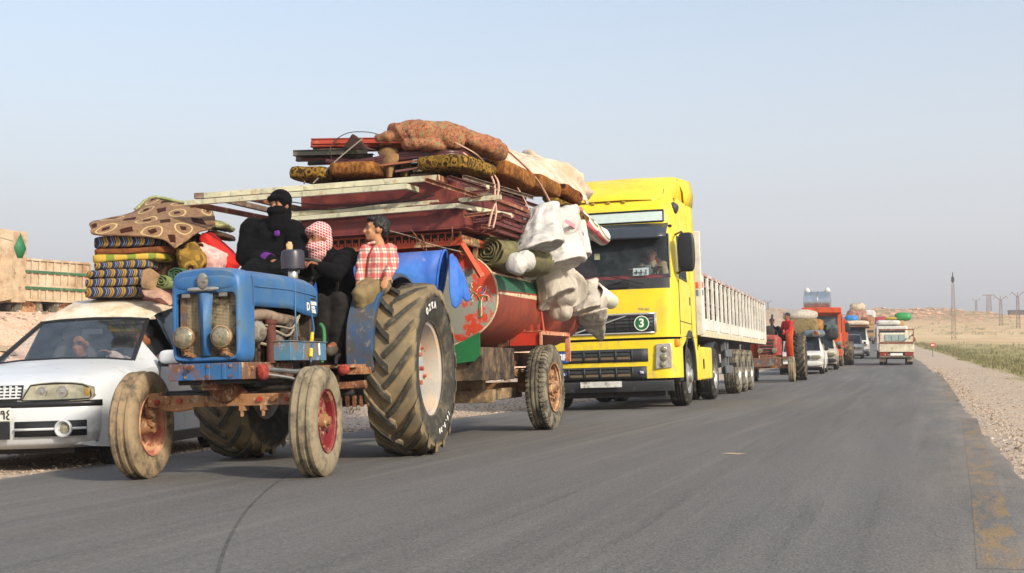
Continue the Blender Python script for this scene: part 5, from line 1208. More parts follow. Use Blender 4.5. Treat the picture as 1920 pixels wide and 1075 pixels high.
    for sx in (-1, 1):
        # headlight
        pts = [(.905, 1.05), (1.14, 1.06), (1.125, .66), (.87, .645)]
        h = MB().add([(sx*x, fy(x, z)-.045+(max(0, x-1.02)*.35), z) for x, z in pts]+[(sx*x, fy(x, z)+.1, z) for x, z in pts], [(0, 1, 2, 3), (0, 4, 5, 1), (1, 5, 6, 2), (2, 6, 7, 3), (3, 7, 4, 0)]).build('headlight', plain('lamp_chrome', hexc('b8b5ae'), .2, .6, .25, 16), P, bevel=.01)
        for x, z, r in ((1.02, .96, .055), (1.01, .83, .062), (.99, .715, .05)): MB().ball((sx*x, fy(x, z)-.035, z), (r, .03, r)).build('lens', M_LENS, h)
        MB().bb(min(sx*1.17, sx*1.25), max(sx*1.17, sx*1.25), .12, .3, 1.0, 1.12).build('indicator', plain('amber_lens', hexc('d88a10'), .3), P, bevel=.02)
        # wheel arch and step
        m = MB(); g2 = []
        for k in range(15):
            a = RD(-8+k*196/14); r = .60; row = []
            for x in (1.0, 1.19, 1.245, 1.245): row.append((sx*x, 1.42-math.cos(a)*r*(1 if x < 1.24 else 1), .52+math.sin(a)*r*1.12))
            row[3] = (sx*1.245, 1.42-math.cos(a)*(r+.09), .52+math.sin(a)*(r+.09)*1.12); g2.append(row)
        m.rows(g2); m.build('wheel_arch', M_GREYP, P, solid=.01)
        MB().prism([(.55, .98), (.62, 1.17), (2.28, 1.17), (2.28, .62), (2.08, .62), (2.0, 1.0), (1.8, 1.14), (1.42, 1.2), (1.05, 1.13)], 'x', sx*1.2, sx*1.238).build('side_skirt', M_YEL2, P)
        m = MB().bb(min(sx*1.06, sx*1.22), max(sx*1.06, sx*1.22), .45, .76, .44, .72); m.build('step', M_GREYP, P, bevel=.02)
        m = MB().tube([(sx*1.2, .45, 2.84), (sx*1.34, .22, 2.86), (sx*1.38, .2, 2.80)], .016, 8); m.tube([(sx*1.2, .5, 2.2), (sx*1.34, .22, 2.22), (sx*1.38, .2, 2.3)], .018, 8); m.build('mirror_arm', M_BLACK, P, kind='stuff')
        mr = MB().soft((sx*1.42, .19, 2.52), (.27, .14, .64), e=.35, nu=28, nv=16, amp=0).build('mirror', M_BLACK, P)
        MB().bar((sx*1.24, .5, 2.14), (sx*1.24, 1.34, 2.12), .012, .03).build('door_waist', M_BLACK, P); MB().bb(min(sx*1.232, sx*1.245), max(sx*1.232, sx*1.245), 1.55, 1.62, 1.72, 1.86).build('door_handle', M_BLACK, P, bevel=.01)
        m = MB().bar((sx*1.239, .42, 1.2), (sx*1.239, .42, 2.1), .004, .012); m.bar((sx*1.239, 1.72, 1.2), (sx*1.22, 1.75, 2.9), .004, .012); m.bar((sx*1.239, .42, 1.42), (sx*1.239, 1.72, 1.4), .004, .012); m.build('door_seam', M_DKI, P, kind='stuff')
        # side tank panel, mudguards
        MB().bb(min(sx*1.0, sx*1.235), max(sx*1.0, sx*1.235), 2.42, 4.28, .42, 1.02).build('tank_fairing', M_YEL2, P, bevel=.03)
        MB().bb(min(sx*1.236, sx*1.245), max(sx*1.236, sx*1.245), 2.5, 2.56, .42, 1.05).build('fairing_edge', M_YEL, P); MB().bb(min(sx*1.2, sx*1.25), max(sx*1.2, sx*1.25), 3.0, 3.1, .62, .8).build('fairing_latch', M_BLACK, P)
    # roof air deflector with swept wings
    m = MB(); g3 = []
    for k in range(11):
        t = k/10; y = .42+1.9*t; z = 3.46+.56*math.sin(min(1, t*1.2)*math.pi/2)**.9; w = .95+.24*t
        g3.append([(-w-.03, y+.1, 3.40+.1*t), (-w, y+.03, z-.10), (-w+.12, y, z-.015), (-.4, y-.05, z), (.4, y-.05, z), (w-.12, y, z-.015), (w, y+.03, z-.10), (w+.03, y+.1, 3.40+.1*t)])
    m.rows(g3); m.build('air_deflector', M_YEL, P, smooth=45, solid=.012)
    for sx in (-1, 1): MB().rows([[(sx*1.18, 1.75, 3.5), (sx*1.235, 2.35, 3.5)], [(sx*1.17, 1.75, 3.72), (sx*1.25, 2.42, 3.72)], [(sx*1.08, 1.7, 3.96), (sx*1.2, 2.42, 3.98)]]).build('deflector_wing', M_YEL, P, solid=.012); MB().rows([[(sx*1.2, 1.9, .95), (sx*1.235, 2.36, .95)], [(sx*1.19, 1.9, 3.5), (sx*1.23, 2.36, 3.5)]]).build('side_deflector', M_YEL, P, solid=.012)
    MB().rows([[(x, .50-.02*0, 3.42) for x in (-.95, -.5, 0, .5, .95)], [(x, .6, 3.455) for x in (-.95, -.5, 0, .5, .95)]]).build('deflector_gap', M_DKI, P)
    for x in (-.14, .12, .38, -.4): MB().bb(x-.03, x+.03, .35, .42, 3.405, 3.445).build('marker_lamp', plain('amber_marker', hexc('a08030'), .4), P, bevel=.008)
    MB().cyl((.96, .8, 3.5), (1.0, .75, 3.66), .006, n=6).build('aerial', M_BLACK, P)
    MB().soft((1.1, .62, 3.32), (.3, .26, .2), eul(0, 20, 0), e=.5, amp=0, nu=20, nv=12).build('kerb_mirror', M_GREYP, P)
    # sun visor: dark smoked sheet standing proud over the windscreen
    m = MB(); gv = []
    for z, o in ((2.76, -.24), (2.80, -.25), (2.92, -.15), (3.03, -.03)): gv.append([(x, fy(x, z)+o+.06*(x/1.1)**2, z) for x in [-1.12+2.24*j/14 for j in range(15)]])
    m.rows(gv); m.build('sun_visor', plain('smoked_visor', hexc('333a42'), .3, 0, .1), P, solid=.012, smooth=60)
    m = MB().tube([(.2, .0, 2.03), (.45, -.03, 2.1), (.75, -.01, 2.02)], .01, 6); m.tube([(-.35, .0, 2.16), (.1, -.01, 2.2), (.45, -.03, 2.1)], .008, 6); m.tube([(-.8, .0, 2.03), (-.55, -.03, 2.1), (-.35, -.01, 2.16)], .01, 6); m.build('wiper', M_BLACK, P, kind='stuff')
    MB().bb(.15, .5, -.005, .02, 1.985, 2.06).build('scuttle_vent', M_DKI, P)
    # cab interior
    MB().prism([(.22, 1.6), (.22, 2.16), (.36, 2.2), (.62, 2.17), (.7, 1.6)], 'x', -1.12, 1.12).build('dashboard', M_REDI, P, bevel=.01)
    MB().bb(-1.17, 1.17, 1.75, 1.8, 1.3, 3.2).build('cab_rear_wall', M_DKI, P); MB().bb(-1.17, 1.17, .3, 2.2, 2.96, 3.0).build('headlining', M_DKI, P); MB().bb(-1.17, 1.17, .3, 2.2, 1.28, 1.32).build('cab_floor', M_DKI, P)
    for x in (-.55, .62): MB().soft((x, 1.42, 2.1), (.5, .2, .95), e=.5, amp=0, nu=20, nv=12).build('cab_seat', plain('red_seat_cloth', hexc('5a1820'), .8), P)
    q = [Vector((.62+math.cos(k*math.pi/12)*.22, .66+math.sin(k*math.pi/12)*.14, 2.22+math.sin(k*math.pi/12)*.15)) for k in range(25)]; MB().tube(q, .014, 6, False).build('cab_wheel', M_BLACK, P)
    cd_ = MB().box((.66, .2, 2.24), (.26, .006, .13), eul(-15)).build('dash_card', plain('white_card', hexc('d8dee0'), .6), P)
    m = MB().bb(.58, .60, .17, .175, 2.2, 2.27); m.bb(.66, .68, .165, .17, 2.19, 2.27); m.bb(.56, .7, .166, .171, 2.225, 2.235); m.bb(.74, .76, .165, .17, 2.19, 2.27); m.build('card_writing', M_DKI, cd_, kind='stuff')
    MB().box((-.05, .15, 2.52), (.09, .004, .1)).build('sticker', plain('pale_sticker', hexc('c9c39a'), .6), P)
    # wheels
    for sx in (-1, 1):
        for y, dual in ((1.42, 0), (5.0, 1)):
            tm = MB(); truck_tyre(tm, .515, .305 if not dual else .3, .29, 40, False, 5)
            prof = [(.285, sx*.13), (.30, sx*.14), (.295, sx*.12), (.27, sx*.10), (.26, -sx*.1), (.295, -sx*.14)]
            def hubf(m, s=sx, d=dual):
                if d: m.lathe([(.27, s*.06), (.16, -s*.02), (.12, s*.0), (.11, s*.12), (.0, s*.14)], (0, 0, 0), (1, 0, 0), 28)
                else: m.lathe([(.27, s*.07), (.2, s*.13), (.16, s*.15), (.12, s*.15), (.11, s*.2), (0, s*.21)], (0, 0, 0), (1, 0, 0), 28)
            wheel_obj(P, (sx*1.06, y, .515), 0, .3, tm, M_TYRE, prof, M_ALU, hubf, M_ALU)
            if dual:
                tm = MB(); truck_tyre(tm, .515, .3, .29, 40, False, 5); tm.build('inner_tyre', M_TYRE, P).location = (sx*.72, y, .515)
    m = MB()
    for sx in (-1, 1): m.bb(sx*.4-.05, sx*.4+.05, 1.0, 6.0, .72, .95)
    m.bb(-1.0, 1.0, 1.3, 1.5, .45, .58); m.bb(-1.0, 1.0, 4.9, 5.1, .42, .62); m.bb(-.5, .5, 4.4, 5.6, .95, 1.12); m.build('chassis', M_DARK, P, bevel=.01)
    for sx in (-1, 1):
        m = MB().rows([[(sx*x, 5.0-math.cos(RD(a))*.62, .515+math.sin(RD(a))*.62) for x in (.55, 1.22)] for a in range(10, 171, 16)]); m.build('rear_mudguard', M_GREYP, P, solid=.01)
yellow_truck()
# ------------------------------------------------------------------ slatted semi-trailer
semi = thing('slatted_semi_trailer', FK, 'white slatted livestock semi-trailer with yellow bottom strip behind the yellow truck', 'trailer')
def semi_trailer():
    P = semi; Y0, Y1, ZF = 2.75, 16.1, 1.23
    WP = worn('white_trailer_paint', hexc('d6d2c8'), [(hexc('a89a86'), 4, .62, .1), (hexc('8a5a40'), 18, .70, .05)], .55)
    GRS = plain('shaded_lattice_grey', hexc('8d8a86'), .7)  # white slats and lattice greyed to carry the shade inside
    MB().bb(-1.3, 1.3, Y0-.05, Y0, ZF, 3.12).build('headboard', WP, P, bevel=.01)
    for z, c in ((2.02, 'd8642a'), (1.88, '6f8796')): MB().prism([(-1.245, z), (1.245, z+.06), (1.245, z+.17), (-1.245, z+.1)], 'y', Y0-.056, Y0-.052).build('headboard_stripe', plain('stripe_'+c, hexc(c), .6), P)
    for z, c in ((2.02, 'd8642a'), (1.88, '6f8796')): MB().prism([(Y0-.05, z+.05), (Y0+.42, z+.1), (Y0+.42, z+.2), (Y0-.05, z+.16)], 'x', 1.266, 1.27).build('side_stripe', bpy.data.materials['stripe_'+c], P)
    MB().bb(-1.23, 1.23, Y0, Y1, ZF, ZF+.06).build('deck', plain('grey_deck', hexc('6a645c'), .9), P)
    for sx in (-1, 1):
        MB().bb(sx*1.235-.012, sx*1.235+.012, Y0, Y1, ZF+.11, ZF+.32).build('side_board', WP, P, bevel=.004); MB().bb(sx*1.238-.012, sx*1.238+.012, Y0, Y1, ZF-.02, ZF+.10).build('bottom_strip', worn('yellow_grey_strip', hexc('bfae78'), [(hexc('c9c6bc'), 4, .5, .1)], .6), P, bevel=.004)
        MB().bb(sx*1.23-.035, sx*1.23+.035, Y0, Y1, 2.34, 2.395).build('top_rail', worn('rusty_top_rail', hexc('9a8076'), [(hexc('c9c0b4'), 5, .55, .1)], .7), P, bevel=.006)
        for k in range(2): MB().bb(sx*1.225-.008, sx*1.225+.008, Y0, Y1, 1.85+.3*k, 1.875+.3*k).build('long_slat', GRS, P)
        MB().bb(sx*1.19-.006, sx*1.19+.006, Y0, Y1, ZF+.3, 2.33).build('inner_panel', plain('grey_gap_shade_%d' % sx, hexc('77736c'), .9, 0, .3, 2), P)  # added grey sheet in place of the shaded inside between the posts
        n = 19
        for k in range(n):
            y = Y0+.45+(Y1-Y0-.5)*k/(n-1); big = k % 3 == 0
            MB().bb(sx*1.245-.02, sx*1.245+.02, y-(.085 if big else .06), y+(.085 if big else .06), ZF+.05 if big else ZF+.3, 2.34).build('post', WP, P)
        for k in range(n-1):                    # zig-zag inner lattice
            y = Y0+.45+(Y1-Y0-.5)*(k+.5)/(n-1)
            for z in (1.72, 2.16): MB().bar((sx*1.2, y-.33, z-.06), (sx*1.2, y+.33, z+.06), .01, .03).build('lattice_strip', GRS, P)
        if sx > 0: MB().bb(1.252, 1.262, Y0, Y0+.42, ZF+.1, 2.38).build('corner_panel', WP, P)
        for y in (9.3, 10.7, 12.1):
            tm = MB(); truck_tyre(tm, .52, .34, .29, 40, False, 5); prof = [(.285, sx*.15), (.30, sx*.16), (.295, sx*.14), (.27, sx*.11), (.26, -sx*.1), (.295, -sx*.16)]
            def hubf(m, s=sx): m.lathe([(.27, s*.04), (.15, -s*.02), (.12, s*.0), (.11, s*.12), (.0, s*.14)], (0, 0, 0), (1, 0, 0), 28)
            wheel_obj(P, (sx*1.06, y, .52), 0, .2, tm, M_TYRE_GREY, prof, M_ALU, hubf, M_ALU)
        for y in (7.25, 7.75): MB().bb(sx*1.1-.05, sx*1.1+.05, y-.06, y+.06, .48, 1.2).build('landing_leg', M_GREYL, P, bevel=.006)
        for z in (.5, .85): MB().bb(sx*1.16-.02, sx*1.16+.02, 7.1, 8.2, z, z+.16).build('side_guard', M_GREYL, P, bevel=.006)
        MB().bb(sx*.45-.06, sx*.45+.06, Y0+.6, Y1, .95, ZF).build('chassis_rail', M_DARK, P)
    MB().bb(-1.2, 1.2, 8.8, 12.7, .62, .72).build('axle_group', M_DARK, P); MB().soft((0, 6.6, .75), (1.7, 1.2, .6), e=.3, amp=0).build('spare_box', M_DARK, P)
    MB().bb(-1.22, 1.22, Y1-.04, Y1, ZF, 2.38).build('tailboard', WP, P)
semi_trailer()
# ================================================================== WHITE STATION CAR ON THE VERGE
FC = Frame(-4.20, 10.25, .09, road_z(-4.2, 10.25)-.04)
M_CARW = worn('white_car_paint', hexc('ccd0d2'), [(hexc('a9a79f'), 3, .64, .1), (hexc('4a4a48'), 30, .78, .02)], .3, bump=0, var=.04)
M_CARROOF = worn('cream_sunlit_roof_paint', hexc('d8cfbc'), [(hexc('b9a684'), 5, .55, .14)], .45, bump=0, var=.05)  # warm sunlight on the wagon's white roof is mixed into this cream
M_HAZYLAMP = plain('yellowed_headlamp', hexc('a39d84'), .08, .25, .35, 7, .2, 12)
wagon = thing('white_station_wagon', FC, 'white station wagon with mattresses piled on its raised cream roof', 'car')
def lerp_rows(tab, n):
    """stations: list of (y, [(x, z)...]) -> dense grid of right-half points"""
    out = []
    for i in range(len(tab)-1):
        (ya, a), (yb, b) = tab[i], tab[i+1]; k = max(1, int(round(n*(yb-ya))))
        for s_ in range(k):
            t = s_/k; out.append((ya+(yb-ya)*t, [(p[0]+(q[0]-p[0])*t, p[1]+(q[1]-p[1])*t) for p, q in zip(a, b)]))
    out.append(tab[-1]); return out
def station_wagon():
    P = wagon
    # right-half section points: sill, flank, belt, shoulder(window foot), roof edge / bonnet edge, inner, centre
    T = [(.00, [(.70, .24), (.74, .40), (.745, .52), (.73, .60), (.66, .66), (.34, .70), (0, .71)]),
         (.06, [(.76, .22), (.80, .40), (.80, .54), (.78, .66), (.70, .715), (.36, .745), (0, .755)]),
         (.30, [(.80, .20), (.835, .42), (.83, .58), (.81, .73), (.73, .79), (.38, .815), (0, .825)]),
         (.80, [(.81, .20), (.84, .42), (.84, .62), (.82, .81), (.74, .865), (.4, .885), (0, .895)]),
         (1.25, [(.81, .20), (.84, .42), (.84, .64), (.82, .86), (.66, .93), (.4, .955), (0, .965)]),
         (1.95, [(.81, .20), (.84, .42), (.84, .66), (.81, .90), (.53, 1.335), (.35, 1.35), (0, 1.36)]),
         (2.10, [(.81, .20), (.84, .42), (.84, .66), (.81, .91), (.57, 1.40), (.40, 1.47), (0, 1.49)]),
         (2.45, [(.81, .20), (.84, .42), (.84, .66), (.81, .91), (.60, 1.47), (.42, 1.57), (0, 1.59)]),
         (4.10, [(.81, .20), (.84, .42), (.84, .66), (.81, .91), (.62, 1.47), (.42, 1.57), (0, 1.59)]),
         (4.25, [(.78, .25), (.80, .42), (.80, .66), (.77, .91), (.60, 1.40), (.40, 1.50), (0, 1.52)])]
    rows = []; idx = []
    for (ya, a), (yb, b) in zip(T, T[1:]):
        k = {(.0, .06): 2, (.06, .30): 3, (.30, .80): 4, (.80, 1.25): 3, (1.25, 1.95): 4}.get((ya, yb), 3)
        for s_ in range(k):
            t = s_/k; rows.append((ya+(yb-ya)*t, [(p[0]+(q[0]-p[0])*t, p[1]+(q[1]-p[1])*t) for p, q in zip(a, b)]))
    rows.append(T[-1])
    g = []
    for y, h in rows:
        full = [(-x, y, z) for x, z in h]+[(x, y, z) for x, z in h[::-1][1:]]
        if y < .5: full = [(x, y+.10*(abs(x)/.8)**2.5, z) for x, _, z in full]
        g.append(full)
    iy = lambda y: min(range(len(rows)), key=lambda i: abs(rows[i][0]-y)); n = len(g[0])
    ws = lambda i, j: iy(1.25) <= i < iy(1.95) and 4 <= j < n-5
    sw = lambda i, j: j in (3, n-5) and (iy(1.25)+2 <= i < iy(2.45)+1)
    arch = lambda i, j: j in (0, n-2) and (iy(.30)+1 <= i < iy(.80)+1)
    roof = lambda i, j: i >= iy(1.95) and 4 <= j < n-5
    m = MB(); rows_if(m, g, lambda i, j: not ws(i, j) and not sw(i, j) and not arch(i, j) and not roof(i, j), True); m.build('body', M_CARW, P, smooth=50)
    m = MB(); rows_if(m, g, roof, True); m.build('raised_roof', M_CARROOF, P, smooth=80)
    m = MB(); rows_if(m, g, ws, True); m.build('windscreen', M_GLASS, P, smooth=80)
    for s_ in (3, n-5): m = MB(); rows_if(m, g, lambda i, j: sw(i, j) and j == s_ and i > iy(1.95)+1, True); m.build('side_window', M_DARKGLASS, P, smooth=80)
    m = MB()
    m.tube([g[i][4] for i in range(iy(1.25), iy(1.95)+1)], .022, 6); m.tube([g[i][n-5] for i in range(iy(1.25), iy(1.95)+1)], .022, 6); m.tube(g[iy(1.95)][4:n-4], .018, 6); m.tube(g[iy(1.25)][4:n-4], .016, 6); m.build('windscreen_seal', M_BLACK, P, kind='stuff')
    m = MB().add([q for q in g[0]], [tuple(range(n))]); m.build('nose_panel', M_CARW, P)
    def fr_y(x): return .10*(abs(x)/.8)**2.5
    # bumper
    def strip(x0, x1, z0, z1, o0, o1, mat, name, par=None, k=12, solid=.0): return MB().rows([[(x0+(x1-x0)*j/k, fr_y(x0+(x1-x0)*j/k)-o, z) for j in range(k+1)] for z, o in ((z0, o0), ((z0+z1)/2, (o0+o1)/2), (z1, o1))]).build(name, mat, par or P, solid=solid)
    bp = MB(); gb = []
    for z, o, w in ((.22, .0, .74), (.27, .05, .79), (.36, .075, .82), (.50, .08, .83), (.545, .07, .83), (.56, .03, .82)):
        gb.append([(x*w/.8, .02-o+.16*(abs(x)/.8)**3.5+(.06 if abs(x) > .75 else 0), z) for x in [-.8+1.6*j/24 for j in range(25)]])
    bp.rows(gb); b = bp.build('bumper', M_CARW, P, smooth=50, solid=.01)
    ban = [[(x*.83/.8, -.04+.16*(abs(x)/.8)**3.5+(.05 if abs(x) > .75 else 0), z) for x in [-.8+1.6*j/24 for j in range(25)]] for z in (.55, .60)]
    MB().rows(ban).build('black_band', M_BLACK, P, solid=.02)
    for sx in (-1, 1):
        xs = [sx*x for x in (.20, .34, .48, .62, .755)]
        def yy(x): return .02-.09+.16*(abs(x)*.97/.8)**3.5
        it = MB().rows([[(x, yy(x), z) for x in xs] for z in (.315, .44)]).build('air_slot', M_DKI, b, solid=.004)
        MB().rows([[(x, yy(x)-.01, z) for x in xs] for z in (.365, .385)]).build('slot_bar', M_CARW, b, solid=.012)
        fg = MB().lathe([(.0, .02), (.04, .01), (.055, -.02), (.062, -.035), (.07, -.03), (.07, 0)], (sx*.60, -.035, .375), (0, 1, 0), 28).build('fog_lamp', M_CARW, b)
        MB().ball((sx*.60, -.03, .375), (.04, .02, .04)).build('lens', M_HAZYLAMP, fg)
        # headlamp
        pts = [(.30, .728), (.38, .738), (.5, .742), (.62, .738), (.70, .728), (.75, .706), (.775, .67), (.785, .635), (.775, .612), (.68, .608), (.5, .606), (.36, .606), (.25, .608), (.27, .665)]
        def hy(x, z): return -.052+.11*(abs(x)/.8)**2.5+(z-.6)*.40
        v0 = [(sx*x, hy(x, z), z) for x, z in pts]; v1 = [(sx*x, hy(x, z)+.15, z) for x, z in pts]; k = len(pts)
        hl = MB().add(v0+v1, [tuple(range(k))]+[(i, (i+1) % k, k+(i+1) % k, k+i) for i in range(k)]).build('headlight', M_HAZYLAMP, P, bevel=.012)
        MB().soft((sx*.75, hy(.75, .66)+.0, .665), (.05, .02, .07), e=.5, nu=16, nv=8, amp=0).build('indicator', plain('dull_amber', hexc('9a7a3a'), .25), hl)
        MB().tube([Vector(q)+Vector((0, -.003, 0)) for q in v0+v0[:1]], .006, 6).build('lamp_surround', M_DKI, hl)
        for x, r in ((.40, .045), (.56, .05)): MB().lathe([(r, 0), (r*.9, -.006), (r*.35, -.003), (.001, -.01)], (sx*x, hy(x, .672)-.003, .672), (0, 1, 0), 24).build('reflector', M_CHROME, hl)
        # door mirror
        mi = MB().soft((sx*.97, 1.42, .955), (.24, .12, .13), eul(0, 0, -sx*8), e=.45, nu=24, nv=14, amp=0).build('mirror', M_CARW, P)
        MB().soft((sx*.92, 1.45, .90), (.2, .1, .07), e=.5, nu=16, nv=8, amp=0).build('mirror_foot', M_BLACK, mi)
        MB().bar((sx*.842, 1.35, .25), (sx*.842, 1.45, .9), .004, .008).build('door_seam', M_DKI, P); MB().bb(min(sx*.84, sx*.856), max(sx*.84, sx*.856), 2.1, 2.28, .78, .82).build('door_handle', M_BLACK, P, bevel=.006)
        MB().bb(min(sx*.80, sx*.835), max(sx*.80, sx*.835), .95, 3.2, .16, .26).build('sill', M_BLACK, P, bevel=.01)
        for y in (.72, 3.2):
            tm = MB(); truck_tyre(tm, .29, .18, .18, 40, False, 4); wheel_obj(P, (sx*.73, y, .29), 0, .3, tm, M_TYRE, [(.175, sx*.08), (.187, sx*.085), (.17, sx*.06), (.1, sx*.03), (.03, sx*.04), (.0, sx*.04)], M_STEEL)
            MB().rows([[(sx*x, y-math.cos(RD(a))*.34, .29+math.sin(RD(a))*.34) for x in (.5, .838)] for a in range(0, 181, 15)]).build('wheel_arch', M_BLACK, P)
    gl = MB()
    for k in range(4): gl.bb(-.235, .235, -.058+.012*k, -.03+.012*k, .625+.026*k, .638+.026*k)
    for k in range(9): gl.bb(-.205+.05*k, -.195+.05*k, -.045, -.02, .62, .73)
    strip(-.25, .25, .612, .735, .052, .012, M_DKI, 'grille_back'); gl.build('grille', M_CARW, P, kind='stuff')
    MB().lathe([(0, -.006), (.035, -.006), (.04, 0)], (0, -.03, .735), (0, 1, .25), 24).build('badge', M_CHROME, P)
    strip(-.17, .17, .30, .44, .088, .088, M_DKI, 'centre_intake', b)
    pl = MB().bb(-.085, .185, -.1, -.092, .447, .555).build('number_plate', plain('white_plate', hexc('d2d0c8'), .5, 0, .05), P, bevel=.004)
    # plate numerals 1 9 4 drawn as strokes
    def stroke(pts): MB().tube([(x+.085, -.103, z) for x, z in pts], .006, 6).build('numeral', M_DKI, pl)
    z0 = .50
    stroke([(-.01, z0+.03), (-.008, z0), (-.006, z0-.035)])
    stroke([(.045, z0-.035), (.045, z0+.01), (.04, z0+.03), (.022, z0+.03), (.02, z0+.008), (.045, z0+.01)])
    stroke([(.085, z0+.035), (.068, z0+.02), (.085, z0+.0), (.066, z0-.015), (.072, z0-.035), (.09, z0-.035)]); stroke([(-.05, z0+.03), (-.05, z0-.035)]); stroke([(-.12, z0+.03), (-.10, z0+.03), (-.10, z0-.035)])
    # interior
    MB().bb(-.7, .7, 1.0, 4.1, .25, .30).build('floor', M_DKI, P); MB().prism([(1.2, .5), (1.2, .86), (1.45, .92), (1.62, .86), (1.65, .5)], 'x', -.74, .74).build('dashboard', plain('grey_dashboard', hexc('3a4247'), .7), P)
    for x in (-.36, .36): MB().soft((x, 2.3, .8), (.46, .16, .75), e=.5, amp=0, nu=20, nv=12).build('front_seat', plain('grey_seat_cloth', hexc('4a4a4c'), .9), P); MB().soft((x, 2.28, 1.22), (.22, .1, .17), e=.6, amp=0, nu=16, nv=10).build('headrest', plain('grey_headrest_cloth', hexc('4c4c4e'), .9), P)
    MB().bb(-.7, .7, 3.2, 3.25, .3, 1.4).build('cargo_wall', M_DKI, P)
    MB().bb(-.1, .1, 1.88, 1.9, 1.20, 1.255).build('inner_mirror', M_GREYP, P, bevel=.01); MB().box((.08, 1.42, .955), (.28, .06, .035)).build('tissue_box', plain('pale_blue_box', hexc('7fb2cc'), .6), P)
    q = [Vector((.36+math.cos(k*math.pi/12)*.17, 1.72+math.sin(k*math.pi/12)*.08, .93+math.sin(k*math.pi/12)*.15)) for k in range(25)]; MB().tube(q, .013, 6, False).build('steering_wheel', M_BLACK, P)
    MB().bb(-.6, .6, .15, 3.9, .17, .24).build('underbody', M_DARK, P)
station_wagon()
# ------------------------------------------------------------------ the load on the car roof
def ikat():
    t = NT('striped_ikat_ticking'); x, y, z = t.xyz(t.coord()); s_ = t.math('FRACT', t.math('MULTIPLY', t.math('ADD', x, y), 8.5))
    wob = t.math('MULTIPLY', t.math('SINE', t.math('MULTIPLY', z, 70)), .05); s_ = t.math('FRACT', t.math('ADD', s_, wob))
    c = t.ramp(s_, [(0, hexc('2c3450')), (.14, hexc('8a8fa0')), (.20, hexc('2c3450')), (.32, hexc('7d7f92')), (.38, hexc('3a3040')), (.5, hexc('a5843c')), (.62, hexc('6a5228')), (.70, hexc('a5843c')), (.84, hexc('2c3450'))], True)
    t.bump(t.noise(120, 3), .2, .003); return t.fin(c, .9, 0, .2)
def plaid_yellow():
    t = NT('yellow_check_ticking'); x, y, z = t.xyz(t.coord()); a = t.math('GREATER_THAN', t.math('FRACT', t.math('MULTIPLY', t.math('ADD', x, y), 4.6)), .6)
    return t.fin(t.mix(a, hexc('c2a347'), hexc('7e8a3c')), .9, 0, .2)
M_IKAT = ikat(); M_CHK = plaid_yellow()
def C(px, py, **k): return FC.p(px, py, **k)
def mattress(px0, px1, py0, py1, mat, label, L=1.5, yf=2.2, rz=0, e=.22, seed=0, extra=0):
    a, b = C(px0, (py0+py1)/2, y=yf), C(px1, (py0+py1)/2, y=yf); h = C(px0, py0, y=yf).z-C(px0, py1, y=yf).z
    w = (b-a).length+extra; c = Vector(((a.x+b.x)/2+extra/2, yf+L/2, (a.z+b.z)/2)); m = MB().soft(c, (w, L, h*1.04), eul(0, 0, rz), e=e, amp=.008, seed=seed, nu=64, nv=16, ez=.3)
    return m.build('mattress', mat, fr=FC, label=label, cat='mattress', smooth=180)
mattress(150, 268, 537, 557, M_IKAT, 'striped blue and gold mattress lying lowest on the car roof', seed=1)
mattress(151, 272, 520, 538, M_IKAT, 'striped blue and gold mattress second from the car roof', seed=2)
mattress(155, 268, 503, 521, M_IKAT, 'striped blue and gold mattress third from the car roof', seed=3)
mattress(168, 285, 488, 505, M_IKAT, 'striped blue and gold mattress directly under the yellow checked one', seed=4)
mattress(164, 300, 475, 490, M_CHK, 'thin yellow and green checked mattress in the roof pile', seed=5, extra=.05)
mattress(173, 302, 464, 477, plain('brown_plush', hexc('7a4520'), .95, 0, .3, 14, .4), 'brown plush mattress above the yellow checked one', seed=6, extra=.12, rz=-3)
mattress(177, 287, 440, 464, M_IKAT, 'topmost striped mattress tucked under the brown blanket', seed=7, extra=.12, rz=-6)
def diamond_cloth():
    t = NT('brown_diamond_cloth'); uv = t.n.new('ShaderNodeUVMap').outputs[0]; u, v, _ = t.xyz(uv)
    a = t.math('MULTIPLY', u, 5.2); b = t.math('MULTIPLY', v, 3.6); fa = t.math('SUBTRACT', t.math('FRACT', a), .5); fb = t.math('SUBTRACT', t.math('FRACT', b), .5)
    chk = t.math('MODULO', t.math('ADD', t.math('FLOOR', a), t.math('FLOOR', b)), 2)
    dia = t.math('ADD', t.math('ABSOLUTE', fa), t.math('ABSOLUTE', fb)); rad = t.math('SQRT', t.math('ADD', t.math('POWER', fa, 2), t.math('POWER', fb, 2)))
    ringm = t.math('MULTIPLY', t.math('LESS_THAN', t.math('ABSOLUTE', t.math('SUBTRACT', rad, .38)), .035), chk)
    size = t.math('MULTIPLY_ADD', chk, -.12, .32); c = t.mix(t.step(t.noise(14, 5, .7), .35, .65), hexc('735845'), hexc('8a6e56'))
    dots = t.math('LESS_THAN', t.math('ABSOLUTE', t.math('SUBTRACT', t.noise(26, 2, .5), .5)), .012); c = t.mix(t.math('MULTIPLY', dots, .4), c, hexc('c79a4a'))
    c = t.mix(ringm, c, hexc('b9a274')); c = t.mix(t.math('LESS_THAN', dia, size), c, hexc('3a1f16')); t.bump(t.noise(150, 3), .2, .003); return t.fin(c, .95, 0, .15)
M_DIA = diamond_cloth()
B = C
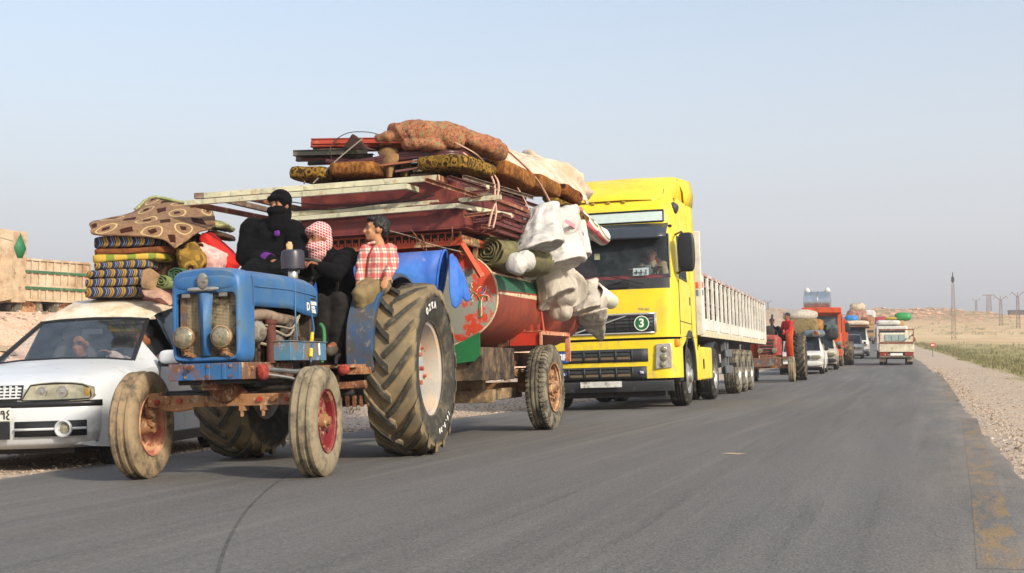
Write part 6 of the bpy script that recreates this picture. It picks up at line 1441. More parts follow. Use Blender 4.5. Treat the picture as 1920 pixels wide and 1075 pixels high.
sheet('blanket', [[B(172, 432, y=2.16), B(176, 440, y=2.14), B(230, 442, y=2.13), B(300, 448, y=2.12), B(328, 466, y=2.15)], [B(171, 418, y=2.3), B(210, 420, y=2.25), B(255, 425, y=2.22), B(310, 428, y=2.2), B(345, 455, y=2.2)],
                  [B(215, 408, y=2.7), B(250, 408, y=2.6), B(290, 410, y=2.55), B(330, 415, y=2.5), B(372, 436, y=2.45)], [B(252, 398, y=3.1), B(275, 392, y=3.0), B(310, 392, y=2.95), B(350, 402, y=2.9), B(402, 425, y=2.8)], [B(280, 372, y=3.5), B(310, 378, y=3.4), B(345, 384, y=3.35), B(380, 390, y=3.3), B(400, 398, y=3.2)]], M_DIA, 'brown blanket with dark diamonds and rings draped over the mattresses', 'blanket', .02, 7, fr=FC, crumple=.01)
M_GRN = velvet('green_leaf_cloth', hexc('7d8a55'), hexc('b3ad80'), 12)
sheet('green_blanket', [[B(252, 392, y=3.15), B(282, 369, y=3.55), B(320, 374, y=3.5), B(375, 386, y=3.4), B(397, 392, y=3.3)], [B(262, 400, y=3.3), B(290, 385, y=3.6), B(330, 390, y=3.6), B(378, 402, y=3.5), B(396, 412, y=3.4)], [B(270, 410, y=3.4), B(300, 410, y=3.6), B(340, 412, y=3.6), B(380, 422, y=3.5), B(392, 420, y=3.4)]], M_GRN, 'pale green leafy blanket edge behind the brown diamond blanket', 'blanket', .03, 6, fr=FC)
MB().soft(B(408, 424, y=3.2), (.3, .5, .09), eul(0, 12, 0), e=.6, amp=.01, seed=3).build('green_roll', M_GRN, fr=FC, label='small pale green bedding roll beside the red pillow', cat='bedding roll', smooth=180)
MB().soft(B(415, 443, y=3.1), (.26, .4, .07), eul(0, 14, 0), e=.6, amp=.01, seed=4).build('brown_roll', plain('dark_brown_wool', hexc('4a3326'), .95, 0, .3), fr=FC, label='dark brown rolled cloth poking out above the red pillow', cat='bedding roll', smooth=180)
MB().soft((.30, 3.2, 1.95), (1.1, 1.5, .75), e=.55, amp=.03, seed=8).build('bedding_heap', velvet('dim_brown_wool', hexc('3c2a20'), hexc('5a4432')), fr=FC, label='dark heap of bedding in the middle of the roof load', cat='bedding', smooth=180)
MB().soft(B(412, 472, y=2.75), (.5, .34, .16), eul(12, 48, 10), e=.55, amp=.012, seed=5).build('red_pillow', plain('bright_red_cotton', hexc('c01d12'), .8, 0, .2, 5, .2), fr=FC, label='bright red pillow leaning on the roof load', cat='pillow', smooth=180)
MB().soft(B(392, 487, y=2.6), (.36, .3, .28), eul(10, 30, 0), e=.7, amp=.014, seed=6).build('pink_pillow', arabesque('pale_pink_print', hexc('c79a96'), hexc('d8b0a8'), 5), fr=FC, label='pale pink printed pillow below the red pillow', cat='pillow', smooth=180)
MB().soft(B(360, 487, y=2.4), (.26, .3, .3), eul(0, -20, 10), e=.65, amp=.014, seed=7).build('tasselled_pillow', arabesque('olive_diamond_weave', hexc('6d5426'), hexc('9a7a34'), 6), fr=FC, label='olive patterned tasselled pillow between blanket and blue bonnet', cat='pillow', smooth=180)
def rug(px, py, y, r, L, c, label, ax=(.25, 1, 0)): return carpet_roll(C(px, py, y=y), ax, L, r, plain('rug_'+c, hexc(c), .95, 0, .25, 8, .4, 60), label, FC, 3, .75)
rug(300, 528, 2.1, .105, .9, '6d7848', 'olive green rolled rug on the roof edge')
rug(330, 515, 2.15, .11, .9, '3f6040', 'dark green rolled rug beside the olive one')
sheet('folded_rug', [[B(268, 508, y=2.1), B(282, 505, y=2.1), B(300, 515, y=2.1)], [B(265, 528, y=2.08), B(280, 530, y=2.06), B(292, 540, y=2.1)], [B(268, 540, y=2.08), B(288, 545, y=2.06), B(310, 552, y=2.08)]], plain('tan_rug', hexc('8f7152'), .95, 0, .25, 9, .4), 'tan folded rug tucked beside the striped mattresses', 'rug', .03, 5, fr=FC)
sheet('folded_rug', [[B(268, 546, y=2.1), B(290, 540, y=2.1), B(318, 552, y=2.12)], [B(272, 556, y=2.0), B(295, 552, y=2.0), B(322, 566, y=2.05)], [B(290, 560, y=1.98), B(305, 562, y=1.96), B(318, 575, y=1.98)]], plain('beige_pink_rug', hexc('a98670'), .95, 0, .25, 9, .4), 'beige folded rug drooping over the car roof', 'rug', .025, 5, fr=FC)
MB().soft((.5, 2.75, 1.62), (.5, .9, .26), e=.6, amp=.02, seed=12).build('cloth_bundle', plain('rose_cloth', hexc('b07a78'), .95, 0, .3, 7), fr=FC, label='rose coloured bundle under the rolled rugs', cat='bundle', smooth=180)
# ================================================================== DUMP TRUCK ON THE BANK
FD = Frame(-16.6, 46, .62, 1.85, tilt=False)
M_CREAM = worn('chalky_cream_paint', hexc('a89478'), [(hexc('8a6a50'), 1.6, .56, .12), (hexc('6e4a34'), 5, .63, .06), (hexc('bdb09a'), 1.1, .58, .15)], .85)
dumper = thing('dump_truck', FD, 'cream tipper lorry with green stripes standing on the gravel bank', 'truck')
def dump_truck():
    P = dumper; D = lambda px, py, x: FD.p(px, py, x=x); X = 1.25
    grn = worn('green_stripe_paint', hexc('2a5a3c'), [(hexc('7a7a5c'), 8, .6, .08)], .7)
    y0 = D(155, 500, X).y; yF = D(42, 500, X).y if D(42, 500, X).y < y0 else y0-3; 
    ya, yb = D(44, 540, X).y, D(168, 540, X).y; ya, yb = min(ya, yb), max(ya, yb)
    zt, zb = D(100, 490, X).z, D(100, 565, X).z
    MB().bb(-X, X, ya, yb, zb, zt).build('tipper_body', M_CREAM, P, bevel=.02)
    n = 9
    for k in range(n+1):
        y = ya+(yb-ya)*k/n
        for sx in (-1, 1): MB().bb(sx*(X+.02)-.03, sx*(X+.02)+.03, y-.035, y+.035, zb, zt).build('rib', M_CREAM, P)
    for sx in (-1, 1):
        for f in (0, .36, .72, 1.0): MB().bb(sx*(X+.03)-.04, sx*(X+.03)+.04, ya, yb, zb+(zt-zb)*f-.035, zb+(zt-zb)*f+.035).build('rail', M_CREAM, P)
        for f in (.30, .70): MB().bb(sx*(X+.075)-.006, sx*(X+.075)+.006, ya, yb, zb+(zt-zb)*f-.04, zb+(zt-zb)*f+.05).build('green_stripe', grn, P)
    # headboard and cab guard reaching forward
    zh = zt+.95; MB().bb(-X-.08, X+.08, ya-.5, ya+.05, zb-.1, zh).build('headboard', M_CREAM, P, bevel=.02)
    MB().prism([(ya-.5, zt+.55), (ya-2.6, zt+.95), (ya-2.6, zt+1.05), (ya-.5, zh)], 'x', -X-.1, X+.1).build('cab_guard', M_CREAM, P)
    MB().prism([(ya-.5, zb), (ya-1.0, zb-.1), (ya-1.8, zb+.6), (ya-2.4, zt+.2), (ya-2.6, zt+.95), (ya-.5, zt+.6)], 'x', -X-.1, X+.1).build('front_slope', M_CREAM, P)
    cy, cz = ya-.22, zt+.38; MB().add([(X+.09, cy-.24, cz-.02), (X+.09, cy, cz+.5), (X+.09, cy+.24, cz-.02), (X+.09, cy+.1, cz-.36), (X+.09, cy-.1, cz-.36)], [(0, 1, 2, 3, 4)]).build('tree_emblem', plain('emblem_green', hexc('1d6a44'), .6), P, solid=.01)
    MB().bb(-.5, .5, ya-2.5, yb, zb-.55, zb-.12).build('chassis', M_DARK, P); 
    MB().bb(-1.2, 1.2, ya-4.4, ya-2.2, zb-.9, zt+.5).build('cab', M_CREAM, P, bevel=.1)
    for sx in (-1, 1):
        for y in (ya+.3, ya+1.75, ya-3.2):
            tm = MB(); truck_tyre(tm, .56, .5, .3, 40, False, 4); wheel_obj(P, (sx*.95, y, .56), 0, .2, tm, M_TYRE_GREY, [(.3, sx*.2), (.2, sx*.05), (.0, sx*.05)], M_RUSTRIM)
        MB().rows([[(sx*x, ya+1.0-math.cos(RD(a))*1.5, .5+math.sin(RD(a))*.85) for x in (.7, 1.22)] for a in range(0, 181, 15)]).build('mudguard', M_DARK, P, solid=.02)
dump_truck()
# ================================================================== PEOPLE
def bake(m, name, mat, parent=None, fr=None, vox=.011, relax=3, **k):
    """several overlapping closed solids -> one continuous skin"""
    o = m.build('tmp', mat, smooth=0, remesh=vox, relax=relax); o.matrix_world = Matrix()
    dg = bpy.context.evaluated_depsgraph_get(); dg.update(); me = bpy.data.meshes.new_from_object(o.evaluated_get(dg)); bpy.data.objects.remove(o)
    me.polygons.foreach_set('use_smooth', [True]*len(me.polygons)); me.materials.clear(); me.materials.append(mat); me.name = name
    q = bpy.data.objects.new(name, me); col.objects.link(q)
    if parent is not None: q.parent = parent
    else: q.matrix_world = fr.mat
    return tag(q, **k)
def skin_mat(name, c):
    t = NT(name); n = t.noise(20, 4, .6); return t.fin(t.mix(t.step(n, .3, .7), tuple(q*.86 for q in c), c), .5, 0, .35)
SKIN = skin_mat('tanned_skin', hexc('9a6a4c')); SKIN3 = skin_mat('sunlit_tan_skin', hexc('b8845f')); SKIN2 = skin_mat('brown_skin', hexc('8c5a40'))
HAIR = plain('black_hair', hexc('17120f'), .6, 0, .3, 40, .5, 60); EYEW = plain('eye_white', hexc('8a7a6c'), .4); EYED = plain('eye_dark', hexc('1a110c'), .2)
BLACKC = plain('black_cloth', hexc('0c0c0e'), .95, 0, .4, 7, .9, 9, .15)
def cap(m, a, b, r0, r1=None, n=14):
    a, b = Vector(a), Vector(b); r1 = r0 if r1 is None else r1; m.tube([a, a.lerp(b, .5), b], [r0, (r0+r1)/2, r1], n); m.ball(a, r0, nu=n, nv=8); m.ball(b, r1, nu=n, nv=8)
def axes(f, up=(0, 0, 1)):
    f = Vector(f).normalized(); r = f.cross(Vector(up)).normalized(); u = r.cross(f); return f, r, u   # forward, its right, up
def hand(m, w, d, nrm, s=1., curl=.5):
    """palm and five fingers; d along the forearm, nrm out of the back of the hand"""
    d = Vector(d).normalized(); nrm = (Vector(nrm)-d*Vector(nrm).dot(d)).normalized(); sd = d.cross(nrm)
    w = Vector(w); rot = Matrix((sd, d, nrm)).transposed(); m.ball(w+d*.045*s, (.038*s, .05*s, .018*s), rot, 12, 8)
    for k, (o, L) in enumerate(((-.028, .062), (-.009, .075), (.010, .070), (.028, .055))):
        b = w+d*.082*s+sd*o*s; k1 = b+(d*math.cos(curl)-nrm*math.sin(curl))*L*.5*s; k2 = k1+(d*math.cos(curl*2)-nrm*math.sin(curl*2))*L*.5*s
        cap(m, b, k1, .0095*s, .009*s, 8); cap(m, k1, k2, .009*s, .008*s, 8)
    t = w+d*.03*s-sd*.034*s; t1 = t+(d*.7-sd*.7-nrm*.2).normalized()*.035*s; cap(m, t, t1, .011*s, .010*s, 8); cap(m, t1, t1+(d-sd*.2-nrm*.4).normalized()*.03*s, .010*s, .008*s, 8)
def head(m, c, f, s=1., up=(0, 0, 1)):
    f, r, u = axes(f, up); c = Vector(c); rot = Matrix((r, f, u)).transposed(); P = lambda x, y, z: c+(r*x+f*y+u*z)*s
    m.ball(P(0, -.012, .03), (.074*s, .094*s, .086*s), rot, 20, 14); m.ball(P(0, .022, -.035), (.058*s, .066*s, .072*s), rot, 16, 12)
    m.ball(P(0, .058, -.082), (.030*s, .026*s, .022*s), rot, 12, 8); cap(m, P(0, .088, .012), P(0, .108, -.026), .008*s, .015*s, 8)
    m.ball(P(0, .078, .038), (.055*s, .016*s, .012*s), rot, 12, 8); m.ball(P(0, .086, -.058), (.024*s, .010*s, .010*s), rot, 10, 8)
    for sg in (-1, 1):
        m.ball(P(sg*.036, .06, -.02), (.024*s, .024*s, .022*s), rot, 10, 8); m.ball(P(sg*.076, -.012, 0), (.012*s, .022*s, .033*s), rot, 10, 8)
    return P, rot
def eyes(P, rot, s, par):
    for sg in (-1, 1):
        MB().ball(P(sg*.031, .074, .015), (.014*s, .010*s, .0055*s), rot, 12, 8).build('eye', EYEW, par); MB().ball(P(sg*.031, .0805, .015), (.008*s, .006*s, .006*s), rot, 10, 8).build('iris', EYED, par)
        MB().ball(P(sg*.034, .086, .036), (.023*s, .007*s, .006*s), rot, 10, 6).build('eyebrow', HAIR, par)
def limb(m, pts, rs): 
    for (a, b), (p, q) in zip(zip(pts, pts[1:]), zip(rs, rs[1:])): cap(m, a, b, p, q)
def person(label, fr, J, face, s=1., skin=SKIN, group=None, vox=.011, hcurl=.5, hn=((0, 0, 1), (0, 0, 1)), fingers=True, thin=1.):
    """J: joints head, neck, chest, pelvis, sh/el/wr (two each), hip/kn/an (two each, optional); the bare body"""
    m = MB(); P, rot = head(m, J['head'], face, s); cap(m, Vector(J['head'])-Vector((0, 0, .05*s)), J['neck'], .05*s, .055*s)
    cap(m, J['neck'], J['chest'], .055*s, .12*s*thin); cap(m, J['chest'], J['pelvis'], .12*s*thin, .125*s*thin)
    for k in (0, 1):
        limb(m, [J['chest'], J['sh'][k]], [.09*s*thin, .055*s*thin]); limb(m, [J['sh'][k], J['el'][k], J['wr'][k]], [.05*s*thin, .036*s, .026*s])
        if fingers: cap(m, J['wr'][k], Vector(J['wr'][k])+(Vector(J['wr'][k])-Vector(J['el'][k])).normalized()*.03, .028*s, .024*s); hand(m, J['wr'][k], Vector(J['wr'][k])-Vector(J['el'][k]), hn[k], s, hcurl)
        if 'hip' in J:
            limb(m, [J['pelvis'], J['hip'][k], J['kn'][k], J['an'][k]], [.11*s, .085*s, .058*s, .04*s]); cap(m, J['an'][k], Vector(J['an'][k])+Vector(J['toe'][k])*.16*s, .035*s, .028*s)
    b = bake(m, 'person', skin, fr=fr, vox=vox, label=label, cat='person', group=group); b['_s'] = s
    return b, P, rot
def cloth(par, name, mat, segs, balls=(), vox=.011, relax=4):
    m = MB()
    for pts, rs in segs: limb(m, pts, rs)
    for c, r in balls: m.ball(c, r)
    o = bake(m, name, mat, parent=par, vox=vox, relax=relax)
    nrm = [v.normal.copy() for v in o.data.vertices]
    for v, nn in zip(o.data.vertices, nrm):                      # sag and creases
        q = v.co; k = noise.noise(Vector((q.x*9, q.y*9, q.z*22)))*.6+noise.noise(Vector((q.x*24, q.y*24, q.z*14)))*.4; v.co = q+nn*k*.014
    return o
def H(px, py, y): return FT.p(px, py, y=y)
# --- woman in black, seated on the far mudguard
def woman():
    y = 1.72; hd = H(523, 387, y); J = dict(head=hd, neck=H(522, 420, y+.03), chest=H(510, 448, y+.08), pelvis=H(508, 512, y+.18), sh=[H(473, 432, y+.06), H(550, 434, y+.1)], el=[H(464, 482, y-.02), H(562, 476, y-.04)], wr=[H(506, 489, y-.2), H(540, 492, y-.18)],
        hip=[H(480, 518, y+.1), H(535, 518, y+.12)], kn=[H(478, 526, y-.36), H(530, 530, y-.34)], an=[H(480, 600, y-.36), H(530, 600, y-.34)], toe=[(0, -1, -.2)]*2)
    b, P, rot = person('person in a black robe and face veil seated beside the driver', FT, J, (-.18, -1, -.05), .98, hn=((0, -.3, 1), (0, -.3, 1)))
    eyes(P, rot, .98, b); s = 1
    cloth(b, 'robe', BLACKC, [([J['neck'], J['chest'], J['pelvis']], [.085, .185, .24]), ([J['chest'], J['sh'][0]], [.15, .105]), ([J['chest'], J['sh'][1]], [.15, .105]), ([J['sh'][0], J['el'][0], J['wr'][0]], [.11, .1, .062]), ([J['sh'][1], J['el'][1], J['wr'][1]], [.1, .095, .06]),
        ([J['pelvis'], J['kn'][0], J['an'][0]], [.22, .15, .14]), ([J['pelvis'], J['kn'][1], J['an'][1]], [.22, .15, .14])], [(H(500, 480, y+.05), (.24, .19, .2))])
    f, r, u = axes((-.18, -1, -.05)); m = MB()                 # hood, then veil below the eyes
    m.ball(P(0, -.03, .052), (.098, .104, .10), rot, 24, 16); m.ball(P(0, -.045, -.06), (.085, .08, .10), rot, 20, 14)
    limb(m, [P(0, -.03, -.1), J['neck']+Vector((0, 0, -.02))], [.085, .105]); m.ball(P(0, .042, .064), (.082, .072, .036), rot)
    bake(m, 'hood', BLACKC, parent=b, relax=3); m = MB(); m.ball(P(0, .036, -.042), (.087, .092, .052), rot, 24, 16); limb(m, [P(0, .025, -.08), J['neck']+Vector((0, -.05, -.03))], [.078, .085]); bake(m, 'veil', BLACKC, parent=b, relax=3)
    pur = plain('purple_cuff_cloth', hexc('5b1f7a'), .8, 0, .2)
    w, e = Vector(J['wr'][0]), Vector(J['el'][0]); d = (w-e).normalized(); MB().cyl(w-d*.06, w+d*.012, .066, .058, 16).build('cuff', pur, b, solid=.004)
    MB().soft(J['neck']+Vector((.045, -.14, -.10)), (.05, .03, .05), e=.7, amp=.004, nu=16, nv=10).build('collar', pur, b)
    MB().soft(H(543, 466, y-.2), (.05, .06, .11), e=.8, amp=.006, nu=16, nv=10).build('bread', plain('pale_dough', hexc('c7a57c'), .8), fr=FT, label='pale rag held up beside the air cleaner jar', cat='rag', smooth=180)
woman()
def keffiyeh_mat():
    t = NT('red_white_headscarf'); x, y, z = t.xyz(t.coord()); a = t.math('ADD', x, t.math('MULTIPLY', y, .4)); k = 125
    g = t.math('MULTIPLY', t.math('GREATER_THAN', t.math('SINE', t.math('MULTIPLY', a, k*2)), -.7), t.math('GREATER_THAN', t.math('SINE', t.math('MULTIPLY', t.math('ADD', z, t.math('MULTIPLY', a, .35)), k*2.2)), -.55))
    t.bump(t.noise(14, 4, .6), .5, .02); return t.fin(t.mix(g, hexc('d6c2bc'), hexc('a83a44')), .9, 0, .2)
M_KEF = keffiyeh_mat()
def driver():
    y = 1.72; hd = H(597, 449, y); J = dict(head=hd, neck=H(612, 478, y+.08), chest=H(625, 505, y+.14), pelvis=H(640, 585, y+.25), sh=[H(590, 490, y+.05), H(650, 484, y+.12)], el=[H(575, 520, y-.1), H(628, 512, y-.22)], wr=[H(572, 500, y-.28), H(598, 499, y-.32)],
        hip=[H(610, 590, y+.2), H(655, 590, y+.2)], kn=[H(600, 570, y-.35), H(634, 566, y-.28)], an=[H(600, 640, y-.3), H(630, 645, y-.25)], toe=[(0, -1, -.15), (0, -1, -.2)])
    b, P, rot = person('person with a red and white headscarf steering the blue tractor', FT, J, (-.55, -.9, -.12), .98, skin=SKIN2, hn=((0, 0, 1), (0, 0, 1)), hcurl=.8)
    eyes(P, rot, .98, b)
    cloth(b, 'jacket', BLACKC, [([J['neck'], J['chest'], J['pelvis']], [.09, .17, .165]), ([J['chest'], J['sh'][0]], [.14, .09]), ([J['chest'], J['sh'][1]], [.14, .095]), ([J['sh'][0], J['el'][0], J['wr'][0]], [.085, .07, .045]), ([J['sh'][1], J['el'][1], J['wr'][1]], [.09, .075, .046])])
    cloth(b, 'trousers', plain('dusty_black_trousers', hexc('1f1d1b'), .95, 0, .6, 7, .6, 12, .2), [([J['pelvis'], J['hip'][k], J['kn'][k], J['an'][k]], [.15, .12, .088, .075]) for k in (0, 1)])
    for k in (0, 1): cloth(b, 'shoe', plain('dusty_shoe_%d' % k, hexc('4a443c'), .8, 0, .3), [([J['an'][k]+Vector((0, .03, -.04)), J['an'][k]+Vector((0, -.16, -.06))], [.05, .04])], vox=.01)
    m = MB(); m.ball(P(0, -.025, .062), (.096, .105, .092), rot, 24, 16); m.ball(P(0, .04, .082), (.082, .072, .042), rot, 20, 12); m.ball(P(0, -.05, -.02), (.092, .075, .12), rot, 20, 14); bake(m, 'headscarf', M_KEF, parent=b, relax=2)
    m = MB(); m.ball(P(0, .026, -.064), (.09, .1, .06), rot, 24, 16); m.ball(P(.01, .02, -.12), (.085, .085, .06), rot, 20, 12); limb(m, [P(.02, .03, -.14), P(.05, .05, -.21)], [.07, .045]); bake(m, 'face_wrap', M_KEF, parent=b, relax=2)
driver()
def plaid_mat():
    t = NT('red_check_shirt'); x, y, z = t.xyz(t.coord()); a = t.math('ADD', x, t.math('MULTIPLY', y, .8)); band = lambda v, k, th, ph=0.: t.math('GREATER_THAN', t.math('SINE', t.math('MULTIPLY_ADD', v, k, ph)), th)
    c = t.mix(t.math('MULTIPLY', band(a, 75, .1), .6), hexc('d3c4b4'), hexc('b8262e')); c = t.mix(t.math('MULTIPLY', band(z, 75, .1, 1.), .6), c, hexc('b8262e')); c = t.mix(t.math('MULTIPLY', band(a, 75, .9, 3.1), .6), c, hexc('6a6a62')); c = t.mix(t.math('MULTIPLY', band(z, 75, .9, 4.1), .6), c, hexc('6a6a62'))
    t.bump(t.noise(16, 4, .6), .4, .02); return t.fin(c, .9, 0, .2)
M_PLAID = plaid_mat()
def boy():
    y = 1.72; s = .92; hd = H(705, 432, y); J = dict(head=hd, neck=H(711, 462, y+.02), chest=H(708, 484, y+.02), pelvis=H(704, 530, y+.04), sh=[H(686, 470, y-.04), H(731, 469, y+.05)], el=[H(677, 498, y-.06), H(737, 496, y+.02)], wr=[H(674, 524, y-.12), H(727, 517, y-.08)],
        hip=[H(692, 536, y-.02), H(716, 536, y+.08)], kn=[H(674, 552, y-.30), H(688, 548, y-.26)], an=[H(690, 640, y-.05), H(702, 640, y-.03)], toe=[(-.6, -.8, -.2)]*2)
    f = (-.92, -.42, .12); b, P, rot = person('person in a red checked shirt sitting on the tractor mudguard', FT, J, f, s, SKIN3, vox=.009, thin=.72, hn=((0, -1, .3), (0, -1, .6)), hcurl=.25); eyes(P, rot, s, b)
    m = MB(); m.ball(P(0, -.03, .062), (.084*s, .093*s, .074*s), rot, 24, 16); m.ball(P(0, -.075, .012), (.074*s, .045*s, .072*s), rot, 20, 12); m.ball(P(0, .05, .098), (.058*s, .04*s, .022*s), rot)
    for sg in (-1, 1): m.ball(P(sg*.07, -.018, .045), (.016*s, .045*s, .035*s), rot)
    hr = bake(m, 'hair', HAIR, parent=b, vox=.007, relax=1); nn = [v.normal.copy() for v in hr.data.vertices]
    for v, q in zip(hr.data.vertices, nn): v.co = v.co+q*(.012*abs(noise.noise(v.co*45))+.008*noise.noise(v.co*90))
    cloth(b, 'shirt', M_PLAID, [([J['neck']+Vector((0, 0, -.015)), J['chest'], J['pelvis']+Vector((0, 0, .02))], [.055, .112, .115]), ([J['chest'], J['sh'][0]], [.09, .055]), ([J['chest'], J['sh'][1]], [.09, .058]), ([J['sh'][0], J['el'][0], J['wr'][0]], [.056, .05, .04]), ([J['sh'][1], J['el'][1], J['wr'][1]], [.06, .052, .04])], vox=.009)
    MB().tube(spline([P(-.05, .0, -.115), P(-.035, .06, -.14), P(0, .075, -.17), P(.035, .06, -.14), P(.05, 0, -.115)], 5), .014, 8).build('collar', M_PLAID, b)
    f3 = Vector((-.35, -.93, 0)).normalized(); MB().tube(spline([J['neck']+f3*.075, J['chest']+f3*.118, J['pelvis']+f3*.122+Vector((0, 0, .04))], 5), .009, 6).build('placket', plain('dark_red_placket', hexc('7a2a2a'), .9), b)
    cloth(b, 'trousers', plain('tan_trousers', hexc('7a6846'), .9, 0, .2, 7, .4, 14), [([J['pelvis'], J['hip'][k], J['kn'][k], J['an'][k]], [.105, .085, .064, .05]) for k in (0, 1)], vox=.009)
boy()
# --- people inside the cabs
def bust(label, fr, hd, face, top, s=1., skin=SKIN2, hands=None, hair=True):
    hd = Vector(hd); f, r, u = axes(face); n = hd-Vector((0, 0, .14))+f*-.02; ch = hd-Vector((0, 0, .34))-f*.06; pe = hd-Vector((0, 0, .66))-f*.1
    hs = hands or [ch+r*-.2+f*.35-Vector((0, 0, .1)), ch+r*.2+f*.35-Vector((0, 0, .1))]
    J = dict(head=hd, neck=n, chest=ch, pelvis=pe, sh=[n-r*.19-u*.05, n+r*.19-u*.05], el=[n-r*.27-u*.3+f*.05, n+r*.27-u*.3+f*.05], wr=[Vector(h) for h in hs])
    b, P, rot = person(label, fr, J, face, s, skin, vox=.013); eyes(P, rot, s, b)
    if hair: m = MB(); m.ball(P(0, -.03, .055), (.082, .09, .075), rot, 20, 14); bake(m, 'hair', HAIR, parent=b, vox=.012, relax=1)
    cloth(b, 'shirt', top, [([J['neck'], J['chest'], J['pelvis']], [.07, .15, .15]), ([J['chest'], J['sh'][0]], [.12, .075]), ([J['chest'], J['sh'][1]], [.12, .075]), ([J['sh'][0], J['el'][0], J['wr'][0]], [.07, .06, .045]), ([J['sh'][1], J['el'][1], J['wr'][1]], [.07, .06, .045])], vox=.014)
    return b
kh = FK.p(1222, 478, y=1.0); bust('person in a beige shirt driving the yellow truck', FK, kh, (-.25, -1, -.05), plain('beige_shirt', hexc('9a8a70'), .9), hands=[kh+Vector((-.22, -.34, -.28)), kh+Vector((.14, -.34, -.26))])
MB().soft(kh+Vector((-.02, -.4, -.3)), (.2, .12, .16), e=.8, amp=.02, seed=2, nu=24, nv=14).build('white_rag', plain('white_rag', hexc('cfdcd6'), .9, 0, .1), fr=FK, label='crumpled white cloth on the truck dashboard', cat='cloth', smooth=180)
bust('person in dark clothes in the passenger seat of the white car', FC, FC.p(151, 648, y=2.1), (-.1, -1, -.05), BLACKC, hair=True)
bust('person in a pale shirt at the wheel of the white car', FC, Vector((.40, 2.12, 1.12)), (0, -1, 0), plain('pale_pink_shirt', hexc('b09a92'), .9), hands=[(.25, 1.78, 1.0), (.5, 1.78, .98)])
# ================================================================== THE CONVOY BEHIND
def far_frame(px, y, bearing=.29, dz=0., off=0.):
    x = (px-960)/F_PX*y*1.0; return Frame(x+off, y, bearing, road_z(x, y)+dz, tilt=y < 60)
def wheel4(P, xs, ys, r, w, tm=None, rimm=None):
    for x in xs:
        for y in ys:
            s = 1 if x > 0 else -1; m = MB(); truck_tyre(m, r, w, r*.58, 30, False, 3)
            wheel_obj(P, (x, y, r), 0, .3, m, tm or M_TYRE, [(r*.57, s*w*.42), (r*.6, s*w*.45), (r*.5, s*w*.3), (r*.2, s*w*.15), (0, s*w*.2)], rimm or M_STEEL)
def far_car(name, label, cat, fr, paint, L, W_, H_, kind, roofm=None, grp='vehicles of the convoy', bumper=None, plate=True, lampm=None):
    """saloon, pickup, van or off-roader from lofted stations; nose at y = 0"""
    P = thing(name, fr, label, cat, grp); w = W_/2; roofm = roofm or paint
    hz = {'saloon': .62, 'pickup': .62, 'van': .56, 'suv': .60}[kind]*H_; nose = {'saloon': 1.05, 'pickup': 1.0, 'van': .25, 'suv': 1.15}[kind]; ws = {'saloon': .65, 'pickup': .6, 'van': .5, 'suv': .5}[kind]
    rl = {'saloon': L*.86, 'pickup': L*.52, 'van': L*.97, 'suv': L*.95}[kind]; rx = w*.76
    def sec(hx, zt, zb=.22, belt=None): 
        b = belt if belt else zt-.06; return [(w*.95, zb), (w, .42), (w, b-.12), (w*.97, b), (hx, zt-.015), (hx*.5, zt), (0, zt)]
    T = [(0, sec(w*.86, hz*.80, .28)), (.08, sec(w*.88, hz*.88)), (nose*.6, sec(w*.88, hz*.97)), (nose, sec(w*.84, hz)), (nose+ws, sec(rx, H_, .22, hz)), (nose+ws+.3, sec(rx, H_+.02, .22, hz)), (rl, sec(rx, H_, .22, hz))]
    if kind == 'saloon': T += [(rl+.35, sec(w*.84, hz, .25)), (L, sec(w*.8, hz*.92, .3))]
    elif kind == 'pickup': T += [(rl+.05, sec(w*.9, hz*.95, .3, hz*.92)), (L, sec(w*.9, hz*.95, .3, hz*.92))]
    else: T += [(L, sec(rx*.96, H_*.95, .3, hz))]
    g = []
    for i, (y, h) in enumerate(T): g.append([(-x, y+.06*(x/w)**2*(i < 2), z) for x, z in h]+[(x, y+.06*(x/w)**2*(i < 2), z) for x, z in h[::-1][1:]])
    n = len(g[0]); wsf = lambda i, j: i == 3 and 4 <= j < n-5; swf = lambda i, j: i in (4, 5) and j in (3, n-5)
    rf = lambda i, j: i in (4, 5) and 4 <= j < n-5
    m = MB(); rows_if(m, g, lambda i, j: not wsf(i, j) and not swf(i, j) and not rf(i, j), True); m.add(g[0], [tuple(range(n))]); m.add(g[-1], [tuple(range(n))[::-1]]); m.build('body', paint, P, smooth=40)
    m = MB(); rows_if(m, g, rf, True); m.build('roof', roofm, P)
    m = MB(); rows_if(m, g, wsf, True); m.build('windscreen', M_DARKGLASS, P)
    for s_ in (3, n-5): m = MB(); rows_if(m, g, lambda i, j: swf(i, j) and j == s_, True); m.build('side_window', M_DARKGLASS, P)
    for sx in (-1, 1):
        MB().soft((sx*w*.70, .0, hz*.72), (w*.42, .1, .16), e=.4, amp=0, nu=16, nv=8).build('headlight', lampm or M_LENS, P); MB().soft((sx*(w+.09), nose+.25, hz+.07), (.17, .1, .15), e=.5, amp=0, nu=14, nv=8).build('mirror', M_BLACK, P)
        MB().bar((sx*(w+.004), nose+.1, .35), (sx*(w+.004), nose+.15, hz-.05), .006, .012).build('door_seam', M_DKI, P)
    MB().soft((0, -.04, .42), (W_*.98, .2, .2), e=.3, amp=0, nu=24, nv=10).build('bumper', bumper or paint, P); MB().bb(-w*.42, w*.42, -.06, -.01, hz*.62, hz*.80).build('grille', M_DKI, P, bevel=.01)
    if plate: MB().bb(-.22, .22, -.15, -.142, .37, .48).build('number_plate', M_WHITE, P)
    wheel4(P, (-w+.09, w-.09), (nose*.55+.15, L-.75), .32, .2); MB().bb(-w*.9, w*.9, .2, L-.2, .2, .3).build('underbody', M_DARK, P)
    return P
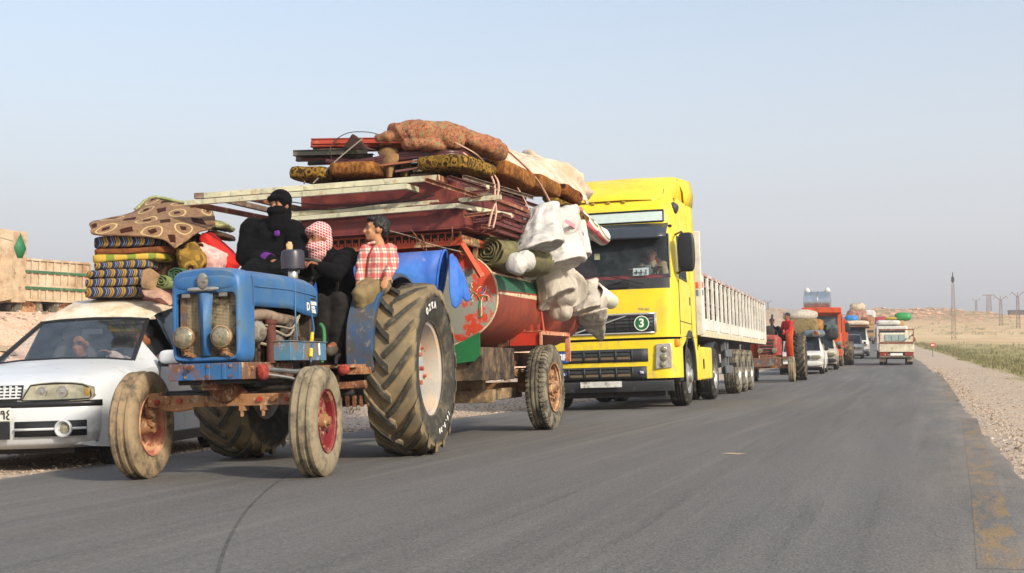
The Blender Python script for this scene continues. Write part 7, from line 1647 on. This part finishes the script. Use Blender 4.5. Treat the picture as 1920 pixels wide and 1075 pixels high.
def bundle(name, fr, c, d, mat, label, seed=0, e=.6, amp=.02, rot=None, cat='bundle', grp=None): return MB().soft(c, d, rot, e=e, amp=amp, seed=seed, nu=36, nv=18).build(name, mat, fr=fr, label=label, cat=cat, group=grp, smooth=180)
M_WH2 = worn('dusty_white_paint', hexc('c9c8c2'), [(hexc('a39a8a'), 3, .6, .1)], .45, bump=0, var=.05)
M_TANP = worn('tan_silver_paint', hexc('b3aa98'), [(hexc('8a7d68'), 4, .6, .1)], .45, bump=0)
M_ORANGE = worn('orange_machine_paint', hexc('c24a14'), [(hexc('8a4420'), 4, .6, .1), (hexc('d8803c'), 9, .64, .06)], .55)
M_REDT = worn('faded_red_paint', hexc('8c2a22'), [(hexc('a8685a'), 5, .56, .1), (hexc('5a2a20'), 9, .62, .08), (DRYMUD, 12, .66, .08)], .65)
# ---- red tractor
FR = far_frame(1442, 39.65, .29); redt = thing('red_tractor', FR, 'faded red tractor with orange mudguards following the slatted trailer', 'tractor', 'vehicles of the convoy')
def red_tractor():
    P = redt; m = MB(); g = []
    for y, w, zt in ((-.35, .27, 1.45), (-.3, .3, 1.5), (.6, .32, 1.52), (1.2, .34, 1.5), (1.3, .3, 1.4)): g.append([(-w, y, .85), (-w, y, zt-.12), (-w*.7, y, zt-.02), (0, y, zt), (w*.7, y, zt-.02), (w, y, zt-.12), (w, y, .85)])
    m.rows(g, flip=True); m.add(g[0], [tuple(range(7))]); m.build('bonnet', M_REDT, P, smooth=40)
    MB().bb(-.2, .2, -.37, -.35, .9, 1.35).build('grille', M_DARK, P)
    for k in range(4): MB().bb(-.2, .2, -.385, -.37, .95+.1*k, .975+.1*k).build('grille_bar', M_REDT, P)
    for sx in (-1, 1): MB().lathe([(0, -.03), (.08, -.02), (.085, .03), (.04, .08)], (sx*.22, -.42, 1.0), (0, 1, 0), 18).build('headlight', M_LENS, P)
    MB().bb(-.42, .42, -.55, -.45, .5, .78).build('front_weight', M_RUSTBLUE, P, bevel=.01); MB().bb(-.24, .24, -.4, 1.2, .55, .86).build('engine', M_RUST, P, bevel=.02); MB().bb(-.25, .25, 1.1, 2.4, .45, 1.0).build('gearbox', M_DARK, P, bevel=.02)
    MB().bar((-.7, 0, .5), (.7, 0, .5), .1, .12).build('front_axle', M_AXLE, P); MB().bb(-.6, .6, 1.0, 2.2, .74, .8).build('foot_platform', M_RUST, P)
    MB().tube([(.12, .4, 1.5), (.12, .4, 2.05), (.14, .42, 2.15)], .035, 10).build('exhaust', M_DARK, P); MB().soft((-.1, .9, 1.62), (.5, .5, .35), e=.7, amp=.02, seed=2).build('cowl', M_DARK, P)
    for sx in (-1, 1):
        t = MB(); rib_tyre(t, .40, .2, .22); wheel_obj(P, (sx*.70, 0, .40), 0, .2, t, M_TYRE_DUST, [(.22, sx*.08), (.2, sx*.02), (.05, sx*.02), (0, sx*.03)], M_REDRIM)
        t = MB(); lug_tyre(t, .77, .46, .42, 20, .045, -1); wheel_obj(P, (sx*.80, 2.05, .77), 0, .1, t, M_TYRE_LUG, [(.42, sx*.17), (.38, sx*.1), (.36, sx*.0), (.1, -sx*.02), (0, 0)], M_GREYRIM)
        path = [(1.25, .8), (1.22, 1.2), (1.3, 1.5), (1.6, 1.68), (2.0, 1.72), (2.6, 1.66), (2.85, 1.4)]; path = [(q.x, q.y) for q in spline([(a, b, 0) for a, b in path], 4)]
        MB().rows([[(sx*.46, y, z), (sx*.66, y, z), (sx*.68, y+(2.05-y)*.06, z-.06)] for y, z in path]).build('mudguard', M_ORANGE, P, solid=.02)
    MB().soft((0, 1.9, 1.2), (.5, .45, .14), e=.5, amp=0).build('seat', M_BLACK, P); MB().tube([Vector((math.cos(k*math.pi/10)*.2, 1.4+math.sin(k*math.pi/10)*.1, 1.55+math.sin(k*math.pi/10)*.16)) for k in range(21)], .016, 6, False).build('steering_wheel', M_BLACK, P)
red_tractor()
def rider(label, fr, hd, face, top, bottom, s=1., legs=(0, -.35)):
    hd = Vector(hd); f, r, u = axes(face); n = hd-u*.15*s; ch = hd-u*.36*s-f*.04; pe = hd-u*.7*s-f*.06
    J = dict(head=hd, neck=n, chest=ch, pelvis=pe, sh=[n-r*.19*s-u*.05, n+r*.19*s-u*.05], el=[n-r*.25*s-u*.3+f*.08, n+r*.25*s-u*.3+f*.08], wr=[pe-r*.18+f*.36+u*.12, pe+r*.2+f*.1+u*.02], hip=[pe-r*.09, pe+r*.09], kn=[pe-r*.12+f*.42+u*.04, pe+r*.14+f*.42+u*.04], an=[pe-r*.12+f*.45-u*.42, pe+r*.14+f*.45-u*.42], toe=[f, f])
    b, P, rot = person(label, fr, J, face, s, SKIN2, vox=.02, fingers=False, thin=.9); m = MB(); m.ball(P(0, -.02, .06), (.09, .1, .08), rot); bake(m, 'hair', HAIR, parent=b, vox=.02, relax=1)
    cloth(b, 'shirt', top, [([n, ch, pe], [.08, .155, .15]), ([ch, J['sh'][0]], [.12, .08]), ([ch, J['sh'][1]], [.12, .08])]+[([J['sh'][k], J['el'][k], J['wr'][k]], [.08, .065, .05]) for k in (0, 1)], vox=.02)
    cloth(b, 'trousers', bottom, [([J['hip'][k], J['kn'][k], J['an'][k]], [.13, .095, .07]) for k in (0, 1)], vox=.02)
    return b
q = FR.p(1476, 594, y=1.75); rider('person in a red shirt perched on the red tractor mudguard', FR, q, (-.75, -.6, 0), plain('red_shirt', hexc('b01a1c'), .85), BLACKC)
rider('person at the wheel of the red tractor', FR, Vector((.0, 1.75, 1.95)), (0, -1, 0), BLACKC, BLACKC)
# ---- white estate with rolled carpet, and tan off-roader with a rope
FA = far_frame(1501, 49, .29); far_car('white_estate_car', 'white estate car with cream roof and carpets behind red tractor', 'car', FA, M_WH2, 4.2, 1.7, 1.5, 'saloon', M_CARROOF)
bundle('mattress_stack', FA, (0, 2.4, 1.9), (1.3, 1.6, .75), velvet('patterned_mattress_cloth', hexc('6a5a40'), hexc('8f7f58')), 'square patterned mattress stack on the white estate car', 2, .25, .01, cat='mattress stack'); bundle('white_sheet', FA, (-.1, 2.4, 2.38), (1.4, 1.5, .45), M_SACK2, 'cream sheet over the patterned mattress stack', 3, .7, .03, cat='sheet')
bundle('brown_bundle', FA, (.62, 2.2, 1.95), (.4, .8, .5), plain('ochre_cloth', hexc('9a6a34'), .9, 0, .3, 6), 'ochre bundle beside the patterned mattress stack', 4); bundle('grey_blue_bundle', FA, (.45, 1.8, 1.62), (.9, .7, .3), plain('slate_cloth', hexc('5d6a74'), .9, 0, .3, 6), 'slate coloured bundle on the front of the white estate roof', 5)
carpet_roll((.55, 1.2, 1.62), (.1, 1, .05), 1.2, .14, plain('tan_carpet', hexc('a88468'), .95, 0, .25, 8), 'tan rolled carpet over the white estate windscreen', FA, 3, .9)
FB = far_frame(1531, 56, .27); far_car('tan_off_roader', 'tan off-roader with black bumper and a tow rope', 'car', FB, M_TANP, 4.4, 1.78, 1.62, 'suv', None, bumper=M_BLACK)
line([(.1, -.15, .9), (.12, -.2, .6), (.1, -.16, .3), (.15, -.3, .12)], .025, plain('pale_tow_rope', hexc('c9bca8'), .9), 'pale tow rope hanging from the tan off-roader', 'rope', 6, FB)
bundle('green_bundle', FB, (.62, 2.6, 1.85), (.7, 1.2, .5), velvet('mixed_green_cloth', hexc('5a6a34'), hexc('3a4660'), 5), 'green and blue bundle on the tan off-roader roof', 6); bundle('dark_bundle', FB, (.72, 1.6, 1.62), (.5, .7, .5), plain('black_rubber_tube', hexc('2a2a28'), .8), 'dark bundle over the side of the tan off-roader', 7)
rider('person in black sitting on the tan off-roader roof', FB, FB.p(1541, 604, y=2.0), (.6, -.8, 0), BLACKC, plain('grey_trousers', hexc('3a4048'), .9))
# ---- orange lorry with a galvanised tank
FO = far_frame(1541, 64, .29); orl = thing('orange_lorry', FO, 'orange lorry with rounded windscreen carrying a silver tank', 'truck', 'vehicles of the convoy')
def orange_lorry():
    P = orl; w = .95
    # cab is a frame with an open windscreen, so that the glass shows
    MB().bb(-w, w, 0, 1.9, .95, 1.75).build('cab_front', M_ORANGE, P, bevel=.06); MB().bb(-w, w, .25, 1.9, 2.62, 2.78).build('cab_roof', M_ORANGE, P, bevel=.03); MB().bb(-w-.02, w+.02, -.35, .5, 2.74, 3.02).build('roof_visor', M_ORANGE, P, bevel=.03)
    for sx in (-1, 1): MB().bar((sx*(w-.08), .08, 1.7), (sx*(w-.1), .3, 2.68), .16, .16).build('pillar', M_ORANGE, P); MB().bb(sx*w-.03, sx*w+.03, 1.2, 1.9, 1.7, 2.65).build('rear_pillar', M_ORANGE, P); MB().bb(sx*w-.02, sx*w+.02, .3, 1.2, 1.78, 2.6).build('side_window', M_DARKGLASS, P); MB().soft((sx*(w+.3), .15, 2.0), (.22, .14, .5), e=.4, amp=0, nu=14, nv=10).build('mirror', M_BLACK, P); MB().soft((sx*.85, -.04, 1.2), (.3, .1, .22), e=.5, amp=0, nu=14, nv=8).build('headlight', M_LENS, P)
    g = [[(x, .1+.22*(z-1.72), z) for x in (-.84, -.4, 0, .4, .84)] for z in (1.72, 2.64)]; MB().rows(g).build('windscreen', plain('sky_glass', hexc('5a6266'), .1, 0, .3, 2), P); MB().prism([(-.76, 1.73), (.76, 1.73), (.68, 1.92), (.3, 2.0), (-.3, 2.0), (-.68, 1.92)], 'y', .05, .06).build('screen_banner', plain('red_white_banner', hexc('b87a74'), .8, 0, .5, 4), P)
    MB().bb(-w-.05, w+.05, -.1, .1, .55, .9).build('bumper', M_ORANGE, P, bevel=.03); MB().bb(-.5, .5, .5, 7.5, .7, .95).build('chassis', M_DARK, P)
    MB().bb(-1.0, 1.0, 2.1, 7.6, 1.1, 2.45).build('load_body', worn('brown_orange_body', hexc('8a4a28'), [(hexc('5a3a28'), 3, .56, .1)], .7), P, bevel=.02)
    for k in range(6):
        for sx in (-1, 1): MB().bb(sx*1.03-.05, sx*1.03+.05, 2.15+1.06*k, 2.27+1.06*k, 1.0, 2.5).build('rib', M_ORANGE, P)
    wheel4(P, (-.85, .85), (.9,), .5, .3, M_TYRE_MUD, M_RUSTRIM); wheel4(P, (-1.2, 1.2), (3.2, 5.4), .68, .45, M_TYRE_MUD, M_RUSTRIM)
orange_lorry()
FS = far_frame(1534, 66.5, .29, 2.72); tk = thing('galvanised_tank', FS, 'silver galvanised water tank riding on the orange lorry', 'tank')
MB().lathe([(0, 0), (.5, .0), (.6, .05), (.6, 1.35), (.5, 1.4), (0, 1.4)], (-.72, 0, .62), (1, 0, 0), 36).build('shell', plain('galvanised_steel', hexc('a9b2b8'), .28, .8, .15, 4), tk, smooth=50)
for x in (-.55, .5): MB().lathe([(.0, 0), (.14, 0), (.16, .1), (.08, .22), (.0, .24)], (x, 0, 1.18), (0, 0, 1), 16).build('filler_neck', plain('white_cap', hexc('c9c6bc'), .5), tk)
MB().tube([Vector((-.0, math.cos(k*math.pi/12)*.612, .62+math.sin(k*math.pi/12)*.612)) for k in range(25)], .015, 6, False).build('seam', M_STEEL, tk)
# ---- white pickup and van behind the lorry
FP1 = far_frame(1592, 82, .29); far_car('white_pickup', 'small white pickup tucked beside the orange lorry', 'pickup', FP1, M_WH2, 4.6, 1.7, 1.6, 'pickup')
FV = far_frame(1603, 90, .29); far_car('white_van', 'tall white van with bundles and a blue tarpaulin on top', 'van', FV, M_WH2, 4.6, 1.85, 2.1, 'van', bumper=M_GREYL)
MB().bb(-.95, .95, .35, 4.4, 2.12, 2.2).build('roof_rack', M_RUST, fr=FV, label='rusty rack on the tall white van roof', cat='roof rack'); bundle('cream_bundle', FV, (0, 1.6, 2.4), (1.9, 2.2, .4), M_TARP, 'cream bundle on the white van rack', 3, .4); bundle('blue_tarpaulin', FV, (-.3, 2.4, 2.78), (1.0, 1.4, .5), plain('bright_blue_tarp', hexc('2a78b8'), .6, 0, .2), 'bright blue tarpaulin bundle on the white van', 5, .7); bundle('brown_bundle', FV, (.65, 2.6, 2.7), (.5, .8, .35), plain('russet_cloth', hexc('7a4630'), .9, 0, .3), 'russet bundle beside the blue tarpaulin', 6)
# ---- far: white off-roader, loaded lorries, motorbike
FW2 = far_frame(1636, 185, .27); far_car('white_suv', 'white off-roader alone in the far lane', 'car', FW2, M_WH2, 4.6, 1.85, 1.8, 'suv')
def far_lorry(px, y, paint, label, H_=2.6, W_=2.3, body=None, ld=()):
    fr = far_frame(px, y, .27); P = thing('loaded_lorry', fr, label, 'truck', 'vehicles of the convoy'); w = W_/2; body = body or paint
    MB().prism([(0, .7), (-.02, 1.5), (.3, H_-.1), (.5, H_), (1.9, H_), (1.9, .6), (.2, .6)], 'x', -w, w).build('cab', paint, P, bevel=.05); MB().prism([(-.035, 1.5), (.29, H_-.2), (.30, H_-.2), (-.02, 1.5)], 'x', -w*.86, w*.86).build('windscreen', M_DARKGLASS, P); MB().bb(-w, w, -.1, .1, .5, .85).build('bumper', M_GREYL, P)
    MB().bb(-w-.05, w+.05, 2.0, 7.5, 1.1, 2.2).build('load_body', body, P); MB().bb(-.5, .5, .4, 7.4, .6, 1.0).build('chassis', M_DARK, P); wheel4(P, (-w+.15, w-.15), (1.0, 5.8), .5, .3)
    for sx in (-1, 1): MB().soft((sx*w*.7, -.08, .98), (.3, .1, .2), e=.5, amp=0, nu=12, nv=8).build('headlight', M_LENS, P)
    for k, (c, d, mat, lb, ct) in enumerate(ld): bundle(ct.replace(' ', '_'), fr, c, d, mat, lb, k+int(px), .42, .12, cat=ct)
    return P
cA = velvet('mixed_brown_bedding', hexc('7a5038'), hexc('b08a60'), 3); cB = velvet('mixed_red_bedding', hexc('8a4a3a'), hexc('a88a78'), 3)
far_lorry(1606, 150, worn('brown_far_paint', hexc('8a6a4c'), []), 'brown lorry with the tallest heap of bedding', 2.7, 2.4, None, [((0, 4.5, 3.3), (2.5, 5, 2.3), cB, 'tall reddish bedding heap on the brown lorry', 'bedding heap'), ((.1, 4, 4.7), (1.8, 3, 1.0), plain('pale_bedding', hexc('b9a890'), .9, 0, .3, 2), 'pale bedding crowning the tall reddish heap', 'bedding'), ((-.1, 3.2, 2.9), (2.0, 1.6, 1.2), plain('tan_barrel_cloth', hexc('b9946a'), .9, 0, .3), 'tan round bundle above the brown lorry cab', 'bundle')])
far_lorry(1622, 165, worn('ochre_far_paint', hexc('9a7a4a'), []), 'ochre lorry laden with brown furniture', 2.5, 2.4, None, [((0, 4.3, 3.0), (2.6, 5, 1.7), cA, 'brown furniture heap on the ochre lorry', 'furniture heap')])
far_lorry(1631, 235, M_WH2, 'white lorry with a tall white box', 3.0, 2.4, M_WH2, [((0, 5, 4.0), (2.2, 4, 2.4), M_SACK, 'tall white box load far up the road', 'box')])
far_lorry(1652, 215, worn('grey_far_paint', hexc('8a8680'), []), 'grey lorry carrying a red container', 2.6, 2.4, None, [((.1, 4.5, 3.1), (2.4, 4.5, 1.8), plain('red_container', hexc('a01f22'), .7), 'red container on the grey lorry', 'container')])
far_lorry(1617, 260, worn('slate_far_paint', hexc('5d6470'), []), 'slate blue lorry with low brown load', 2.6, 2.4, None, [((0, 4.5, 2.7), (2.5, 5, 1.2), cA, 'low brown load on the slate blue lorry', 'load')])
def motorbike(px, y, label):
    fr = far_frame(px, y, .27); P = thing('motorbike', fr, label, 'motorbike', 'vehicles of the convoy')
    for yy in (0, 1.25): MB().tube([Vector((0, yy+math.cos(k*math.pi/10)*.28, .31+math.sin(k*math.pi/10)*.28)) for k in range(21)], .045, 8, False).build('wheel', M_TYRE, P)
    MB().tube([(0, 0, .31), (0, .2, .85), (0, .6, .75), (0, 1.25, .31)], .04, 8).build('chassis', M_DARK, P); MB().soft((0, .75, .82), (.26, .7, .16), e=.6, amp=0).build('saddle', M_BLACK, P); MB().cyl((-.35, .25, 1.02), (.35, .25, 1.02), .02).build('handlebar', M_STEEL, P); MB().soft((0, .45, .8), (.24, .35, .22), e=.7, amp=0).build('fuel_tank', M_REDT, P)
    rider('person riding '+('the leading' if px < 1645 else 'the following')+' motorbike beyond the pickup', fr, Vector((0, .72, 1.62)), (0, -1, 0), plain('rider_shirt_%d' % px, hexc('8a4a4a' if px < 1645 else '33363c'), .9), BLACKC)
motorbike(1645, 150, 'motorbike ridden towards the camera beside the far white off-roader')
# ---- cream pickup driving away
FX = Frame((1680-960)/F_PX*64, 64, .27, road_z(19.6, 64), tilt=False)
pk = thing('cream_pickup', FX, 'battered cream pickup seen from behind with brown stake rails', 'pickup')
def pickup_away():
    P = pk; w = .84; RU = worn('rusty_brown_rail', hexc('7a4a34'), [(hexc('a58a70'), 5, .58, .1)], .8); CP_ = worn('battered_cream_paint', hexc('cfc7b0'), [(hexc('8a5a3c'), 6, .62, .06), (hexc('b3a78c'), 3, .56, .1)], .6)
    MB().bb(-w, w, -.03, .03, .68, 1.08).build('tailgate', CP_, P, bevel=.02); MB().bb(-w, w, -.05, .02, 1.09, 1.2).build('top_rail', RU, P, bevel=.01)
    for sx in (-1, 1):
        MB().bb(sx*w-.02, sx*w+.02, .0, 2.4, .68, 1.15).build('bed_side', CP_, P, bevel=.01); MB().bb(sx*w-.025, sx*w+.025, -.02, .04, 1.2, 1.86).build('stake', RU, P); MB().bb(sx*w-.02, sx*w+.02, 0, 2.4, 1.52, 1.6).build('side_rail', RU, P)
        MB().bb(sx*.62-.2, sx*.62+.2, -.06, -.02, .5, .66).build('tail_light', worn('red_tail_lens', hexc('8a2a20'), [(hexc('c98a60'), 6, .6, .05)], .4), P, bevel=.01); MB().bb(sx*.68-.16, sx*.68+.16, .06, .12, .2, .46).build('mud_flap', worn('pale_flap', hexc('8a7e68'), []), P)
        MB().soft((sx*(w+.14), 2.5, 1.35), (.14, .1, .22), e=.5, amp=0, nu=12, nv=8).build('mirror', RU, P)
    MB().bb(-w, w, -.02, .04, 1.78, 1.86).build('head_rail', RU, P); MB().bb(-.3, .3, -.075, -.06, .5, .62).build('number_plate', M_WHITE, P); MB().bb(-.85, .85, -.12, -.02, .40, .49).build('bumper', worn('dusty_bumper', hexc('5d5444'), [(hexc('8a7c64'), 5, .55, .1)], .8), P, bevel=.01)
    MB().bb(-w, w, 0, 2.4, .62, .68).build('bed_floor', M_DARK, P); MB().bb(-.6, .6, .3, 3.6, .32, .5).build('chassis', M_DARK, P)
    # cab: rear wall with three panes
    MB().prism([(2.45, .6), (2.5, 1.2), (2.62, 1.72), (3.6, 1.72), (4.2, 1.1), (4.4, .6)], 'x', -.78, .78).build('cab', CP_, P, bevel=.04)
    for k in range(3): MB().box((-.36+.36*k, 2.53, 1.44), (.32, .02, .36), eul(-13)).build('rear_window', plain('pale_green_glass_%d' % k, hexc('8a9a96'), .15, 0, .2), P)
    for x in (-.67, .67): MB().box((x, .8, 1.4), (.1, .05, .5), eul(0, 18 if x > 0 else -18)).build('load_stay', CP_, P)
    for sx in (-1, 1):
        for dx in (0, .19):
            m = MB(); truck_tyre(m, .31, .17, .18, 30, False, 3); m.build('tyre', M_TYRE, P).location = (sx*(.72-dx), .75, .31)
        m = MB(); truck_tyre(m, .31, .18, .18, 30, False, 3); m.build('tyre', M_TYRE, P).location = (sx*.7, 3.3, .31)
pickup_away()
FY_ = Frame((1672-960)/F_PX*80, 80, .27, road_z(24.2, 80), tilt=False); lp = thing('loaded_pickup', FY_, 'cream van ahead of the battered pickup with basins on top', 'van')
MB().bb(-.95, .95, 0, 4, .5, 2.1).build('body', M_WH2, lp, bevel=.06); MB().bb(-.8, .8, -.015, 0, 1.3, 1.9).build('rear_window', M_DARKGLASS, lp); wheel4(lp, (-.8, .8), (.8, 3.2), .32, .2)
bundle('cream_mattress', FY_, (-.2, 1.2, 2.32), (1.5, 2, .36), M_WH2, 'cream mattress on the far cream van', 2, .3, .01, cat='mattress'); bundle('yellow_basin', FY_, (.1, 1.3, 2.62), (1.1, 1.2, .22), plain('yellow_plastic', hexc('b89a2a'), .5), 'yellow plastic basin on the far cream van', 3, .6, .01, cat='basin'); bundle('green_basin', FY_, (.72, 1.2, 2.72), (1.05, 1.1, .55), plain('green_plastic', hexc('2a8a4a'), .5), 'big green plastic basin on the far cream van', 4, .55, .01, cat='basin'); bundle('cardboard_box', FY_, (.55, .9, 2.28), (.5, .6, .4), plain('cardboard', hexc('b08a5c'), .9), 'cardboard box beside the cream mattress', 5, .2, .0, cat='box')
# ================================================================== MASTS, SIGN, FAR HUT
M_MAST = worn('rusty_mast_steel', hexc('7a5a48'), [(hexc('9a8a7c'), 2, .55, .1)], .7)
def lattice(px, y, H_, base, top, label, head='pole', grp='power masts across the field', r=.05):
    x = (px-960)/F_PX*y; z = ground_z(x, y)-.3; P = thing('power_mast', Frame(x, y, .3, z, tilt=False), label, 'power mast', grp); m = MB(); n = int(H_/.7)
    for sx in (-1, 1):
        for sy in (-1, 1): MB().bar((sx*base, sy*base, 0), (sx*top, sy*top, H_), r*1.4, r*1.4).build('leg', M_MAST, P)
    for k in range(n):
        t0, t1 = k/n, (k+1)/n; a, b = base+(top-base)*t0, base+(top-base)*t1
        for sx, sy, ex, ey in ((-1, -1, 1, -1), (1, -1, 1, 1), (1, 1, -1, 1), (-1, 1, -1, -1)): m.bar((sx*a, sy*a, H_*t0), (ex*a, ey*a, H_*t0), r, r); m.bar((sx*a, sy*a, H_*t0), (ex*b, ey*b, H_*t1), r, r)
    m.build('lattice', M_MAST, P, smooth=0, kind='stuff')
    if head == 'pole': MB().cyl((0, 0, H_-.2), (0, 0, H_+1.6), top*.9, .06, 10).build('insulator_head', M_DARK, P); MB().cyl((0, 0, H_), (0, 0, H_+.8), .28, .24, 10).build('insulator', M_DARK, P)
    elif head == 'tee': MB().bar((-1.9, 0, H_), (1.9, 0, H_), .22, .25).build('crossarm', M_MAST, P)
    else:
        for sx in (-1, 1): MB().bar((0, 0, H_-.2), (sx*1.3, 0, H_+.9), .16, .16).build('crossarm', M_MAST, P); MB().bar((sx*1.3, 0, H_+.9), (sx*1.6, 0, H_+.2), .08, .08).build('insulator', M_MAST, P)
        MB().cyl((0, 0, H_), (0, 0, H_+.9), .07).build('spike', M_MAST, P)
lattice(1788, 215, 10.4, .36, .16, 'tall rust brown lattice pole standing alone near the road')
lattice(1855, 395, 6.6, .75, .55, 'flat-topped pale mast on the ridge', 'tee', r=.09); lattice(1877, 300, 6.6, .42, .22, 'forked mast on the slope beside the flat-topped one', 'fork', r=.07); lattice(1909, 288, 7.8, .42, .22, 'biggest forked mast on the slope', 'fork', r=.07)
for px, y, h in ((1831, 470, 7), (1814, 560, 5.6), (1800, 640, 5.4)): lattice(px, y, h, .45, .25, {1831: 'faint forked mast just beyond the ridge, nearest the flat-topped one', 1814: 'faint small mast between two others beyond the ridge', 1800: 'faintest mast beyond the ridge, next to the lone brown pole'}[px], 'fork', 'faint masts beyond the ridge', r=.09)
lattice(1440, 420, 4, .4, .2, 'small mast behind the slatted trailer', 'fork', r=.08)
x_, y_ = (1748-960)/F_PX*88, 88; fs = Frame(x_, y_, .2, ground_z(x_, y_), tilt=False); sg = thing('road_sign', fs, 'small red sign with a white bar on the verge', 'sign')
MB().cyl((0, .03, 0), (0, .03, .9), .03).build('post', M_STEEL, sg); MB().bb(-.17, .17, -.02, .02, .72, .95).build('board', plain('sign_red', hexc('c03028'), .5), sg, bevel=.01); MB().bb(-.12, .12, -.03, -.022, .80, .87).build('white_bar', M_WHITE, sg)
x_, y_ = (1912-960)/F_PX*420, 420; fh = Frame(x_, y_, .2, ground_z(x_, y_)-.4, tilt=False); ht = thing('field_hut', fh, 'low dark hut on the far ridge', 'hut')
MB().bb(-3, 3, 0, 4, 0, 2.0).build('wall', plain('mud_brick', hexc('6a5444'), .9), ht); MB().bb(-3.2, 3.2, -.2, 4.2, 2.0, 2.3).build('roof', M_DARK, ht); MB().bb(-.5, .5, -.05, .0, 0, 1.6).build('door', M_DARK, ht)
# ================================================================== dusty air over the road
t = NT('dusty_air'); t.n.remove(t.b); pv = t.n.new('ShaderNodeVolumePrincipled'); pv.inputs['Color'].default_value = (.86, .85, .86, 1); pv.inputs['Density'].default_value = .001; pv.inputs['Anisotropy'].default_value = .25
t.link(pv.outputs[0], t.out.inputs['Volume'])
MB().bb(-1800, 2600, -60, 3400, -40, 60).build('haze', t.m, smooth=0, label='thin pale dust hanging in the air', kind='stuff')
